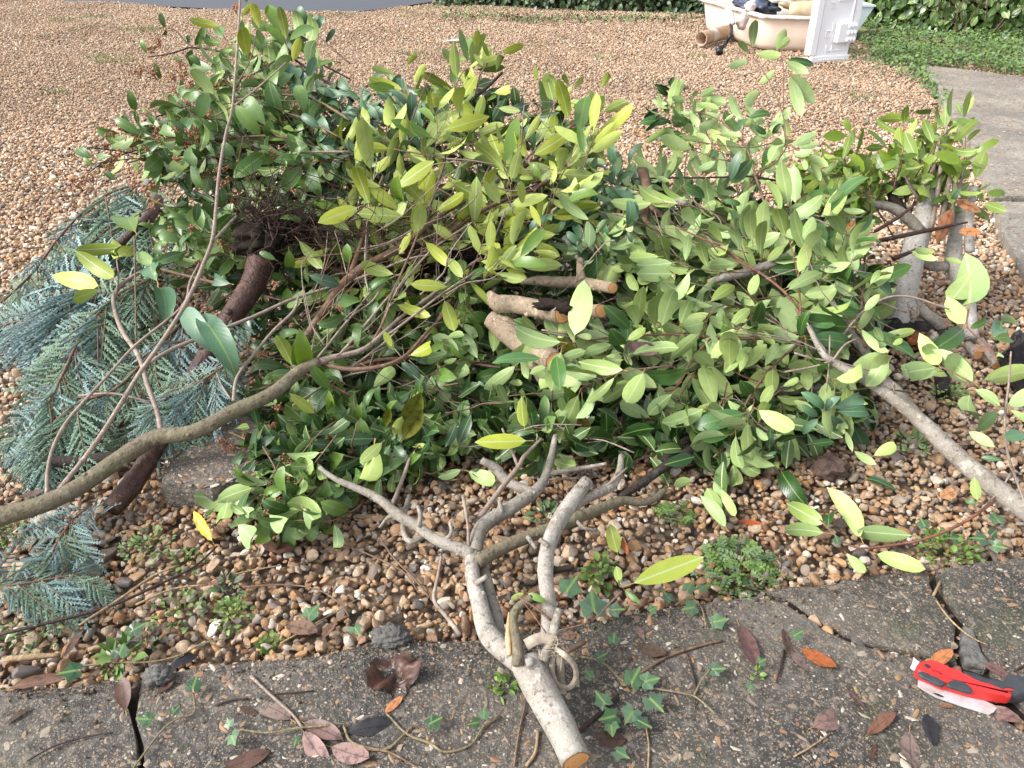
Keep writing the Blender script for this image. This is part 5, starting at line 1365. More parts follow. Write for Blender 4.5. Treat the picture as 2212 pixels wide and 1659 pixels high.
b = branch('charred looking dark broken root end beside the long right branch', G(1900, 830, .1), 'broken_root', 'root', 'dug up roots')
stick(b, [(1060, 680, 36, .16), (1180, 720, 52, .15), (1290, 770, 50, .14), (1400, 805, 36, .13), (1490, 812, 16, .125)], 'bark_black', 'root', reg=6, seg=10, wob=.25)
stick(b, [(1370, 795, 24, .137), (1430, 806, 28, .134), (1480, 815, 10, .13)], 'pale_rot', 'split_end', reg=6, seg=7, wob=.35)

SB = thing('dug_up_bush', P(1950, 780, 2.05), 'dug up bush on the right with pale trunks and black stump', 'bush')
def dS(x, y): return 2.1 + (800 - y) * .0008
def sp(x, y, Y=None): return P(x, y, Y or dS(x, y))
def limb3(br, spec, mat, name, seg=10, wob=.1, cut=(False, False), dy=0.0, reg=0, knots=0):
    pts, rad = [], []
    for q in spec:
        x, y = Z(reg, q[0], q[1])
        p = P(x, y, dS(x, y) + dy + (q[3] if len(q) > 3 else 0))
        if p.z < .03: p = G(x, y, .03)
        pts.append(p); rad.append(q[2] * ZO[reg][0] * axial(p) / FPX)
    pts, rad = smooth_path(pts, rad, 4)
    mb = MB(); fr = tube(mb, pts, rad, seg, 0, wob, seed=rnd.random() * 9)
    for k in range(knots):
        i = rnd.randrange(1, len(pts) - 1); t, nn, bb = fr[i]; a = rnd.random() * 6.28
        d = nn * math.cos(a) + bb * math.sin(a); r = rad[i]
        tube(mb, [pts[i] + d * r * .6, pts[i] + d * r * 1.15], [r * .38, r * .2], 6)
    mb.build(name, mat, br)
    for e, (i, sg) in zip(cut, ((0, -1), (-1, 1))):
        if e:
            m2 = MB(); disc(m2, pts[i] + fr[i][0] * sg * .0006, fr[i][0] * sg, rad[i] * .97); m2.build('cut_face', 'cut_wood', br)
    return pts, rad
limb3(SB, [(1940, 705, 25), (1950, 660, 24), (1962, 600, 24), (1975, 540, 24), (1990, 490, 24), (2000, 450, 21), (2002, 400, 15)], 'bark_white', 'trunk', 14, .05, knots=3)
limb3(SB, [(1915, 640, 14, .04), (1945, 700, 17, .03)], 'bark_white', 'limb', 10)
limb3(SB, [(2100, 730, 14), (2092, 680, 16), (2085, 630, 19), (2070, 590, 20), (2060, 560, 18), (2065, 500, 13), (2075, 450, 10), (2095, 410, 8)], 'bark_white', 'trunk', 12, .06, dy=.05)
limb3(SB, [(2045, 575, 12), (2010, 575, 11), (1985, 560, 8)], 'bark_grey', 'limb', 8, dy=.05)
limb3(SB, [(1965, 640, 10), (1990, 670, 13), (2015, 690, 14), (2035, 710, 10)], 'bark_grey', 'root_limb', 10)
limb3(SB, [(2028, 690, 7), (2030, 720, 12), (2030, 760, 14), (2032, 800, 15), (2040, 850, 15)], 'bark_black', 'root', 10, .12)
limb3(SB, [(1850, 440, 7), (1895, 442, 9), (1935, 452, 11), (1965, 475, 12), (1990, 500, 12)], 'bark_grey', 'limb', 10, .08, dy=-.02)
limb3(SB, [(1925, 395, 14), (1932, 425, 13), (1945, 450, 11), (1960, 475, 8)], 'bark_dark', 'limb', 9, .1, cut=(True, False))
limb3(SB, [(2095, 545, 10, -.03), (2092, 490, 9, -.03), (2098, 430, 8, -.03), (2105, 405, 8, -.03)], 'bark_white', 'limb', 8, dy=-.02, cut=(False, True))
for s_ in ([(2010, 500, 6), (2025, 420, 5), (2035, 340, 5), (2045, 270, 3)], [(2030, 490, 6), (2045, 420, 6), (2055, 370, 5)], [(2055, 480, 6), (2062, 400, 5), (2070, 330, 3)], [(1985, 430, 4), (1960, 390, 3), (1940, 320, 3)], [(1990, 400, 6), (2010, 380, 6), (2030, 300, 3)], [(2060, 440, 4), (2080, 380, 3), (2095, 310, 2)], [(1955, 385, 4), (1970, 360, 4), (1985, 345, 2)]):
    limb3(SB, s_, 'twig_grey', 'stem', 6, .04, dy=-.04)
for s_ in ([(1890, 500, 4), (1940, 470, 4), (1980, 440, 2)], [(1900, 520, 5), (1970, 505, 5), (2040, 490, 4), (2090, 480, 2)], [(1930, 560, 5), (1990, 535, 4)]):
    limb3(SB, s_, 'twig_dark', 'twig', 5, .04, dy=-.1)
# the stump itself: a knobbly black lump with torn orange and pale patches
mb = MB()
def lump(mb, c, rx, ry, rz, seed, sub=3, amp=.25, fr_=2.0, mi=0):
    bm = bmesh.new(); bmesh.ops.create_icosphere(bm, subdivisions=sub, radius=1)
    vs = []
    for v in bm.verts:
        p = v.co * (1 + amp * noise.noise(v.co * fr_ + Vector((seed, 1, 2))) + amp * .5 * noise.noise(v.co * fr_ * 3 + Vector((seed, 4, 2))))
        vs.append(Vector((p.x * rx, p.y * ry, p.z * rz)) + c)
    mb.add(vs, [tuple(v.index for v in f.verts) for f in bm.faces], mi); bm.free()
c0 = sp(1948, 728)
lump(mb, c0, .085, .07, .068, 3, 4, .3, 1.6)
lump(mb, c0 + Vector((.055, -.02, -.02)), .05, .05, .05, 5, 3, .3)
lump(mb, c0 + Vector((-.06, 0, -.01)), .05, .05, .04, 6, 3, .3)
st = mb.build('stump', 'bark_black', SB)
mb = MB()
lump(mb, sp(1955, 712) + Vector((.0, -.07, .0)), .04, .02, .026, 9, 3, .7, 2.5)
mb.build('torn_patch', 'orange_wood', SB)
mb = MB()
lump(mb, sp(1984, 762) + Vector((0, -.085, .0)), .028, .024, .03, 12, 3, .35, 2.5)
lump(mb, sp(1962, 672) + Vector((0, -.03, .0)), .016, .014, .03, 14, 3, .4, 2.5)
lump(mb, sp(1985, 700) + Vector((0, -.085, .0)), .02, .012, .018, 15, 3, .6, 2.5)
mb.build('rotten_wood', 'pale_rot', SB)
mb = MB()
for k in range(50):
    a = c0 + Vector((rnd.gauss(0, .07), rnd.gauss(-.04, .04), rnd.gauss(-.01, .04)))
    p = [a]
    d = rv().normalized()
    for j in range(5): d = (d + rv(.6)).normalized(); p.append(p[-1] + d * .014)
    tube(mb, p, [.0014, .0012, .001, .0008, .0006, .0004], 3)
tag(mb.build('fine_roots', 'root', SB), kind='stuff')
BP = [(1805, 310), (1890, 260), (1990, 250), (2080, 235), (2115, 300), (2100, 370), (2140, 410), (2080, 420), (2000, 385), (1900, 400), (1820, 430), (1730, 400), (1790, 360)]
crown(SB, BP, 44, 'bush', .076, (1990, 560), nl=(6, 9), flip=.5, off=.0, jit=.08, depth=dS, mat='twig_red', lie=.5, length=(.1, .2), droop=.2)
hero(SB, 3, [(1830, 740, 1890, 620), (1650, 700, 1540, 710, 't'), (1130, 930, 1130, 820), (1110, 860, 960, 860, 't'), (1120, 840, 1080, 760, 't'), (1160, 960, 1015, 970, 't'), (1960, 1220, 2090, 1220, 't'), (1940, 1280, 2080, 1330), (1260, 760, 1440, 740), (1700, 1070, 1790, 1010, 't', 'blue'), (1660, 1120, 1570, 1110), (1770, 680, 1700, 690), (1500, 830, 1600, 830, 't'), (1820, 1180, 1760, 1260, 't', 'blue')], 'bush', off=.0)
o = thing('bush_limb', sp(1900, 420), 'lower left limb of the dug up bush, red twigs and narrow leaves', 'branch', 'cut branches in the heap')
stick(o, [(1900, 430, 4), (1830, 400, 4), (1760, 390, 3)], 'twig_red', off=.2)
crown(o, [(1690, 370), (1770, 330), (1860, 380), (1880, 450), (1800, 470), (1700, 420)], 16, 'bush', .07, (1930, 470), nl=(5, 8), flip=.4, jit=.05, depth=dS, mat='twig_red')
for lab, x0, y0, x1, y1, fm, L_ in (('upper rust red dead leaf caught in the bush', 1985 + 70, 430, 2095, 445, 'rust', .07), ('long rust red dead leaf hanging by the pale trunk', 2060, 440, 2040, 490, 'rust', .07), ('pinkish dead leaf stuck between the trunks', 2062, 500, 2095, 500, 'orange', .06), ('crumpled brown leaf left of the bush', 1850, 465, 1835, 510, 'orange', .08), ('rust leaf half hidden under pale foliage', 1700, 735, 1735, 725, 'rust', .07), ('dark rust leaf below the arching twig', 1660, 770, 1680, 790, 'rust', .07), ('brown leaf lying upright by the pale trunk', 1890, 555, 1905, 600, 'orange', .07)):
    a, b_ = P(x0, y0, dS(x0, y0) - .1), P(x1, y1, dS(x1, y1) - .1)
    q = put_leaf(None, fm, a, b_ - a, -FACE + rv(.3), max(.075, (b_ - a).length * 1.5), 1.2, name='dead_leaf')
    tag(q, lab, 'leaf', 'dead leaves caught in the heap')

# offcuts on the right
for lab, spec, cut in (('short sawn offcut with orange end beside the stump', [(2090, 745, 11, .03), (2112, 768, 12, .03)], (False, True)), ('slim grey offcut leaning by the stump, end sawn', [(2118, 735, 9, .05), (2135, 760, 10, .04), (2152, 790, 10, .03)], (False, True))):
    q = thing('offcut', G(spec[0][0], spec[0][1], .02), lab, 'offcut', 'sawn offcuts')
    stick(q, spec, 'bark_grey', 'log', seg=10, cut=cut, wob=.04)

# ------------------------------------------------------------------ sawn logs in the middle
LOGM = [('thick sawn log with soil on its face, on top of the logs', [(960, 270, 24), (1010, 335, 66), (1130, 345, 66), (1260, 370, 66, None, -.09), (1425, 405, 72, None, -.17)], 'bark_tan', 5, -.06, .0),
        ('sawn log end poking out behind the soiled log', [(1400, 380, 46), (1520, 392, 48, None, -.03), (1665, 385, 50, None, -.12)], 'bark_tan', 5, .0, .0),
        ('big pale log angled downward under the other logs', [(960, 430, 60), (1060, 500, 92), (1180, 590, 92), (1300, 660, 84, None, -.05), (1375, 705, 72, None, -.11)], 'bark_tan', 5, -.02, .0)]
LG = []
for lab, spec, mt, rg, of, _ in LOGM:
    q = thing('log', W3(*Z(rg, spec[0][0], spec[0][1]), None, of), lab, 'log', 'sawn logs in the heap')
    LG.append((q, *stick(q, spec, mt, 'log', reg=rg, off=of, seg=16, wob=.05, cut=(False, True), knots=3)))
q, pts, rad = LG[0]
mb = MB()
t = (pts[-1] - pts[-2]).normalized()
lump(mb, pts[-1] + t * .004 + Vector((.006, 0, .016)), .026, .012, .017, 21, 3, .5, 3)
lump(mb, pts[-1] - t * .04 + Vector((.0, -.01, .026)), .05, .02, .012, 23, 3, .5, 3)
mb.build('soil_clod', 'soil', q)
q = thing('forked_log', W3(*Z(5, 1160, 200), None, 0), 'sawn log carrying an upright stub, behind the soiled log', 'log', 'sawn logs in the heap')
stick(q, [(1150, 205, 14), (1260, 195, 36), (1400, 205, 42), (1560, 210, 44), (1740, 240, 42, None, -.07)], 'bark_tan', 'log', reg=5, off=.04, seg=14, cut=(False, True), knots=2)
stick(q, [(1545, 200, 38), (1535, 140, 30), (1535, 60, 26)], 'bark_tan', 'stub', reg=5, off=.03, seg=10, cut=(False, True))
q = thing('log', W3(*Z(5, 1240, 700)), 'narrow grey limb running under the big pale log', 'log', 'sawn logs in the heap')
stick(q, [(1220, 690, 36), (1280, 800, 38), (1330, 860, 34)], 'bark_tan', 'log', reg=5, off=.02, seg=10)
hero(Q[2], 5, [(1200, 790, 1310, 740), (1180, 660, 1190, 800)], 'pale', off=-.14)
q = branch('brown forked limb with a sawn top right of the lime crown', P(1390, 500, 2.2))
stick(q, [(1930, 1080, 38), (1950, 1170, 40), (1960, 1230, 34), (1945, 1320, 32), (1940, 1400, 30), (2000, 1450, 20)], 'bark_brown', reg=2, off=.0, seg=12, cut=(True, False), wob=.1)
stick(q, [(1950, 1250, 30), (2060, 1270, 24), (2212, 1285, 22)], 'bark_grey', 'limb', reg=2, off=.0, seg=9)
stick(q, [(1970, 1310, 26), (2060, 1370, 22), (2130, 1430, 18)], 'bark_brown', 'limb', reg=2, off=.0, seg=9)
stick(q, [(1960, 1240, 24), (1850, 1240, 22), (1790, 1300, 18), (1770, 1370, 16)], 'bark_brown', 'limb', reg=2, off=.02, seg=8)
stick(q, [(1430, 1500, 24), (1480, 1560, 22), (1520, 1640, 20)], 'bark_pale', 'limb', reg=2, off=.05, seg=9, cut=(False, True))
q = branch('grey limb with a sawn end among the pale leaves on the right', P(1560, 600, 2.1))
stick(q, [(220, 205, 24), (330, 170, 34), (430, 150, 34), (560, 110, 34), (720, 50, 34)], 'bark_grey', reg=6, off=-.03, seg=10, cut=(True, False))
q = branch('short grey limb with blunt end under the drooping pale leaves', P(1740, 840, 1.8))
stick(q, [(560, 830, 40), (700, 880, 40), (930, 875, 40)], 'bark_grey', reg=6, off=.0, seg=10, cut=(False, True))
q = branch('dark limb lying on the gravel beneath the lower right leaves', G(1360, 1040, .05))
stick(q, [(1790, 1560, 24, .05), (1900, 1490, 30, .055), (2010, 1410, 34, .06), (2100, 1350, 38, .07), (2230, 1260, 40, .09)], 'bark_dark', reg=5, seg=10, wob=.12)
stick(q, [(0, 700, 46, .1), (-20, 760, 40, .1), (150, 1000, 40, .1), (20, 1250, 46, .07), (-80, 1330, 40, .06)][:0] or [(-60, 1340, 40, .06), (60, 1230, 46, .07), (140, 1120, 40, .09), (170, 1040, 30, .12)], 'bark_dark', 'limb', reg=6, seg=9, wob=.12)
q = branch('grey curved limb on the gravel behind the forked trunk', G(1180, 1040, .04))
stick(q, [(910, 1330, 24, .10), (1000, 1380, 36, .08), (1080, 1470, 38, .06), (1180, 1510, 38, .055), (1240, 1530, 30, .05)], 'bark_grey', reg=5, seg=10, wob=.1)
stick(q, [(1310, 1420, 20, .06), (1480, 1390, 18, .07), (1600, 1370, 16, .08), (1700, 1350, 12, .1)], 'bark_grey', 'limb', reg=5, seg=8)

# ------------------------------------------------------------------ conifer: red trunk, roots, sprays
q = thing('uprooted_conifer', P(570, 500, 2.1), 'uprooted conifer trunk, red brown bark, root tangle at its top', 'trunk')
stick(q, [(625, 478, 30), (592, 505, 46), (572, 545, 38), (548, 610, 30), (520, 655, 28), (478, 720, 27), (432, 800, 26), (400, 850, 24)], 'bark_red', 'trunk', off=.02, seg=14, wob=.07, knots=5)
stick(q, [(345, 950, 22, .10), (310, 1010, 24, .07), (275, 1060, 26, .05), (240, 1100, 24, .04)], 'bark_red', 'limb', seg=12, wob=.06)
stick(q, [(370, 740, 4), (410, 735, 4), (440, 720, 3)], 'twig_dark', 'twig', seg=5)
mb = MB()
c = P(565, 512, 2.1)
lump(mb, c, .075, .07, .05, 31, 4, .45, 2.2)
lump(mb, c + Vector((.01, -.02, -.05)), .05, .05, .05, 33, 3, .45, 2.4)
lump(mb, c + Vector((.06, .03, .03)), .10, .05, .025, 35, 4, .7, 3.0)
mb.build('soil_clump', 'soil', q)
mb = MB()
for k in range(420):
    u = rnd.random()
    a = P(rnd.gauss(575, 30) + (abs(rnd.gauss(0, 130)) if u < .8 else 0), rnd.gauss(480, 22) + (22 if u < .8 else 0), 2.12 + rnd.gauss(0, .04))
    d = Vector((rnd.gauss(.8 if u < .8 else -.5, .6), rnd.gauss(0, .3), rnd.gauss(.0 if u < .8 else .4, .35))).normalized()
    p, L_ = [a], rnd.choice((.012, .02, .03, .045))
    for j in range(7):
        d = (d + rv(.6) + Vector((.05, 0, -.02))).normalized(); p.append(p[-1] + d * L_)
    r = rnd.uniform(.0007, .0022)
    tube(mb, p, [r * (1 - .8 * j / 7) for j in range(8)], 4)
tag(mb.build('root_tangle', 'root', q), kind='stuff')
for k in range(26):
    a = P(rnd.gauss(560, 20), rnd.gauss(480, 16), 2.09)
    d = Vector((rnd.gauss(.7, .6), rnd.gauss(-.1, .3), rnd.gauss(.15, .4))).normalized()
    p = [a]
    for j in range(6): d = (d + rv(.55)).normalized(); p.append(p[-1] + d * rnd.uniform(.015, .06))
    mb = MB(); r = rnd.uniform(.0012, .004); tube(mb, p, [r * (1 - .8 * j / 6) for j in range(7)], 5); mb.build('root', 'root', q)
# second root ball in the centre
q = thing('root_ball', P(930, 550, 2.15), 'dark soil covered root ball behind the sawn logs', 'roots', 'dug up roots')
mb = MB()
lump(mb, P(950, 555, 2.16), .10, .07, .05, 41, 4, .4, 2.2); lump(mb, P(1010, 540, 2.18), .08, .06, .045, 43, 3, .4, 2.2); lump(mb, P(1090, 575, 2.16), .07, .05, .03, 44, 3, .4, 2.2)
lump(mb, P(880, 585, 2.1), .05, .05, .04, 45, 3, .4, 2.2)
mb.build('soil_clump', 'soil', q)
mb = MB()
for k in range(160):
    a = P(rnd.gauss(930, 80), rnd.gauss(540, 26), 2.12 + rnd.gauss(0, .03))
    d = Vector((rnd.gauss(-.2, .9), rnd.gauss(0, .3), rnd.gauss(0, .4))).normalized(); p = [a]
    for j in range(6): d = (d + rv(.35)).normalized(); p.append(p[-1] + d * rnd.uniform(.012, .03))
    r = rnd.uniform(.0006, .0018); tube(mb, p, [r * (1 - .8 * j / 6) for j in range(7)], 4)
tag(mb.build('root_tangle', 'root', q), kind='stuff')

CG = 'conifer branches on the left'
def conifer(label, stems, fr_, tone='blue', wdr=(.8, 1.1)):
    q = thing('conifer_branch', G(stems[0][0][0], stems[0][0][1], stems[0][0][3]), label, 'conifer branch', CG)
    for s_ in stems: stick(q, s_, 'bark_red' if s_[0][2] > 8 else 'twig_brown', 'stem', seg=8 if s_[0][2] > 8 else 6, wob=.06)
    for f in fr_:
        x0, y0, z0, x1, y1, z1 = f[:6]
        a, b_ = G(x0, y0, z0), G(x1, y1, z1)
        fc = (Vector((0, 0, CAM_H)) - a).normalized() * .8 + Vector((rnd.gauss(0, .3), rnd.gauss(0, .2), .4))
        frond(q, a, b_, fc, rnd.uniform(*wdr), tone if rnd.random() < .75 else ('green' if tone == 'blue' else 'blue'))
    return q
def along(path, n, ln, spread, side, zd=-.03, jit=.25):
    """sprays leaving a stem: path of (x, y, z); side -1/1/0 (both) in the picture"""
    out = []
    for k in range(n):
        t = (k + rnd.random() * .6) / n * (len(path) - 1)
        i = min(int(t), len(path) - 2); f = t - i
        x, y, z = (path[i][j] + (path[i + 1][j] - path[i][j]) * f for j in range(3))
        dx, dy = path[i + 1][0] - path[i][0], path[i + 1][1] - path[i][1]
        l = math.hypot(dx, dy); dx, dy = dx / l, dy / l
        s_ = side or (1 if k % 2 else -1)
        a = R(spread * rnd.uniform(1 - jit, 1 + jit)) * s_
        ex, ey = dx * math.cos(a) - dy * math.sin(a), dx * math.sin(a) + dy * math.cos(a)
        L_ = ln * rnd.uniform(.6, 1.1)
        out.append((x, y, z, x + ex * L_, y + ey * L_, max(.012, z + zd * rnd.uniform(.5, 1.5))))
    return out
A = [(340, 400, .28), (270, 405, .27), (200, 440, .25), (130, 510, .21), (70, 590, .14), (0, 655, .08), (-60, 700, .04)]
conifer('arching conifer branch at the back left, sprays hanging like a comb', [[(x, y, 4, z) for x, y, z in A]], along(A, 24, 105, 70, -1, -.07, .2) + along(A, 9, 60, 25, 1, .0), 'green')
B = [(330, 470, .25), (260, 490, .22), (190, 530, .18), (120, 590, .13), (60, 640, .09)]
conifer('shaded conifer branch tucked under the arching one', [[(x, y, 4, z) for x, y, z in B], [(340, 430, 14, .26), (318, 475, 15, .24), (270, 520, 13, .2), (215, 575, 11, .15)]], along(B, 19, 130, 30, 0, -.06) + along(B, 8, 110, 70, -1, -.05), 'green')
C = [(250, 580, .2), (190, 610, .17), (110, 660, .13), (30, 710, .08)]
conifer('blue conifer branch spreading to the left edge', [[(x, y, 4, z) for x, y, z in C]], along(C, 20, 150, 30, 0, -.06) + along(C, 11, 150, 55, -1, -.07) + [(60, 690, .1, -40, 760, .03), (90, 690, .1, 20, 830, .03), (130, 680, .12, 70, 810, .03), (40, 700, .09, -30, 800, .03)])
D1 = [(330, 600, .22), (250, 640, .2), (180, 720, .17), (140, 800, .14), (100, 880, .1)]
conifer('green conifer branch in the middle left with many flat sprays', [[(x, y, 5, z) for x, y, z in D1]], along(D1, 27, 150, 32, 0, -.05) + along(D1, 12, 140, 50, -1, -.06), 'green')
D2 = [(400, 690, .16), (330, 760, .14), (250, 840, .12), (170, 870, .11), (100, 930, .08), (60, 985, .05)]
conifer('conifer branch reaching the lower left, pale tipped fan sprays', [[(x, y, 5, z) for x, y, z in D2]], along(D2, 25, 145, 32, 0, -.04) + along(D2, 10, 125, 55, -1, -.05) + [(90, 930, .08, 20, 1040, .02), (110, 920, .08, 90, 1040, .02), (80, 940, .08, 60, 1040, .02), (120, 900, .09, 10, 980, .03), (110, 900, .08, 150, 1010, .03)], 'green')
E1 = [(510, 770, .2), (470, 800, .19), (420, 830, .17), (360, 850, .15), (310, 900, .12)]
conifer('blue green conifer sprays in front of the red trunk', [[(x, y, 4, z) for x, y, z in E1]], along(E1, 22, 125, 50, -1, -.06) + along(E1, 7, 95, 30, 1, -.03) + [(430, 830, .17, 330, 960, .09), (470, 810, .18, 440, 960, .08), (410, 840, .16, 390, 990, .07), (500, 690, .24, 510, 770, .2), (520, 660, .24, 505, 760, .19), (360, 860, .15, 260, 950, .08), (460, 900, .1, 380, 1000, .03), (480, 920, .1, 440, 1010, .03)])
F4 = [(200, 1090, .06), (160, 1120, .05), (130, 1160, .045), (110, 1200, .04), (100, 1240, .035)]
conifer('small conifer sprig lying on the gravel below the long branch', [[(x, y, 3, z) for x, y, z in F4]], along(F4, 15, 125, 42, 0, -.012) + [(120, 1180, .04, 75, 1230, .015), (260, 1090, .06, 180, 1080, .04)])
G4 = [(-40, 1270, .06), (40, 1262, .055), (110, 1250, .05), (170, 1240, .045)]
conifer('lowest conifer sprig on the left edge, flat on the gravel', [[(x, y, 3, z) for x, y, z in G4]], along(G4, 16, 135, 38, 0, -.02) + [(150, 1240, .05, 225, 1300, .015), (140, 1250, .05, 190, 1320, .015), (160, 1240, .05, 120, 1320, .015), (60, 1260, .05, 20, 1310, .015), (170, 1240, .04, 240, 1220, .015), (100, 1215, .05, 40, 1290, .02)], 'green')
# shaded sprays pressed flat under the others
low = []
for k in range(46):
    x, y = pick([(20, 700), (150, 560), (300, 440), (340, 600), (430, 720), (470, 900), (330, 960), (160, 1000), (40, 980), (20, 830)])
    low.append((x, y, .05, x - rnd.uniform(40, 110), y + rnd.uniform(30, 110), .02))
conifer('shaded conifer branch pressed flat beneath the others', [[(360, 620, 5, .06), (250, 720, 5, .05), (150, 840, 4, .04)]], low, 'green')
q = branch('dark straight limb on the ground under the lower left conifer', G(120, 1000, .04))
stick(q, [(95, 1000, 14, .05), (160, 995, 15, .05), (230, 990, 15, .06), (300, 985, 13, .07)], 'bark_dark', seg=10, wob=.08)

# ------------------------------------------------------------------ what lies unseen inside the heap
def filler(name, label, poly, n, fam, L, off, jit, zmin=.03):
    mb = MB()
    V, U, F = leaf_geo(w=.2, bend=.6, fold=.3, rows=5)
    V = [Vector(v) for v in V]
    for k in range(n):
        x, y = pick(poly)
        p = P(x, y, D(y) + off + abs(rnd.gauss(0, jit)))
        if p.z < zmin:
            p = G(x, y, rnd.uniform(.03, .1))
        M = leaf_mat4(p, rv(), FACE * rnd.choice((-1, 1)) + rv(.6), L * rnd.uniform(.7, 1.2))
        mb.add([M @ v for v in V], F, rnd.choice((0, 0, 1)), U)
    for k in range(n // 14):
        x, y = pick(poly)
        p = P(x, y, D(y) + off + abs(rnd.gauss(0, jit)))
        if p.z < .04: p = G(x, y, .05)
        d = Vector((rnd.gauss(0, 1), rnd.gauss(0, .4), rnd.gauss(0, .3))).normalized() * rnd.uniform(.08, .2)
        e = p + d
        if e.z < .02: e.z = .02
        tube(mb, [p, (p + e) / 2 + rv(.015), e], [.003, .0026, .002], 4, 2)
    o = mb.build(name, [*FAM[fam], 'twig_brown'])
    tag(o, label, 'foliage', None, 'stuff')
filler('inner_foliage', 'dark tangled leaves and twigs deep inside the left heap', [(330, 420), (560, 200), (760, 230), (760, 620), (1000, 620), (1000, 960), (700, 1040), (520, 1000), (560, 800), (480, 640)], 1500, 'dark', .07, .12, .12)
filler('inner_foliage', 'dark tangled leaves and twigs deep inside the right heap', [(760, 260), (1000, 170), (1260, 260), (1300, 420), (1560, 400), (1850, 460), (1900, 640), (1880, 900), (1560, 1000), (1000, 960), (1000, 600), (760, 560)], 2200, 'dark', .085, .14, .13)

# ------------------------------------------------------------------ background
def leafcloud(br, spots, fam, L, nparts, name='leaf', stuffname='foliage', ivy=False):
    """the largest leaves singly, the others joined"""
    V, U, F = leaf_geo(w=.34 if ivy else .22, bend=.4, fold=.25, rows=5)
    V = [Vector(v) for v in V]
    mb = MB()
    for k, (p, d, n) in enumerate(spots):
        if k < nparts: put_leaf(br, fam, p, d, n, L * rnd.uniform(.8, 1.2), 1.5 if ivy else 1.0, name=name)
        else:
            M = leaf_mat4(p, d, n, L * rnd.uniform(.7, 1.2))
            mb.add([M @ v for v in V], F, rnd.choice((0, 0, 0, 1)), U)
    tag(mb.build(stuffname, list(FAM[fam]), br), kind='stuff')
LEAF['hedge'] = []; LEAF['ivy'] = []
for i in range(4): leaf_mesh('hedge', i, w=rl.uniform(.2, .3), bend=rl.uniform(.1, .7), fold=rl.uniform(.1, .4), rows=6)
def hedge(label, line, height, depth_, nleaf, L, fam='hedge', droop=.6):
    base = Vector((line[0][0], line[0][1], 0))
    q = thing('hedge', base, label, 'hedge', 'hedges behind the gravel')
    mb = MB()
    rows_ = 9
    vs, fs = [], []
    pts = [Vector((x, y, 0)) for x, y in line]
    P2, _ = smooth_path(pts, [1] * len(pts), 8)
    fr = frames(P2)
    for i, p in enumerate(P2):
        s_ = Vector((fr[i][0].y, -fr[i][0].x, 0))
        if s_.y > 0: s_ = -s_
        for k in range(rows_):
            a = k / (rows_ - 1) * math.pi
            h = math.sin(min(a, math.pi / 2) if a < math.pi / 2 else a) * height
            w = math.cos(a) * depth_
            r = p + s_ * w * .9 + Vector((0, 0, h))
            r += noise.noise_vector(r * 2.3) * .09
            vs.append(r)
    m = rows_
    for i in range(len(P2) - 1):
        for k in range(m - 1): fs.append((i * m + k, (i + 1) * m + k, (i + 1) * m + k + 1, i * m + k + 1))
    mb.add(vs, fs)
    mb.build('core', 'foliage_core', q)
    spots = []
    for k in range(nleaf):
        t = rnd.random() * (len(P2) - 1.001); i = int(t); p = P2[i].lerp(P2[i + 1], t - i)
        s_ = Vector((fr[i][0].y, -fr[i][0].x, 0))
        if s_.y > 0: s_ = -s_
        u = rnd.random()
        h = (u * .38 if k < nleaf * .55 else u) * height
        w = depth_ * .9 * math.sqrt(max(.05, 1 - (h / height) ** 2)) + rnd.gauss(.05, .05)
        r = p + s_ * w + Vector((0, 0, h + .02))
        r += noise.noise_vector(r * 2.3) * .09
        d = Vector((rnd.gauss(0, .6), rnd.gauss(0, .3), -droop + rnd.gauss(0, .5)))
        spots.append((r, d, s_ + Vector((0, 0, .5)) + rv(.4)))
    spots.sort(key=lambda e: (e[0].z > .28, rnd.random()))
    leafcloud(q, spots, fam, L, 220, ivy=True)
    return q
hx = lambda x, y: tuple(G(x, y, 0)[:2])
a0, a1, a2, a3 = hx(960, 14), hx(1250, 22), hx(1560, 28), hx(1700, 30)
hedge('dark ivy hedge along the far edge of the gravel', [(a0[0], a0[1] + .9), (a1[0], a1[1] + .55), (a2[0], a2[1] + .5), (a3[0] + .3, a3[1] + .5)], 1.3, .55, 3600, .075)
family('laurel', (.03, .075, .02), (.075, .13, .04), (.12, .2, .06), (.17, .25, .09), .1, .3)
LEAF['laurel'] = []
for i in range(4): leaf_mesh('laurel', i, w=rl.uniform(.16, .22), bend=rl.uniform(.1, .7), fold=rl.uniform(.1, .4), rows=6)
b0, b1, b2, b3 = hx(1830, 40), hx(1960, 62), hx(2110, 78), hx(2330, 92)
hedge('loose laurel like hedge at the top right corner', [(b0[0], b0[1] + .8), (b1[0], b1[1] + .6), (b2[0], b2[1] + .6), (b3[0], b3[1] + .6)], 1.3, .55, 2600, .10, 'laurel', .9)
# bare brown stems in the right hand hedge
q = thing('bare_shrub', G(2120, 80, 0), 'bare brown tangle of stems in the right hand hedge', 'shrub')
for k in range(22):
    a = G(rnd.uniform(2040, 2212), rnd.uniform(72, 88), .0)
    d = Vector((rnd.gauss(-.2, .5), rnd.gauss(-.05, .2), 1)).normalized(); p = [a + Vector((0, .1, 0))]
    for j in range(6): d = (d + rv(.22)).normalized(); p.append(p[-1] + d * .13)
    mb = MB(); tube(mb, p, [.008 - .001 * j for j in range(7)], 5); mb.build('stem', 'twig_brown', q)

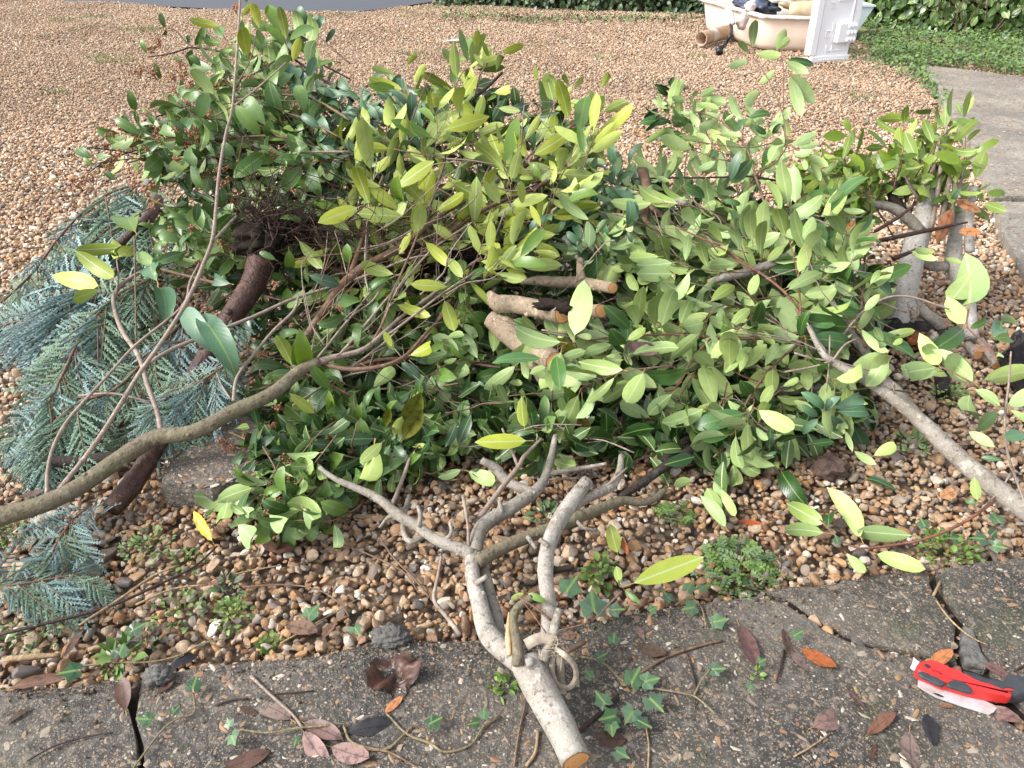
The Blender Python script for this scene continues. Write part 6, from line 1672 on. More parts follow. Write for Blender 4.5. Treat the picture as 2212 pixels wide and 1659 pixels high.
# weeds along the verge
def herb(name, label, c, rad_, n, L, mats, group=None, h=.05, fern=False, cat='weed', z=0.0, dens=1.0):
    """a low plant: small real leaves on short stalks"""
    mb = MB()
    V, U, F = leaf_geo(w=.3, bend=.7, fold=.25, rows=4)
    V = [Vector(v) for v in V]
    for k in range(n):
        a = rnd.random() * 6.28; r = rad_ * math.sqrt(rnd.random())
        p = Vector((c.x + math.cos(a) * r, c.y + math.sin(a) * r, z + rnd.random() * h * (1.15 - r / rad_)))
        out = Vector((math.cos(a), math.sin(a), .0))
        d = out * rnd.uniform(.3, 1) + Vector((0, 0, rnd.uniform(.1, .8))) + rv(.3)
        if fern:
            d.normalize(); l = L * rnd.uniform(.7, 1.2)
            q_ = p.copy()
            nn = Vector((0, 0, 1)) + rv(.3)
            for j in range(5):
                for s_ in (-1, 1):
                    sd_ = d.cross(nn).normalized() * s_
                    M = leaf_mat4(q_, d * .6 + sd_, nn, l * .32 * (1 - .1 * j))
                    mb.add([M @ v for v in V], F, k % len(mats), U)
                q_ = q_ + d * l / 5 + Vector((0, 0, -.002 * j))
        else:
            M = leaf_mat4(p, d, Vector((0, 0, 1)) + rv(.45), L * rnd.uniform(.6, 1.25))
            mb.add([M @ v for v in V], F, k % len(mats), U)
    for k in range(max(3, n // 8)):
        a = rnd.random() * 6.28; r = rad_ * rnd.random() * .8
        e = Vector((c.x + math.cos(a) * r, c.y + math.sin(a) * r, z + rnd.random() * h))
        tube(mb, [Vector((c.x + math.cos(a) * r * .4, c.y + math.sin(a) * r * .4, z)), e], [.0012, .0008], 3, 0)
    o = mb.build(name, mats, None, (c.x, c.y, z))
    return tag(o, label, cat, group)
def verge():
    mb = MB()
    V, U, F = leaf_geo(w=.36, bend=.6, fold=.2, rows=4)
    V = [Vector(v) for v in V]
    poly = [(1830, 60), (1855, 100), (1890, 124), (1940, 138), (2000, 147), (2100, 152), (2330, 185), (2330, 100), (2212, 84), (2110, 76), (1960, 60), (1850, 34)]
    for k in range(11000):
        x, y = pick(poly)
        p = G(x, y, 0)
        h = .05 + .10 * max(0, noise.noise(Vector((p.x * 2.2, p.y * 2.2, 0))) + .3)
        p.z = rnd.random() ** .7 * h
        M = leaf_mat4(p, Vector((rnd.gauss(0, 1), rnd.gauss(-.4, .8), rnd.gauss(.2, .4))), Vector((0, -.3, 1)) + rv(.4), rnd.uniform(.02, .04))
        mb.add([M @ v for v in V], F, rnd.choice((0, 0, 1, 2, 2)), U)
    o = mb.build('verge_weeds', ['weed_green', 'weed_light', 'weed_grey'])
    tag(o, 'low green weeds covering the verge at the upper right', 'weeds', None, 'stuff')
verge()
def fringe():
    mb = MB()
    V, U, F = leaf_geo(w=.36, bend=.6, fold=.2, rows=4)
    V = [Vector(v) for v in V]
    for k in range(420):
        t = rnd.random(); x = 1985 + 62 * t + rnd.gauss(0, 10); y = 140 + 75 * t + rnd.gauss(0, 8)
        p = G(x, y, rnd.random() * .05)
        M = leaf_mat4(p, rv(), Vector((0, -.3, 1)) + rv(.4), rnd.uniform(.02, .045)); mb.add([M @ v for v in V], F, rnd.choice((0, 1)), U)
    for k in range(500):
        t = rnd.random(); x = 1835 + 170 * t + rnd.gauss(0, 16); y = 95 + 55 * t + abs(rnd.gauss(0, 12))
        p = G(x, y, rnd.random() * .03)
        M = leaf_mat4(p, rv(), Vector((0, -.3, 1)) + rv(.4), rnd.uniform(.02, .04)); mb.add([M @ v for v in V], F, rnd.choice((0, 1)), U)
    for k in range(900):
        x = rnd.uniform(955, 1540); y = 30 + rnd.gauss(0, 4) + (8 if x > 1100 else 2)
        p = G(x, y, rnd.random() * .06)
        M = leaf_mat4(p, rv(), Vector((0, -.3, 1)) + rv(.4), rnd.uniform(.02, .05)); mb.add([M @ v for v in V], F, rnd.choice((0, 1, 2)), U)
    o = mb.build('edge_weeds', ['weed_grey', 'weed_green', 'brown_leaf_top'])
    tag(o, 'sparse weeds and leaf litter along the gravel edges', 'weeds', None, 'stuff')
fringe()
# grass tufts in the drive
def tuft(label, x, y, r, n):
    c = G(x, y, 0)
    mb = MB()
    for k in range(n):
        a = rnd.random() * 6.28; q_ = r * math.sqrt(rnd.random())
        p = Vector((c.x + math.cos(a) * q_ * 1.6, c.y + math.sin(a) * q_, 0))
        d = Vector((rnd.gauss(0, .5), rnd.gauss(0, .4), 1)).normalized() * rnd.uniform(.03, .07)
        s_ = Vector((rnd.gauss(0, 1), rnd.gauss(0, 1), 0)).normalized() * .0022
        m_ = p + d * .55; e = p + d + Vector((d.x, d.y, -.2 * abs(d.z))) * .6
        mb.add([p - s_, p + s_, m_ + s_ * .8, m_ - s_ * .8, e], [(0, 1, 2, 3), (3, 2, 4)])
    tag(mb.build('grass_tuft', 'grass', None, c), label, 'grass', 'grass tufts in the drive')
for lab, x, y, r, n in (('grass tuft on the far left gravel, largest of the upper pair', 305, 65, .16, 170), ('thin grass tuft in the left gravel below the larger tufts', 250, 133, .12, 120), ('grass tuft near the left corner close to the road', 205, 38, .14, 110), ('tiny grass tuft at the left below the others', 115, 203, .07, 60), ('grass tuft by the road edge near the top left', 140, 45, .12, 90), ('faint grass tuft left of the small lower tuft', 208, 125, .08, 60), ('grass patch under the hedge corner', 945, 22, .35, 260), ('grass tuft under the ivy hedge', 1070, 20, .25, 180), ('grass tuft on the gravel below the hedge end', 880, 38, .12, 70), ('wide grass tuft behind the lime crown', 1160, 103, .09, 60), ('small grass tuft beside white litter', 1010, 86, .07, 60), ('grass tuft left of the lime crown tip', 890, 118, .1, 80), ('grass speck on the bare gravel right of the lime crown', 1300, 127, .08, 40), ('grass tuft at the road side in the middle', 720, 34, .15, 90), ('green tuft beside the bath hose', 1508, 125, .06, 50), ('small tuft on gravel left of the path', 1860, 212, .08, 40)):
    tuft(lab, x, y, r, n)
# pale litter on the drive
q = MB()
lump(q, G(985, 88, .015), .10, .03, .012, 50, 3, .5); tag(q.build('litter_scrap', 'cloth_white', None, G(985, 88, 0)), 'flat white scrap on the gravel behind the lime crown', 'litter')
q = MB()
lump(q, G(1736, 128, .015), .12, .03, .015, 51, 3, .5); tag(q.build('litter_scrap', 'cloth_white', None, G(1736, 128, 0)), 'small white scrap on the gravel before the bath', 'litter')

# ------------------------------------------------------------------ the dumped bath
def loft(mb, rings, mi=0, close=True, cap0=False, cap1=False):
    n = len(rings[0]); vs = [p for r in rings for p in r]; fs = []
    for i in range(len(rings) - 1):
        for k in range(n if close else n - 1): fs.append((i * n + k, i * n + (k + 1) % n, (i + 1) * n + (k + 1) % n, (i + 1) * n + k))
    if cap0: fs.append(tuple(range(n))[::-1])
    if cap1: fs.append(tuple((len(rings) - 1) * n + k for k in range(n)))
    mb.add(vs, fs, mi)
HB = .315
fc = G(*Z(12, 830, 178), HB)            # front left corner of the rim
rc = G(*Z(12, 1340, 195), HB)
bl = G(*Z(12, 225, 10), HB)
ex = (rc - fc); ex.z = 0; ex.normalize()
ey = (bl - fc); ey.z = 0; ey.normalize()
WB, LB_ = .74, 1.6
bath = thing('bath', (fc + ex * WB / 2 + ey * .1) - Vector((0, 0, HB)), 'dumped beige plastic bath full of rubbish on the gravel', 'bath')
def bring(inset, z, rr, n=8, fi=None):
    """rounded rectangle in the bath's own axes"""
    fi = inset if fi is None else fi
    u0, u1, v0, v1 = inset, WB - inset, fi, LB_ - inset
    out = []
    for cx, cy, a0_ in ((u1 - rr, v1 - rr, 0), (u0 + rr, v1 - rr, 90), (u0 + rr, v0 + rr, 180), (u1 - rr, v0 + rr, 270)):
        for k in range(n + 1):
            a = R(a0_ + 90 * k / n)
            out.append(fc + ex * (cx + rr * math.cos(a)) + ey * (cy + rr * math.sin(a)) + Vector((0, 0, z * HB / .36 - HB)))
    return out
mb = MB()
loft(mb, [bring(.13, .0 + .012, .10, fi=.16), bring(.085, .02, .12, fi=.11), bring(.062, .07, .12, fi=.075), bring(.05, .18, .10, fi=.055), bring(.035, .345, .07, fi=.035)], cap0=True)
mb.build('tub', 'bath_plastic', bath)
mb = MB()
loft(mb, [bring(.036, .335, .07), bring(.0, .335, .05), bring(-.004, .35, .05), bring(.0, .368, .05), bring(.02, .372, .05), bring(.06, .368, .06), bring(.068, .345, .08)])
mb.build('rim', 'rim_white', bath)
mb = MB()
loft(mb, [bring(.066, .35, .08), bring(.09, .2, .1), bring(.13, .06, .12), bring(.2, .04, .1)], cap1=True)
mb.build('basin', 'bath_inside', bath)
for s_ in (.25, .62):
    mb = MB(); c = fc + ex * (WB * s_) + ey * .35 - Vector((0, 0, HB))
    tube(mb, [c + Vector((0, 0, -.005)), c + Vector((0, 0, .03))], [.03, .03], 10); mb.build('foot', 'black_rubber', bath)
# rubbish in and on it
q = MB(); c = fc + ex * .26 + ey * .75 + Vector((0, 0, .02)); lump(q, c, .2, .35, .10, 61, 4, .35, 3.0)
tag(q.build('bin_bag', 'bag_blue', None, c), 'shiny blue black bin bag in the bath', 'bag')
q = MB(); c = fc + ex * .52 + ey * .36 + Vector((0, 0, .03)); cc = []
for k in range(9):
    cc.append(c + ex * (-.13 + .26 * k / 8))
tube(q, cc, [.055, .075, .08, .08, .08, .08, .08, .075, .055], 14, 0, .1); lump(q, c + ey * .1 + Vector((0, 0, .05)), .2, .1, .06, 63, 3, .25)
tag(q.build('cushion', 'cushion', None, c), 'rolled beige cushion foam stuffed in the bath', 'cushion')
q = MB(); c = fc + ex * .5 + ey * .5 + Vector((0, 0, .12)); lump(q, c, .24, .16, .06, 65, 3, .4, 2.5)
tag(q.build('rag', 'cloth_white', None, c), 'white rag draped on top of the bath rubbish', 'cloth')
q = MB(); c = fc + ex * .02 + ey * .33 + Vector((0, 0, .045)); lump(q, c, .05, .06, .05, 67, 3, .3, 2.0)
tag(q.build('plaster_chunk', 'plaster', None, c), 'pale plaster lump sitting on the bath rim', 'rubble', 'broken plaster pieces')
q = MB(); c = G(*Z(12, 610, 235), .25); lump(q, c, .055, .045, .075, 69, 3, .4, 2.0)
tag(q.build('plaster_chunk', 'plaster', None, c), 'jagged plaster sheet hanging on the side of the bath', 'rubble', 'broken plaster pieces')
q = MB(); tube(q, [G(*Z(12, 440, 110), .32), G(*Z(12, 480, 190), .28), G(*Z(12, 510, 260), .24)], [.03, .035, .02], 8, 0, .2)
tag(q.build('cloth_strip', 'cloth_white', None, G(*Z(12, 440, 110), .3)), 'white cloth strip dangling from the bath rim', 'cloth')
# hose and trap
q = thing('waste_hose', G(*Z(12, 360, 590), 0), 'black waste hose with trap hanging off the bath side', 'hose')
hp = [(480, 270, .225), (490, 330, .19), (470, 400, .15), (430, 470, .09), (385, 530, .05)]
pts, _ = smooth_path([G(*Z(12, x, y), z) for x, y, z in hp], [1] * 5, 5)
mb = MB(); tube(mb, pts, [.015] * len(pts), 9); mb.build('hose', 'black_rubber', q)
e = G(*Z(12, 352, 545), .04)
mb = MB(); tube(mb, [e + Vector((.03, 0, .012)), e + Vector((-.03, 0, .0))], [.026, .03], 10); tube(mb, [e, e + Vector((.0, -.03, -.028))], [.03, .034], 12); mb.build('trap', 'black_rubber', q)
# cardboard tube: hollow
a = G(*Z(12, 150, 430), .07); b_ = G(*Z(12, 520, 330), .09); ax = (b_ - a).normalized()
q = thing('cardboard_tube', a - Vector((0, 0, .07)), 'open cardboard tube lying behind the left side of the bath', 'tube')
mb = MB(); n1 = ax.orthogonal().normalized(); n2 = ax.cross(n1)
rings = []
for pos, r in ((0.0, .066), (.9, .066), (.9, .058), (.0, .058), (0.0, .066)):
    rings.append([a + ax * (pos + (.006 * math.sin(k * 1.9) if pos == 0 else 0)) + (n1 * math.cos(2 * math.pi * k / 24) + n2 * math.sin(2 * math.pi * k / 24)) * r for k in range(24)])
loft(mb, rings); mb.build('tube', 'cardboard', q)
mb = MB(); rings = [[a + ax * pos + (n1 * math.cos(2 * math.pi * k / 24) + n2 * math.sin(2 * math.pi * k / 24)) * .0672 for k in range(24)] for pos in (.14, .24)]
loft(mb, rings); mb.build('tape_band', 'plaster', q)
# moulded polystyrene slab
pb, pr_ = G(*Z(12, 1400, 690), .0), G(*Z(12, 1760, 668), .0)
ux = (pr_ - pb); wP = ux.length; ux.normalize()
uz = Vector((.12, .06, .97)); uz = (uz - ux * uz.dot(ux)).normalized()
un = ux.cross(uz)
if un.y > 0: un = -un
PN = thing('polystyrene_slab', pb, 'white moulded polystyrene packing slab leaning on the bath', 'packaging')
def pbox(name, x0, x1, z0, z1, d0, d1, bev=.006, mat='polystyrene', par=PN):
    """box on the slab: metres along, up, and out of its face"""
    bm = bmesh.new(); bmesh.ops.create_cube(bm, size=1)
    for v in bm.verts:
        v.co = Vector(((x0 + x1) / 2 + v.co.x * (x1 - x0), (d0 + d1) / 2 + v.co.y * (d1 - d0), (z0 + z1) / 2 + v.co.z * (z1 - z0)))
    bmesh.ops.bevel(bm, geom=bm.edges[:], offset=bev, segments=2, affect='EDGES')
    mb = MB(); mb.add([pb + ux * v.co.x + un * v.co.y + uz * v.co.z for v in bm.verts], [tuple(v.index for v in f.verts) for f in bm.faces]); bm.free()
    return mb.build(name, mat, par, smooth=False)
s_ = wP / 360.0                                    # metres per picture unit of the close view
hP = 900 * s_
pbox('board', -.0, wP, 0, hP, -.03, .0)
pbox('side_wall', -.07, -.002, .06, hP, -.07, .012)
pbox('side_wall', wP - .02, wP + .045, .16, 620 * s_, -.05, .014)
pbox('foot_rail', -.05, wP + .004, -.002, .05, -.02, .022)
for k in range(12): pbox('stud', .02 + k * (wP - .06) / 12, .034 + k * (wP - .06) / 12, .016, .03, .02, .03, .004)
def frame_(x0, x1, z0, z1, w=.011, h=.014):
    pbox('ridge', x0, x1, z0, z0 + w, -.002, h, .003); pbox('ridge', x0, x1, z1 - w, z1, -.002, h, .003)
    pbox('ridge', x0, x0 + w, z0 + w + .001, z1 - w - .001, -.002, h - .001, .003); pbox('ridge', x1 - w, x1, z0 + w + .001, z1 - w - .001, -.002, h - .001, .003)
zz = lambda y: (690 - y) * s_
xx = lambda x: (x - 1385) * s_
frame_(xx(1550) - .02, xx(1690) - .02, zz(180), zz(60)); pbox('ridge', xx(1612) - .02, xx(1622) - .02, zz(170), zz(70), -.002, .011, .003)
frame_(xx(1475), xx(1520), zz(100), zz(55), .006, .01); frame_(xx(1455), xx(1490), zz(235), zz(190), .006, .01); frame_(xx(1450), xx(1500), zz(480), zz(420), .007, .012)
pbox('ridge', xx(1510), xx(1518), zz(430), zz(350), -.002, .01, .003); pbox('ridge', xx(1480), xx(1700), zz(600), zz(595) + .006, -.002, .01, .002); pbox('ridge', xx(1480), xx(1490), zz(610), zz(545), -.002, .011, .003); pbox('ridge', xx(1540), xx(1550), zz(610), zz(545), -.002, .011, .003)
pbox('ridge', wP - .05, wP - .036, zz(560), zz(60), -.002, .02, .004)
pbox('ridge', .0, wP, zz(30), zz(10), -.002, .016, .004)
pbox('egg_block', xx(1550), xx(1745), zz(525), zz(360), -.002, .055, .006)
mb = MB()
for i in range(3):
    for j in range(3): lump(mb, pb + ux * (xx(1660) + i * .032) + uz * (zz(500) + j * .055) + un * .056, .016, .014, .022, i * 3 + j, 2, .05)
mb.build('egg_cups', 'polystyrene', PN)
# pale blue plastic drawer behind
cx0 = G(*Z(12, 1790, 520), .0) + Vector((0, .25, 0))
BX = thing('plastic_drawer', cx0, 'pale blue tapered plastic tub behind the white slab', 'tub')
mb = MB()
def quadring(x0, x1, y0, y1, z): return [cx0 + Vector((x0, y0, z)), cx0 + Vector((x1, y0, z)), cx0 + Vector((x1, y1, z)), cx0 + Vector((x0, y1, z))]
loft(mb, [quadring(-.35, .10, .0, .3, .005), quadring(-.35, .25, -.03, .42, .33), quadring(-.345, .245, -.025, .415, .334), quadring(-.33, .225, -.01, .40, .33), quadring(-.33, .09, .02, .28, .02)], cap0=True, cap1=True)
mb.build('tub', 'pale_blue_plastic', BX, smooth=False)
mb = MB(); loft(mb, [quadring(-.36, .262, -.042, .432, .335), quadring(-.36, .262, -.042, .432, .35), quadring(-.325, .222, -.006, .396, .351), quadring(-.325, .222, -.006, .396, .336), quadring(-.36, .262, -.042, .432, .335)])
mb.build('lip', 'pale_blue_plastic', BX, smooth=False)

# ------------------------------------------------------------------ concrete chunk, stones, bag at the right
q = MB()
cb = [G(x, y, .0) for x, y in ((350, 1095), (375, 1045), (430, 990), (520, 935), (600, 960), (560, 1080), (470, 1105))]
o, _ = slab('concrete_chunk', [(p.x, p.y) for p in cb], .07, .09, 'concrete', None, .02, .016, .03)
tag(o, 'broken lump of aggregate concrete under the conifer sprays', 'concrete')
xs_ = [(p.x, p.y) for p in cb]
aggregate([xs_], [.07], 9000, .003, .012, [o], 3.0, .3, 40)
q = MB(); lump(q, G(1795, 1012, .02), .042, .035, .03, 71, 3, .5, 2.6); tag(q.build('brown_stone', 'brick_red', None, G(1790, 1005, 0), smooth=False), 'angular purple brown stone under the lower right leaves', 'stone')
q = MB(); lump(q, G(2235, 790, .08), .075, .1, .10, 73, 4, .3, 2.5); tag(q.build('rubbish_bag', 'bag_black', None, G(2230, 800, 0)), 'shiny black bag cut off by the right edge', 'bag')

# ------------------------------------------------------------------ folding saw
SZ = SLAB_Z
sb = G(*Z(13, 1200, 650), SZ)
SAW = thing('pruning_saw', sb, 'folding pruning saw with red and black handle on the concrete', 'saw')
def plate(name, outline, z0, z1, mat, bev=.0, reg=13, zt=None, tilt=None, par=SAW):
    """flat piece from its outline, with true thickness and rounded edges"""
    pl = [G(*Z(reg, x, y), (z0 + z1) / 2) for x, y in outline]
    bm = bmesh.new()
    vs = [bm.verts.new((p.x, p.y, z1 + (tilt(p) if tilt else 0))) for p in pl]
    f = bm.faces.new(vs); f.normal_update()
    if f.normal.z < 0: f.normal_flip()
    r = bmesh.ops.extrude_face_region(bm, geom=[f])
    # the extruded copy becomes the top, the original face the bottom
    up = [e for e in r['geom'] if isinstance(e, bmesh.types.BMVert)]
    for v in bm.verts:
        if v not in up: v.co.z -= (z1 - z0)
    bm.edges.ensure_lookup_table()
    if bev:
        ed = [e for e in bm.edges if (e.verts[0] in up and e.verts[1] in up)]
        bmesh.ops.bevel(bm, geom=ed, offset=bev, segments=4, profile=.5, affect='EDGES')
    bmesh.ops.recalc_face_normals(bm, faces=bm.faces)
    bmesh.ops.triangulate(bm, faces=[f for f in bm.faces if len(f.verts) > 4])
    bm.verts.index_update()
    mb = MB(); mb.add([v.co.copy() for v in bm.verts], [tuple(v.index for v in f.verts) for f in bm.faces]); bm.free()
    o = mb.build(name, mat, par)
    try: o.data.set_sharp_from_angle(angle=R(50))
    except Exception: pass
    return o
def sm(outline, n=4):
    pts = [Vector((x, y, 0)) for x, y in outline]
    pts = [pts[-1]] + pts + [pts[0], pts[1]]
    out = []
    for i in range(1, len(pts) - 2):
        a, b, c, d = pts[i - 1], pts[i], pts[i + 1], pts[i + 2]
        for k in range(n):
            t = k / n
            q_ = .5 * ((2 * b) + (c - a) * t + (2 * a - 5 * b + 4 * c - d) * t * t + (3 * b - a - 3 * c + d) * t ** 3)
            out.append((q_.x, q_.y))
    return out
teeth = []
T0, T1 = (1240, 760), (1730, 1000)
for k in range(26):
    t = k / 26; x = T0[0] + (T1[0] - T0[0]) * t; y = T0[1] + (T1[1] - T0[1]) * t
    teeth += [(x, y), (x + 14, y + 26)]
blade = [(345, 470), (330, 640), (480, 740), (640, 830), (900, 925), (1150, 1010), (1400, 1085), (1590, 1150), (1680, 1100), (1730, 1020)] + teeth[::-1] + [(1000, 650), (700, 540)]
plate('blade', blade, SZ + .006, SZ + .0085, 'steel')
plate('blade_slot', sm([(600, 762), (690, 775), (800, 832), (720, 825)], 3), SZ + .0086, SZ + .009, 'saw_dark')
plate('lock_tab', [(255, 135), (320, 190), (385, 232), (330, 330), (270, 360), (200, 310), (235, 240)], SZ + .014, SZ + .017, 'label_strip', .001)
grey = [(1080, 430), (1250, 450), (1500, 545), (1700, 585), (1840, 592), (1890, 490), (1960, 470), (2120, 520), (2300, 560), (2600, 640), (2900, 800), (2890, 900), (2600, 860), (2300, 830), (2000, 870), (1800, 830), (1500, 720), (1250, 590)]
plate('rear_grip', sm(grey, 2), SZ + .004, SZ + .026, 'saw_grip', .006)
plate('hanging_hole', sm([(1845, 690), (1900, 655), (2010, 665), (2025, 715), (1900, 720)], 3), SZ + .0262, SZ + .0268, 'saw_dark')
plate('hole_lining', sm([(1850, 690), (1930, 680), (2020, 700), (2010, 722), (1900, 712)], 3), SZ + .0269, SZ + .0273, 'saw_red')
red = [(290, 330), (340, 270), (430, 225), (560, 218), (700, 262), (900, 360), (1150, 470), (1400, 585), (1650, 665), (1850, 745), (1965, 805), (1985, 845), (1930, 880), (1760, 862), (1560, 830), (1280, 772), (1080, 720), (860, 650), (740, 630), (540, 530), (330, 440)]
plate('handle', sm(red, 3), SZ + .010, SZ + .030, 'saw_red', .007)
plate('thumb_grip', sm([(345, 390), (430, 395), (560, 460), (720, 530), (800, 575), (810, 620), (750, 645), (640, 605), (480, 525), (360, 460)], 3), SZ + .028, SZ + .034, 'saw_grip', .003)
plate('finger_grip', sm([(845, 640), (880, 570), (960, 540), (1100, 565), (1230, 640), (1285, 715), (1270, 760), (1150, 740), (1000, 690)], 3), SZ + .028, SZ + .034, 'saw_grip', .003)
plate('pivot', sm([(445, 262), (490, 252), (550, 290), (550, 318), (500, 312), (460, 285)], 3), SZ + .0295, SZ + .0312, 'saw_dark')
# raised lettering
fcu = bpy.data.curves.new('lettering', 'FONT'); fcu.body = 'FELCO'; fcu.size = 1.0; fcu.extrude = .02
fo = bpy.data.objects.new('lettering_tmp', fcu); col.objects.link(fo)
bpy.context.view_layer.update()
me = bpy.data.meshes.new_from_object(fo.evaluated_get(bpy.context.evaluated_depsgraph_get()))
bpy.data.objects.remove(fo)
ta, tb = G(*Z(13, 775, 405), SZ + .0304), G(*Z(13, 585, 330), SZ + .0304)
tx = (tb - ta); wt = tx.length; tx.normalize()
wid = max(v.co.x for v in me.vertices)
lo = bpy.data.objects.new('lettering', me); me.materials.append(MATS['saw_letter'])
M = Matrix.Identity(4); ty_ = Vector((0, 0, 1)).cross(tx); k_ = wt / wid
for i in range(3): M[i][0] = tx[i] * k_; M[i][1] = ty_[i] * k_ * 1.3; M[i][2] = (0, 0, 1)[i] * k_; M[i][3] = ta[i] - sb[i]
lo.parent = SAW; lo.matrix_basis = M; col.objects.link(lo)

# ------------------------------------------------------------------ dead leaves on the ground
DG = 'dead leaves on the ground'
def dl(lab, reg, bx, by, tx, ty, fam, up='t', wd=1.1, z=None, group=DG):
    zz_ = z if z is not None else SLAB_Z + .004
    a, b_ = G(*Z(reg, bx, by), zz_), G(*Z(reg, tx, ty), zz_ + .004)
    n = Vector((0, -.1, 1)) + rv(.1)
    q = put_leaf(None, fam, a, b_ - a, n if up == 't' else -n, (b_ - a).length / 1.1, wd, name='dead_leaf')
    tag(q, lab, 'leaf', group)
for a in (('long purple brown dead leaf flat on the concrete, right of the trunk', 8, 1000, 480, 1080, 680, 'purple'), ('pink brown dead leaf left of the rusty one', 8, 1225, 580, 1290, 710, 'pinkbrown'), ('rusty orange half leaf among the concrete', 8, 1250, 590, 1420, 690, 'rust'), ('dark sliver of leaf beside the pink brown leaf', 8, 1190, 500, 1220, 640, 'umber', 't', .5), ('orange brown dead leaf behind the saw', 8, 1800, 690, 1905, 610, 'orange'), ('brown dead leaf at the right edge above the saw handle', 8, 2180, 740, 2045, 670, 'purple'), ('curled reddish leaf lying left of the saw', 8, 1455, 765, 1545, 870, 'purple', 't', .7), ('broad brown dead leaf left of the saw blade', 8, 1300, 945, 1475, 870, 'pinkbrown', 't', 1.3), ('curled brown leaf between the broad leaf and the black one', 8, 1530, 985, 1665, 875, 'brown', 't', .8), ('shiny black dead leaf below the saw blade', 8, 1795, 860, 1830, 1010, 'black', 't', 1.2), ('brown dead leaf lying on the tip of the saw blade', 8, 2230, 920, 2050, 855, 'purple', 't', 1.1), ('pale pink dead leaf at the lower right edge, stalk up', 8, 1730, 930, 1735, 1120, 'pinkbrown', 't', 1.1), ('pinkish dead leaf behind the ivy sprig', 8, 615, 580, 565, 490, 'pinkbrown'), ('dark wet dead leaf behind the ivy sprig', 8, 560, 580, 700, 640, 'umber', 't', 1.6), ('brown crumpled leaf below the ivy sprig', 8, 385, 985, 530, 985, 'umber', 't', 1.6), ('dark grey dead leaf strip on the lower right concrete', 8, 1590, 990, 1560, 1090, 'umber', 't', .5), ('grey leaf beneath the saw blade', 8, 1830, 840, 1920, 850, 'brown', 't', 1.0), ('dusky leaf beside the dug fork', 8, 250, 560, 320, 540, 'brown', 't', 1.6),
          ('upper pale pink leaf of the dead sprig', 7, 1310, 960, 1135, 850, 'pinkbrown', 't', 1.25), ('right hand dusky leaf of the dead sprig', 7, 1320, 950, 1510, 1030, 'purple', 't', 1.3), ('lower pink leaf of the dead sprig, pointing down', 7, 1330, 980, 1440, 1150, 'pinkbrown', 't', 1.2), ('lowest right pink leaf of the dead sprig', 7, 1440, 1060, 1635, 1125, 'pinkbrown', 't', 1.25), ('orange dead leaf beside the black wet leaf', 7, 1690, 930, 1780, 840, 'orange', 't', .9), ('black wet leaf pressed on the concrete', 7, 1500, 1010, 1750, 960, 'black', 't', 1.0), ('dark purple leaf at the bottom edge', 7, 950, 1180, 1190, 1090, 'umber', 't', 1.1), ('faint brown leaf left of the dead sprig', 7, 1150, 930, 1060, 890, 'umber', 't', 1.0), ('long brown leaf on the left concrete edge', 7, 0, 820, 300, 760, 'brown', 't', .6), ('dark leaf sliver at the left edge', 7, 0, 980, 130, 890, 'umber', 't', .7), ('flat brown maple like leaf by the joint', 7, 560, 930, 540, 770, 'umber', 't', 1.4), ('dark leaf right of the mortar lump', 7, 680, 840, 775, 780, 'umber', 't', .9)):
    dl(*a)
for a in (('dark curled leaf where gravel meets the concrete', 7, 710, 750, 870, 650, 'black', 't', .8, .025), ('dark red leaf standing by the left weeds', 7, 270, 690, 370, 560, 'umber', 't', 1.2, .03), ('dark wet leaf on the gravel under the low branch', 7, 1140, 170, 1290, 190, 'umber', 't', 1.2, .025), ('crumpled brown leaf on the gravel, left of the trunk', 7, 1240, 520, 1400, 560, 'brown', 't', 1.4, .03), ('second crumpled brown leaf beside the trunk base', 7, 1420, 600, 1480, 520, 'brown', 't', 1.4, .03), ('small dark leaf above the crumpled leaves', 7, 640, 600, 740, 520, 'umber', 't', .9, .025), ('brown leaf fragment near the dry stems', 7, 900, 350, 990, 340, 'brown', 't', 1.0, .02), ('purple leaf tucked behind the standing limb', 8, 370, 300, 500, 220, 'purple', 't', 1.3, .025), ('long curled dark leaf in front of the feathery weed', 8, 860, 290, 1100, 380, 'umber', 't', .5, .03), ('thin red leaf standing beside the pale leaf', 8, 545, 225, 515, 140, 'rust', 't', .6, .04), ('red brown sliver leaf on the right gravel', 8, 960, 60, 1150, 95, 'rust', 't', .35, .02), ('tan dead leaf on the gravel under the long right branch', 6, 1670, 1570, 1780, 1520, 'orange', 't', 1.6, .02), ('dark wet leaf on gravel left of the tan leaf', 6, 1440, 1540, 1220, 1420, 'dark', 't', .8, .02), ('orange dry leaf caught on the right twig', 6, 1900, 650, 1970, 590, 'orange', 't', 1.5, .12), ('dark red leaf under the left conifer', 4, 100, 1560, 290, 1530, 'umber', 't', 1.0, .03)):
    dl(*a)
# yellow leaf standing on the gravel
a, b_ = G(*Z(7, 950, 175), .015), G(*Z(7, 860, 30), .05)
tag(put_leaf(None, 'yellow', a, b_ - a, Vector((.3, -.8, .4)), (b_ - a).length / 1.1, .8, name='fallen_leaf'), 'bright yellow leaf standing in the gravel below the heap', 'leaf')
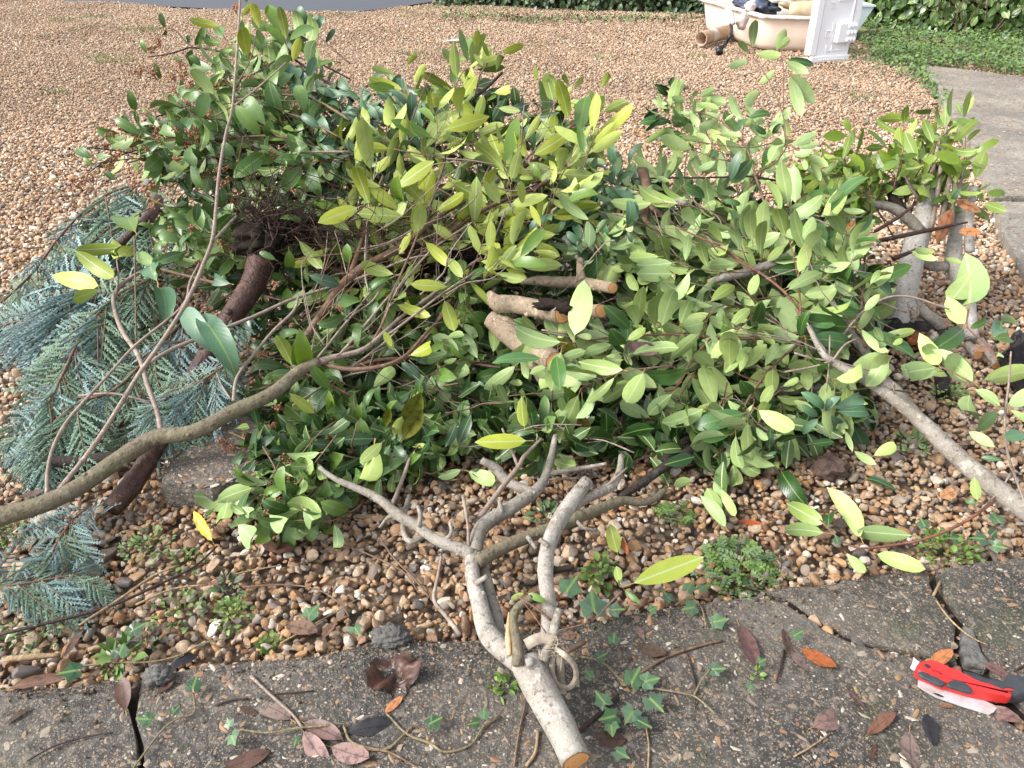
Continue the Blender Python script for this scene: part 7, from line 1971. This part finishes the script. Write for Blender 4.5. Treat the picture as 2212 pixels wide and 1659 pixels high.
# folded maple leaf
q = thing('dead_leaf', G(*Z(7, 1730, 740), SLAB_Z), 'dark brown crumpled maple leaf near the trunk', 'leaf', DG)
mb = MB()
cc = G(*Z(7, 1740, 745), SLAB_Z + .012)
rings_, seg_ = 5, 40
for side in (0, 1):
    vs, uv = [cc + Vector((0, 0, -.001 * side))], [(.5, .5)]
    for i in range(1, rings_ + 1):
        for k in range(seg_):
            a = 2 * math.pi * k / seg_
            lobe = .72 + .28 * abs(math.cos(a * 2.5)) ** .7 + .05 * math.sin(a * 17)
            r = .05 * i / rings_ * lobe
            p = Vector((math.cos(a) * r, math.sin(a) * r * .9, 0))
            p.z =   .03 * noise.noise(p * 45 + Vector((3, 3, 3))) + .5 * abs(p.x + p.y * .5)
            vs.append(cc + p - Vector((0, 0, .001 * side + .012))); uv.append((.5 + .4 * math.cos(a) * i / rings_, .5 + .4 * math.sin(a) * i / rings_))
    fs = [(0, 1 + k, 1 + (k + 1) % seg_) for k in range(seg_)]
    for i in range(rings_ - 1):
        o_ = 1 + i * seg_
        fs += [(o_ + k, o_ + seg_ + k, o_ + seg_ + (k + 1) % seg_, o_ + (k + 1) % seg_) for k in range(seg_)]
    mb.add(vs, fs if not side else [f[::-1] for f in fs], 0, uv)
mb.build('blade', 'umber_leaf_top', q)

# ------------------------------------------------------------------ dry stems, straws and twigs on the ground
def stalk(lab, reg, pts_, mat, name='dry_stem', cat='stem', group='dry stems on the ground', z=.03):
    b0_ = G(*Z(reg, pts_[0][0], pts_[0][1]), z)
    P_ = [G(*Z(reg, q_[0], q_[1]), (q_[3] if len(q_) > 3 else z)) for q_ in pts_]
    rr = [max(.0009, q_[2] * ZO[reg][0] * axial(p) / FPX) for q_, p in zip(pts_, P_)]
    pp_, rr = smooth_path(P_, rr, 4)
    mb = MB(); tube(mb, pp_, rr, 6, 0, .1)
    return tag(mb.build(name, mat, None, b0_), lab, cat, group)
for a in (('long dark stem lying along the gravel at the left', 7, [(0, 570, 8), (250, 510, 8), (500, 440, 7), (700, 350, 6), (860, 270, 5), (960, 180, 4)], 'twig_dark'), ('long straw coloured stem crossing the left gravel', 7, [(350, 530, 6), (520, 420, 7), (680, 310, 6), (790, 265, 5)], 'straw'), ('second long straw leaning on the left gravel', 7, [(600, 440, 5), (760, 370, 5), (920, 350, 4)], 'straw'), ('thin straw slanting toward the brown leaves', 7, [(1240, 610, 4), (1400, 520, 4), (1580, 415, 3)], 'straw'), ('arched thin brown stem above the round pebbles', 7, [(1080, 360, 4), (1250, 350, 4), (1400, 370, 4), (1500, 430, 4), (1545, 490, 3)], 'twig_brown'), ('dark thin twig curving down to the trunk', 7, [(1680, 140, 5), (1740, 230, 5), (1830, 320, 5), (1900, 410, 5)], 'twig_brown'), ('slim brown stem beside the curving twig', 7, [(1510, 170, 4), (1640, 220, 4), (1780, 290, 4), (1850, 380, 3)], 'twig_brown'), ('short pale straw near the gravel edge', 7, [(980, 320, 4), (1100, 290, 4), (1240, 265, 3)], 'straw'), ('pale split wood piece on the far left', 7, [(30, 680, 14), (150, 668, 15), (260, 662, 8)], 'straw'), ('small pale wood chip on the left', 7, [(390, 640, 12), (490, 610, 10)], 'straw')):
    stalk(*a)
for a in (('dark thin twig on the left concrete', 7, [(120, 1130, 4), (250, 1060, 4), (400, 1020, 4), (500, 1005, 3)], 'twig_dark'), ('grey stalk of the dead sprig on the concrete', 7, [(1110, 755, 8), (1200, 840, 7), (1290, 920, 7), (1340, 985, 6)], 'twig_grey'), ('dark twig left of the dead sprig', 7, [(950, 885, 5), (1030, 860, 5), (1100, 855, 4)], 'twig_dark'), ('brown twig right of the dead sprig, running to the bottom', 7, [(1610, 1080, 5), (1720, 1090, 5), (1830, 1150, 5), (1900, 1190, 4)], 'twig_brown'), ('thin twig above the dead sprig', 7, [(1200, 835, 4), (1390, 820, 3)], 'twig_dark'), ('fuzzy ochre root snaking beside the trunk', 7, [(1520, 975, 6), (1560, 1050, 7), (1700, 1080, 7), (1780, 1020, 6), (1830, 970, 4)], 'vine'), ('long ochre vine curling to the right of the dead sprig', 7, [(1710, 920, 5), (1800, 1010, 6), (1900, 1050, 6), (1970, 1090, 6), (2080, 1060, 5), (2140, 980, 5), (2212, 930, 5)], 'vine'), ('brown twig crossing behind the ivy sprig', 8, [(590, 710, 7), (700, 640, 7), (850, 590, 6), (940, 570, 5)], 'twig_brown'), ('dark stick lying under the ivy sprig', 8, [(330, 955, 9), (420, 880, 9), (500, 800, 8)], 'twig_dark'), ('thin upright stem on the concrete, right of the ivy', 8, [(795, 630, 4), (825, 760, 4), (825, 860, 3)], 'twig_dark'), ('thin dark stem by the pink brown leaves', 8, [(1200, 610, 5), (1185, 680, 4), (1165, 750, 3)], 'twig_dark'), ('fine twig on the lower right concrete', 8, [(1240, 1060, 4), (1310, 1020, 4), (1395, 960, 3)], 'straw'), ('grey straw in front of the mortar crack', 8, [(1840, 400, 4), (1900, 480, 4), (1980, 550, 4), (2060, 590, 3)], 'straw'), ('tan stick in the concrete crack at the right', 8, [(1860, 320, 6), (1830, 380, 6)], 'straw'), ('curled ochre stem at the bottom beside the trunk', 8, [(160, 950, 7), (150, 1040, 7), (110, 1100, 7)], 'straw'), ('thin red stem left of the trunk base', 8, [(110, 830, 5), (80, 960, 5), (60, 1100, 5)], 'twig_brown'), ('pale thin stem below the ivy sprig', 8, [(615, 930, 4), (628, 1010, 4), (625, 1110, 4)], 'straw'), ('short red twig piece left of the trunk', 8, [(0, 620, 9), (60, 590, 9)], 'twig_dark'), ('twig at the right edge above the saw handle', 8, [(2170, 700, 5), (2230, 665, 5)], 'twig_dark')):
    stalk(*a, z=SLAB_Z + .006)

# ------------------------------------------------------------------ ivy
IVY = []
def ivy_mesh(k):
    r = random.Random(k)
    lob = [(0, .16), (20, .40), (48, .52), (62, .34), (95, .30), (150, .98) if False else (90, .33), (118, .62), (140, .42), (160, .66), (180, 1.0)]
    half = [(0.0, .14), (25, .42), (48, .58), (70, .50), (92, .50), (114, .70), (134, .54), (157, .58), (180, .98)]
    pts = [(R(a), q * r.uniform(.9, 1.1)) for a, q in half]
    out = [(-math.cos(a) * q, math.sin(a) * q) for a, q in pts] + [(-math.cos(a) * q, -math.sin(a) * q) for a, q in pts[-2:0:-1]]
    V = [(0, 0, 0)] + [(x, y, .05 * math.sin(x * 6) - .10 * (abs(y)) + r.uniform(-.02, .02)) for x, y in out]
    n = len(out); F = [(0, 1 + i, 1 + (i + 1) % n) for i in range(n)]
    V2 = V + [(x, y, z - .02) for x, y, z in V]
    m = len(V)
    me = bpy.data.meshes.new('ivy_leaf')
    FF = [f[::-1] for f in F] + [tuple(m + i for i in f) for f in F]
    me.from_pydata(V2, [], FF)
    for q in FAM['ivy']: me.materials.append(MATS[q])
    me.polygons.foreach_set('material_index', [0] * n + [1] * n)
    ul = me.uv_layers.new(name='UVMap')
    for l in me.loops:
        v = V2[l.vertex_index]; ul.data[l.index].uv = (.5 + v[1] * .5, .2 + v[0] * .3)
    me.update(); me.validate(); IVY.append(me)
for k in range(5): ivy_mesh(k)
def ivy_at(br, reg, x, y, size, ang, z, name='leaf', lab=None):
    p = G(*Z(reg, x, y), z); s_ = size * 1.3 * ZO[reg][0] * axial(p) / FPX
    a = R(ang)
    return put_leaf(br, None, p, Vector((math.cos(a), math.sin(a) * .9, .1)), Vector((0, -.35, 1)) + rv(.18), s_, 1.0, rnd.choice(IVY), name)
def ivy(lab, stem, leaves, z=SLAB_Z + .012, reg=8, smat='vine'):
    q = thing('ivy_trail', G(*Z(reg, stem[0][0], stem[0][1]), z), lab, 'ivy', 'ivy trails')
    pts, rad = smooth_path([G(*Z(reg, x, y), z) for x, y in stem], [.0018] * len(stem), 4)
    mb = MB(); tube(mb, pts, rad, 5); mb.build('stem', smat, q)
    for x, y, s_, a in leaves: ivy_at(q, reg, x, y, s_, a, z + .012)
ivy('ivy sprig with green lobed leaves on the concrete right of the trunk', [(300, 630), (430, 660), (520, 740), (640, 770), (760, 790), (830, 810), (910, 880)], [(560, 740, 60, 60), (620, 740, 50, 10), (640, 820, 60, -60), (560, 870, 60, -120), (480, 890, 55, 200), (470, 930, 45, -90), (440, 830, 50, 120), (590, 910, 45, -40), (420, 640, 34, 30), (480, 570, 34, 80), (500, 1040, 44, -40), (380, 720, 30, 120)])
ivy('pale yellow ivy trail at the lower left of the concrete', [(590, 1160), (650, 1080), (720, 990), (790, 940), (860, 915), (855, 830)], [(855, 800, 48, 90), (655, 945, 46, 180), (770, 910, 28, 60)], reg=7)
ivy('small ivy runner above the dead sprig', [(1060, 990), (1180, 1005), (1310, 985), (1480, 970)], [(1015, 970, 30, 120), (1025, 1020, 46, -60), (1310, 1035, 30, -90)], reg=7)
ivy('ivy runner with yellow stem along the left concrete edge', [(360, 710), (520, 695), (680, 690), (800, 660), (900, 610), (1010, 585)], [(530, 650, 46, 90), (590, 550, 50, 40), (330, 730, 60, 200)], reg=7, z=.035)
ivy('big ivy leaves standing beside the standing limb', [(400, 470), (395, 430), (300, 340)], [(395, 430, 80, 90), (290, 350, 62, 60), (480, 440, 40, 0)], z=.06)
ivy('ivy sprig at the concrete edge right of the trunk', [(740, 420), (800, 390), (850, 430), (870, 510)], [(715, 390, 42, 120), (815, 430, 46, 200), (910, 490, 46, 10), (795, 350, 40, 60), (850, 350, 30, 40), (640, 440, 28, 30)], z=.04)
ivy('small ivy runner on the bare concrete in the middle right', [(820, 800), (850, 740), (890, 690)], [(905, 690, 42, 0), (1060, 760, 30, 240), (1100, 660, 26, 30), (1250, 545, 34, 30)])
ivy('ivy leaves on gravel at the right below the long branch', [(1900, 140), (2000, 150), (2100, 130)], [(1790, 80, 34, 90), (1930, 140, 34, 180), (2040, 140, 44, 180), (2090, 170, 36, -30), (2100, 60, 40, 90), (1425, 150, 26, 90), (2080, 120, 30, 40)], z=.04)
ivy('dark ivy sprig on the left beside the trunk foot', [(1880, 950), (1920, 930), (1970, 960)], [(1910, 960, 46, 30), (1370, 480, 50, 60), (1570, 540, 44, -60), (2140, 930, 34, 90), (2110, 960, 34, 200)], reg=7)

# ------------------------------------------------------------------ weeds in the gravel
herb('weed', 'feathery green weed at the concrete edge right of centre', G(*Z(8, 1000, 300), 0), .075, 120, .042, ['weed_green', 'weed_grey'], 'weeds in the gravel', .06, True, z=.01)
for lab, reg, x, y, r, n, L, mats, h, fern in (('green weed in the gravel above the feathery weed', 8, 735, 70, .035, 40, .03, ['weed_green'], .05, True), ('flowering weed clump at the right by the concrete', 8, 1890, 215, .06, 130, .016, ['weed_light', 'weed_green'], .05, False), ('upright nettle like weed beside the standing limb', 8, 420, 320, .03, 60, .022, ['weed_green', 'weed_light'], .07, False), ('light green spurge weed on the gravel edge, left', 7, 1040, 520, .035, 80, .012, ['weed_light'], .06, False), ('small spurge seedling right of the larger spurge', 7, 1200, 635, .018, 34, .014, ['weed_light'], .035, False), ('broad leaved green weed at the left concrete edge', 7, 540, 730, .03, 26, .028, ['weed_green'], .02, False), ('purple tipped dead nettle beside the straws', 7, 1020, 410, .022, 34, .022, ['weed_purple', 'weed_grey'], .06, False), ('clover patch in the left gravel', 7, 660, 195, .06, 90, .012, ['weed_green', 'weed_grey'], .02, False), ('clover patch under the lowest conifer sprig', 7, 180, 560, .07, 110, .013, ['weed_green', 'weed_grey'], .02, False), ('sparse clover beside the yellow leaf', 7, 830, 260, .04, 40, .012, ['weed_green'], .02, False), ('withered weed with small pale leaves in the left gravel', 7, 800, 490, .05, 60, .014, ['weed_light', 'weed_grey'], .05, False), ('dead nettle seedling by the broad leaved weed', 7, 640, 620, .03, 30, .02, ['weed_purple', 'weed_grey'], .04, False), ('tiny clover at the far left under the long branch', 7, 40, 140, .04, 70, .014, ['weed_green'], .02, False), ('mossy green weed behind the standing limb', 8, 200, 60, .04, 50, .02, ['weed_grey'], .02, False), ('small weed on gravel below the leafy right edge twig', 6, 1480, 1290, .04, 40, .018, ['weed_grey', 'weed_green'], .03, False), ('moss tuft beside the dark root at the right', 6, 1720, 970, .05, 80, .014, ['weed_green'], .02, False), ('tiny rosette on the concrete middle right', 8, 1065, 765, .012, 14, .012, ['weed_light'], .015, False), ('small tuft on the lower left concrete', 8, 20, 820, .02, 30, .018, ['weed_light', 'weed_green'], .03, False)):
    herb('weed', lab, G(*Z(reg, x, y), 0), r, n, L, mats, 'weeds in the gravel', h, fern, z=.01 if y < 700 else .03)
# mortar lumps at the joint
q = MB(); lump(q, G(*Z(7, 700, 750), .045), .024, .02, .014, 81, 4, .4, 4.0); tag(q.build('mortar_lump', 'mortar', None, G(*Z(7, 700, 760), .03)), 'rough grey mortar lump at the joint', 'rubble', 'mortar lumps')
q = MB(); lump(q, G(*Z(7, 1730, 580), .04), .036, .024, .016, 83, 4, .4, 4.0); tag(q.build('mortar_lump', 'mortar', None, G(*Z(7, 1730, 590), .03)), 'rough grey mortar lump left of the trunk fork', 'rubble', 'mortar lumps')

# tidy: bases were only needed while building
for o in BASES:
    if '_b' in o: del o['_b']
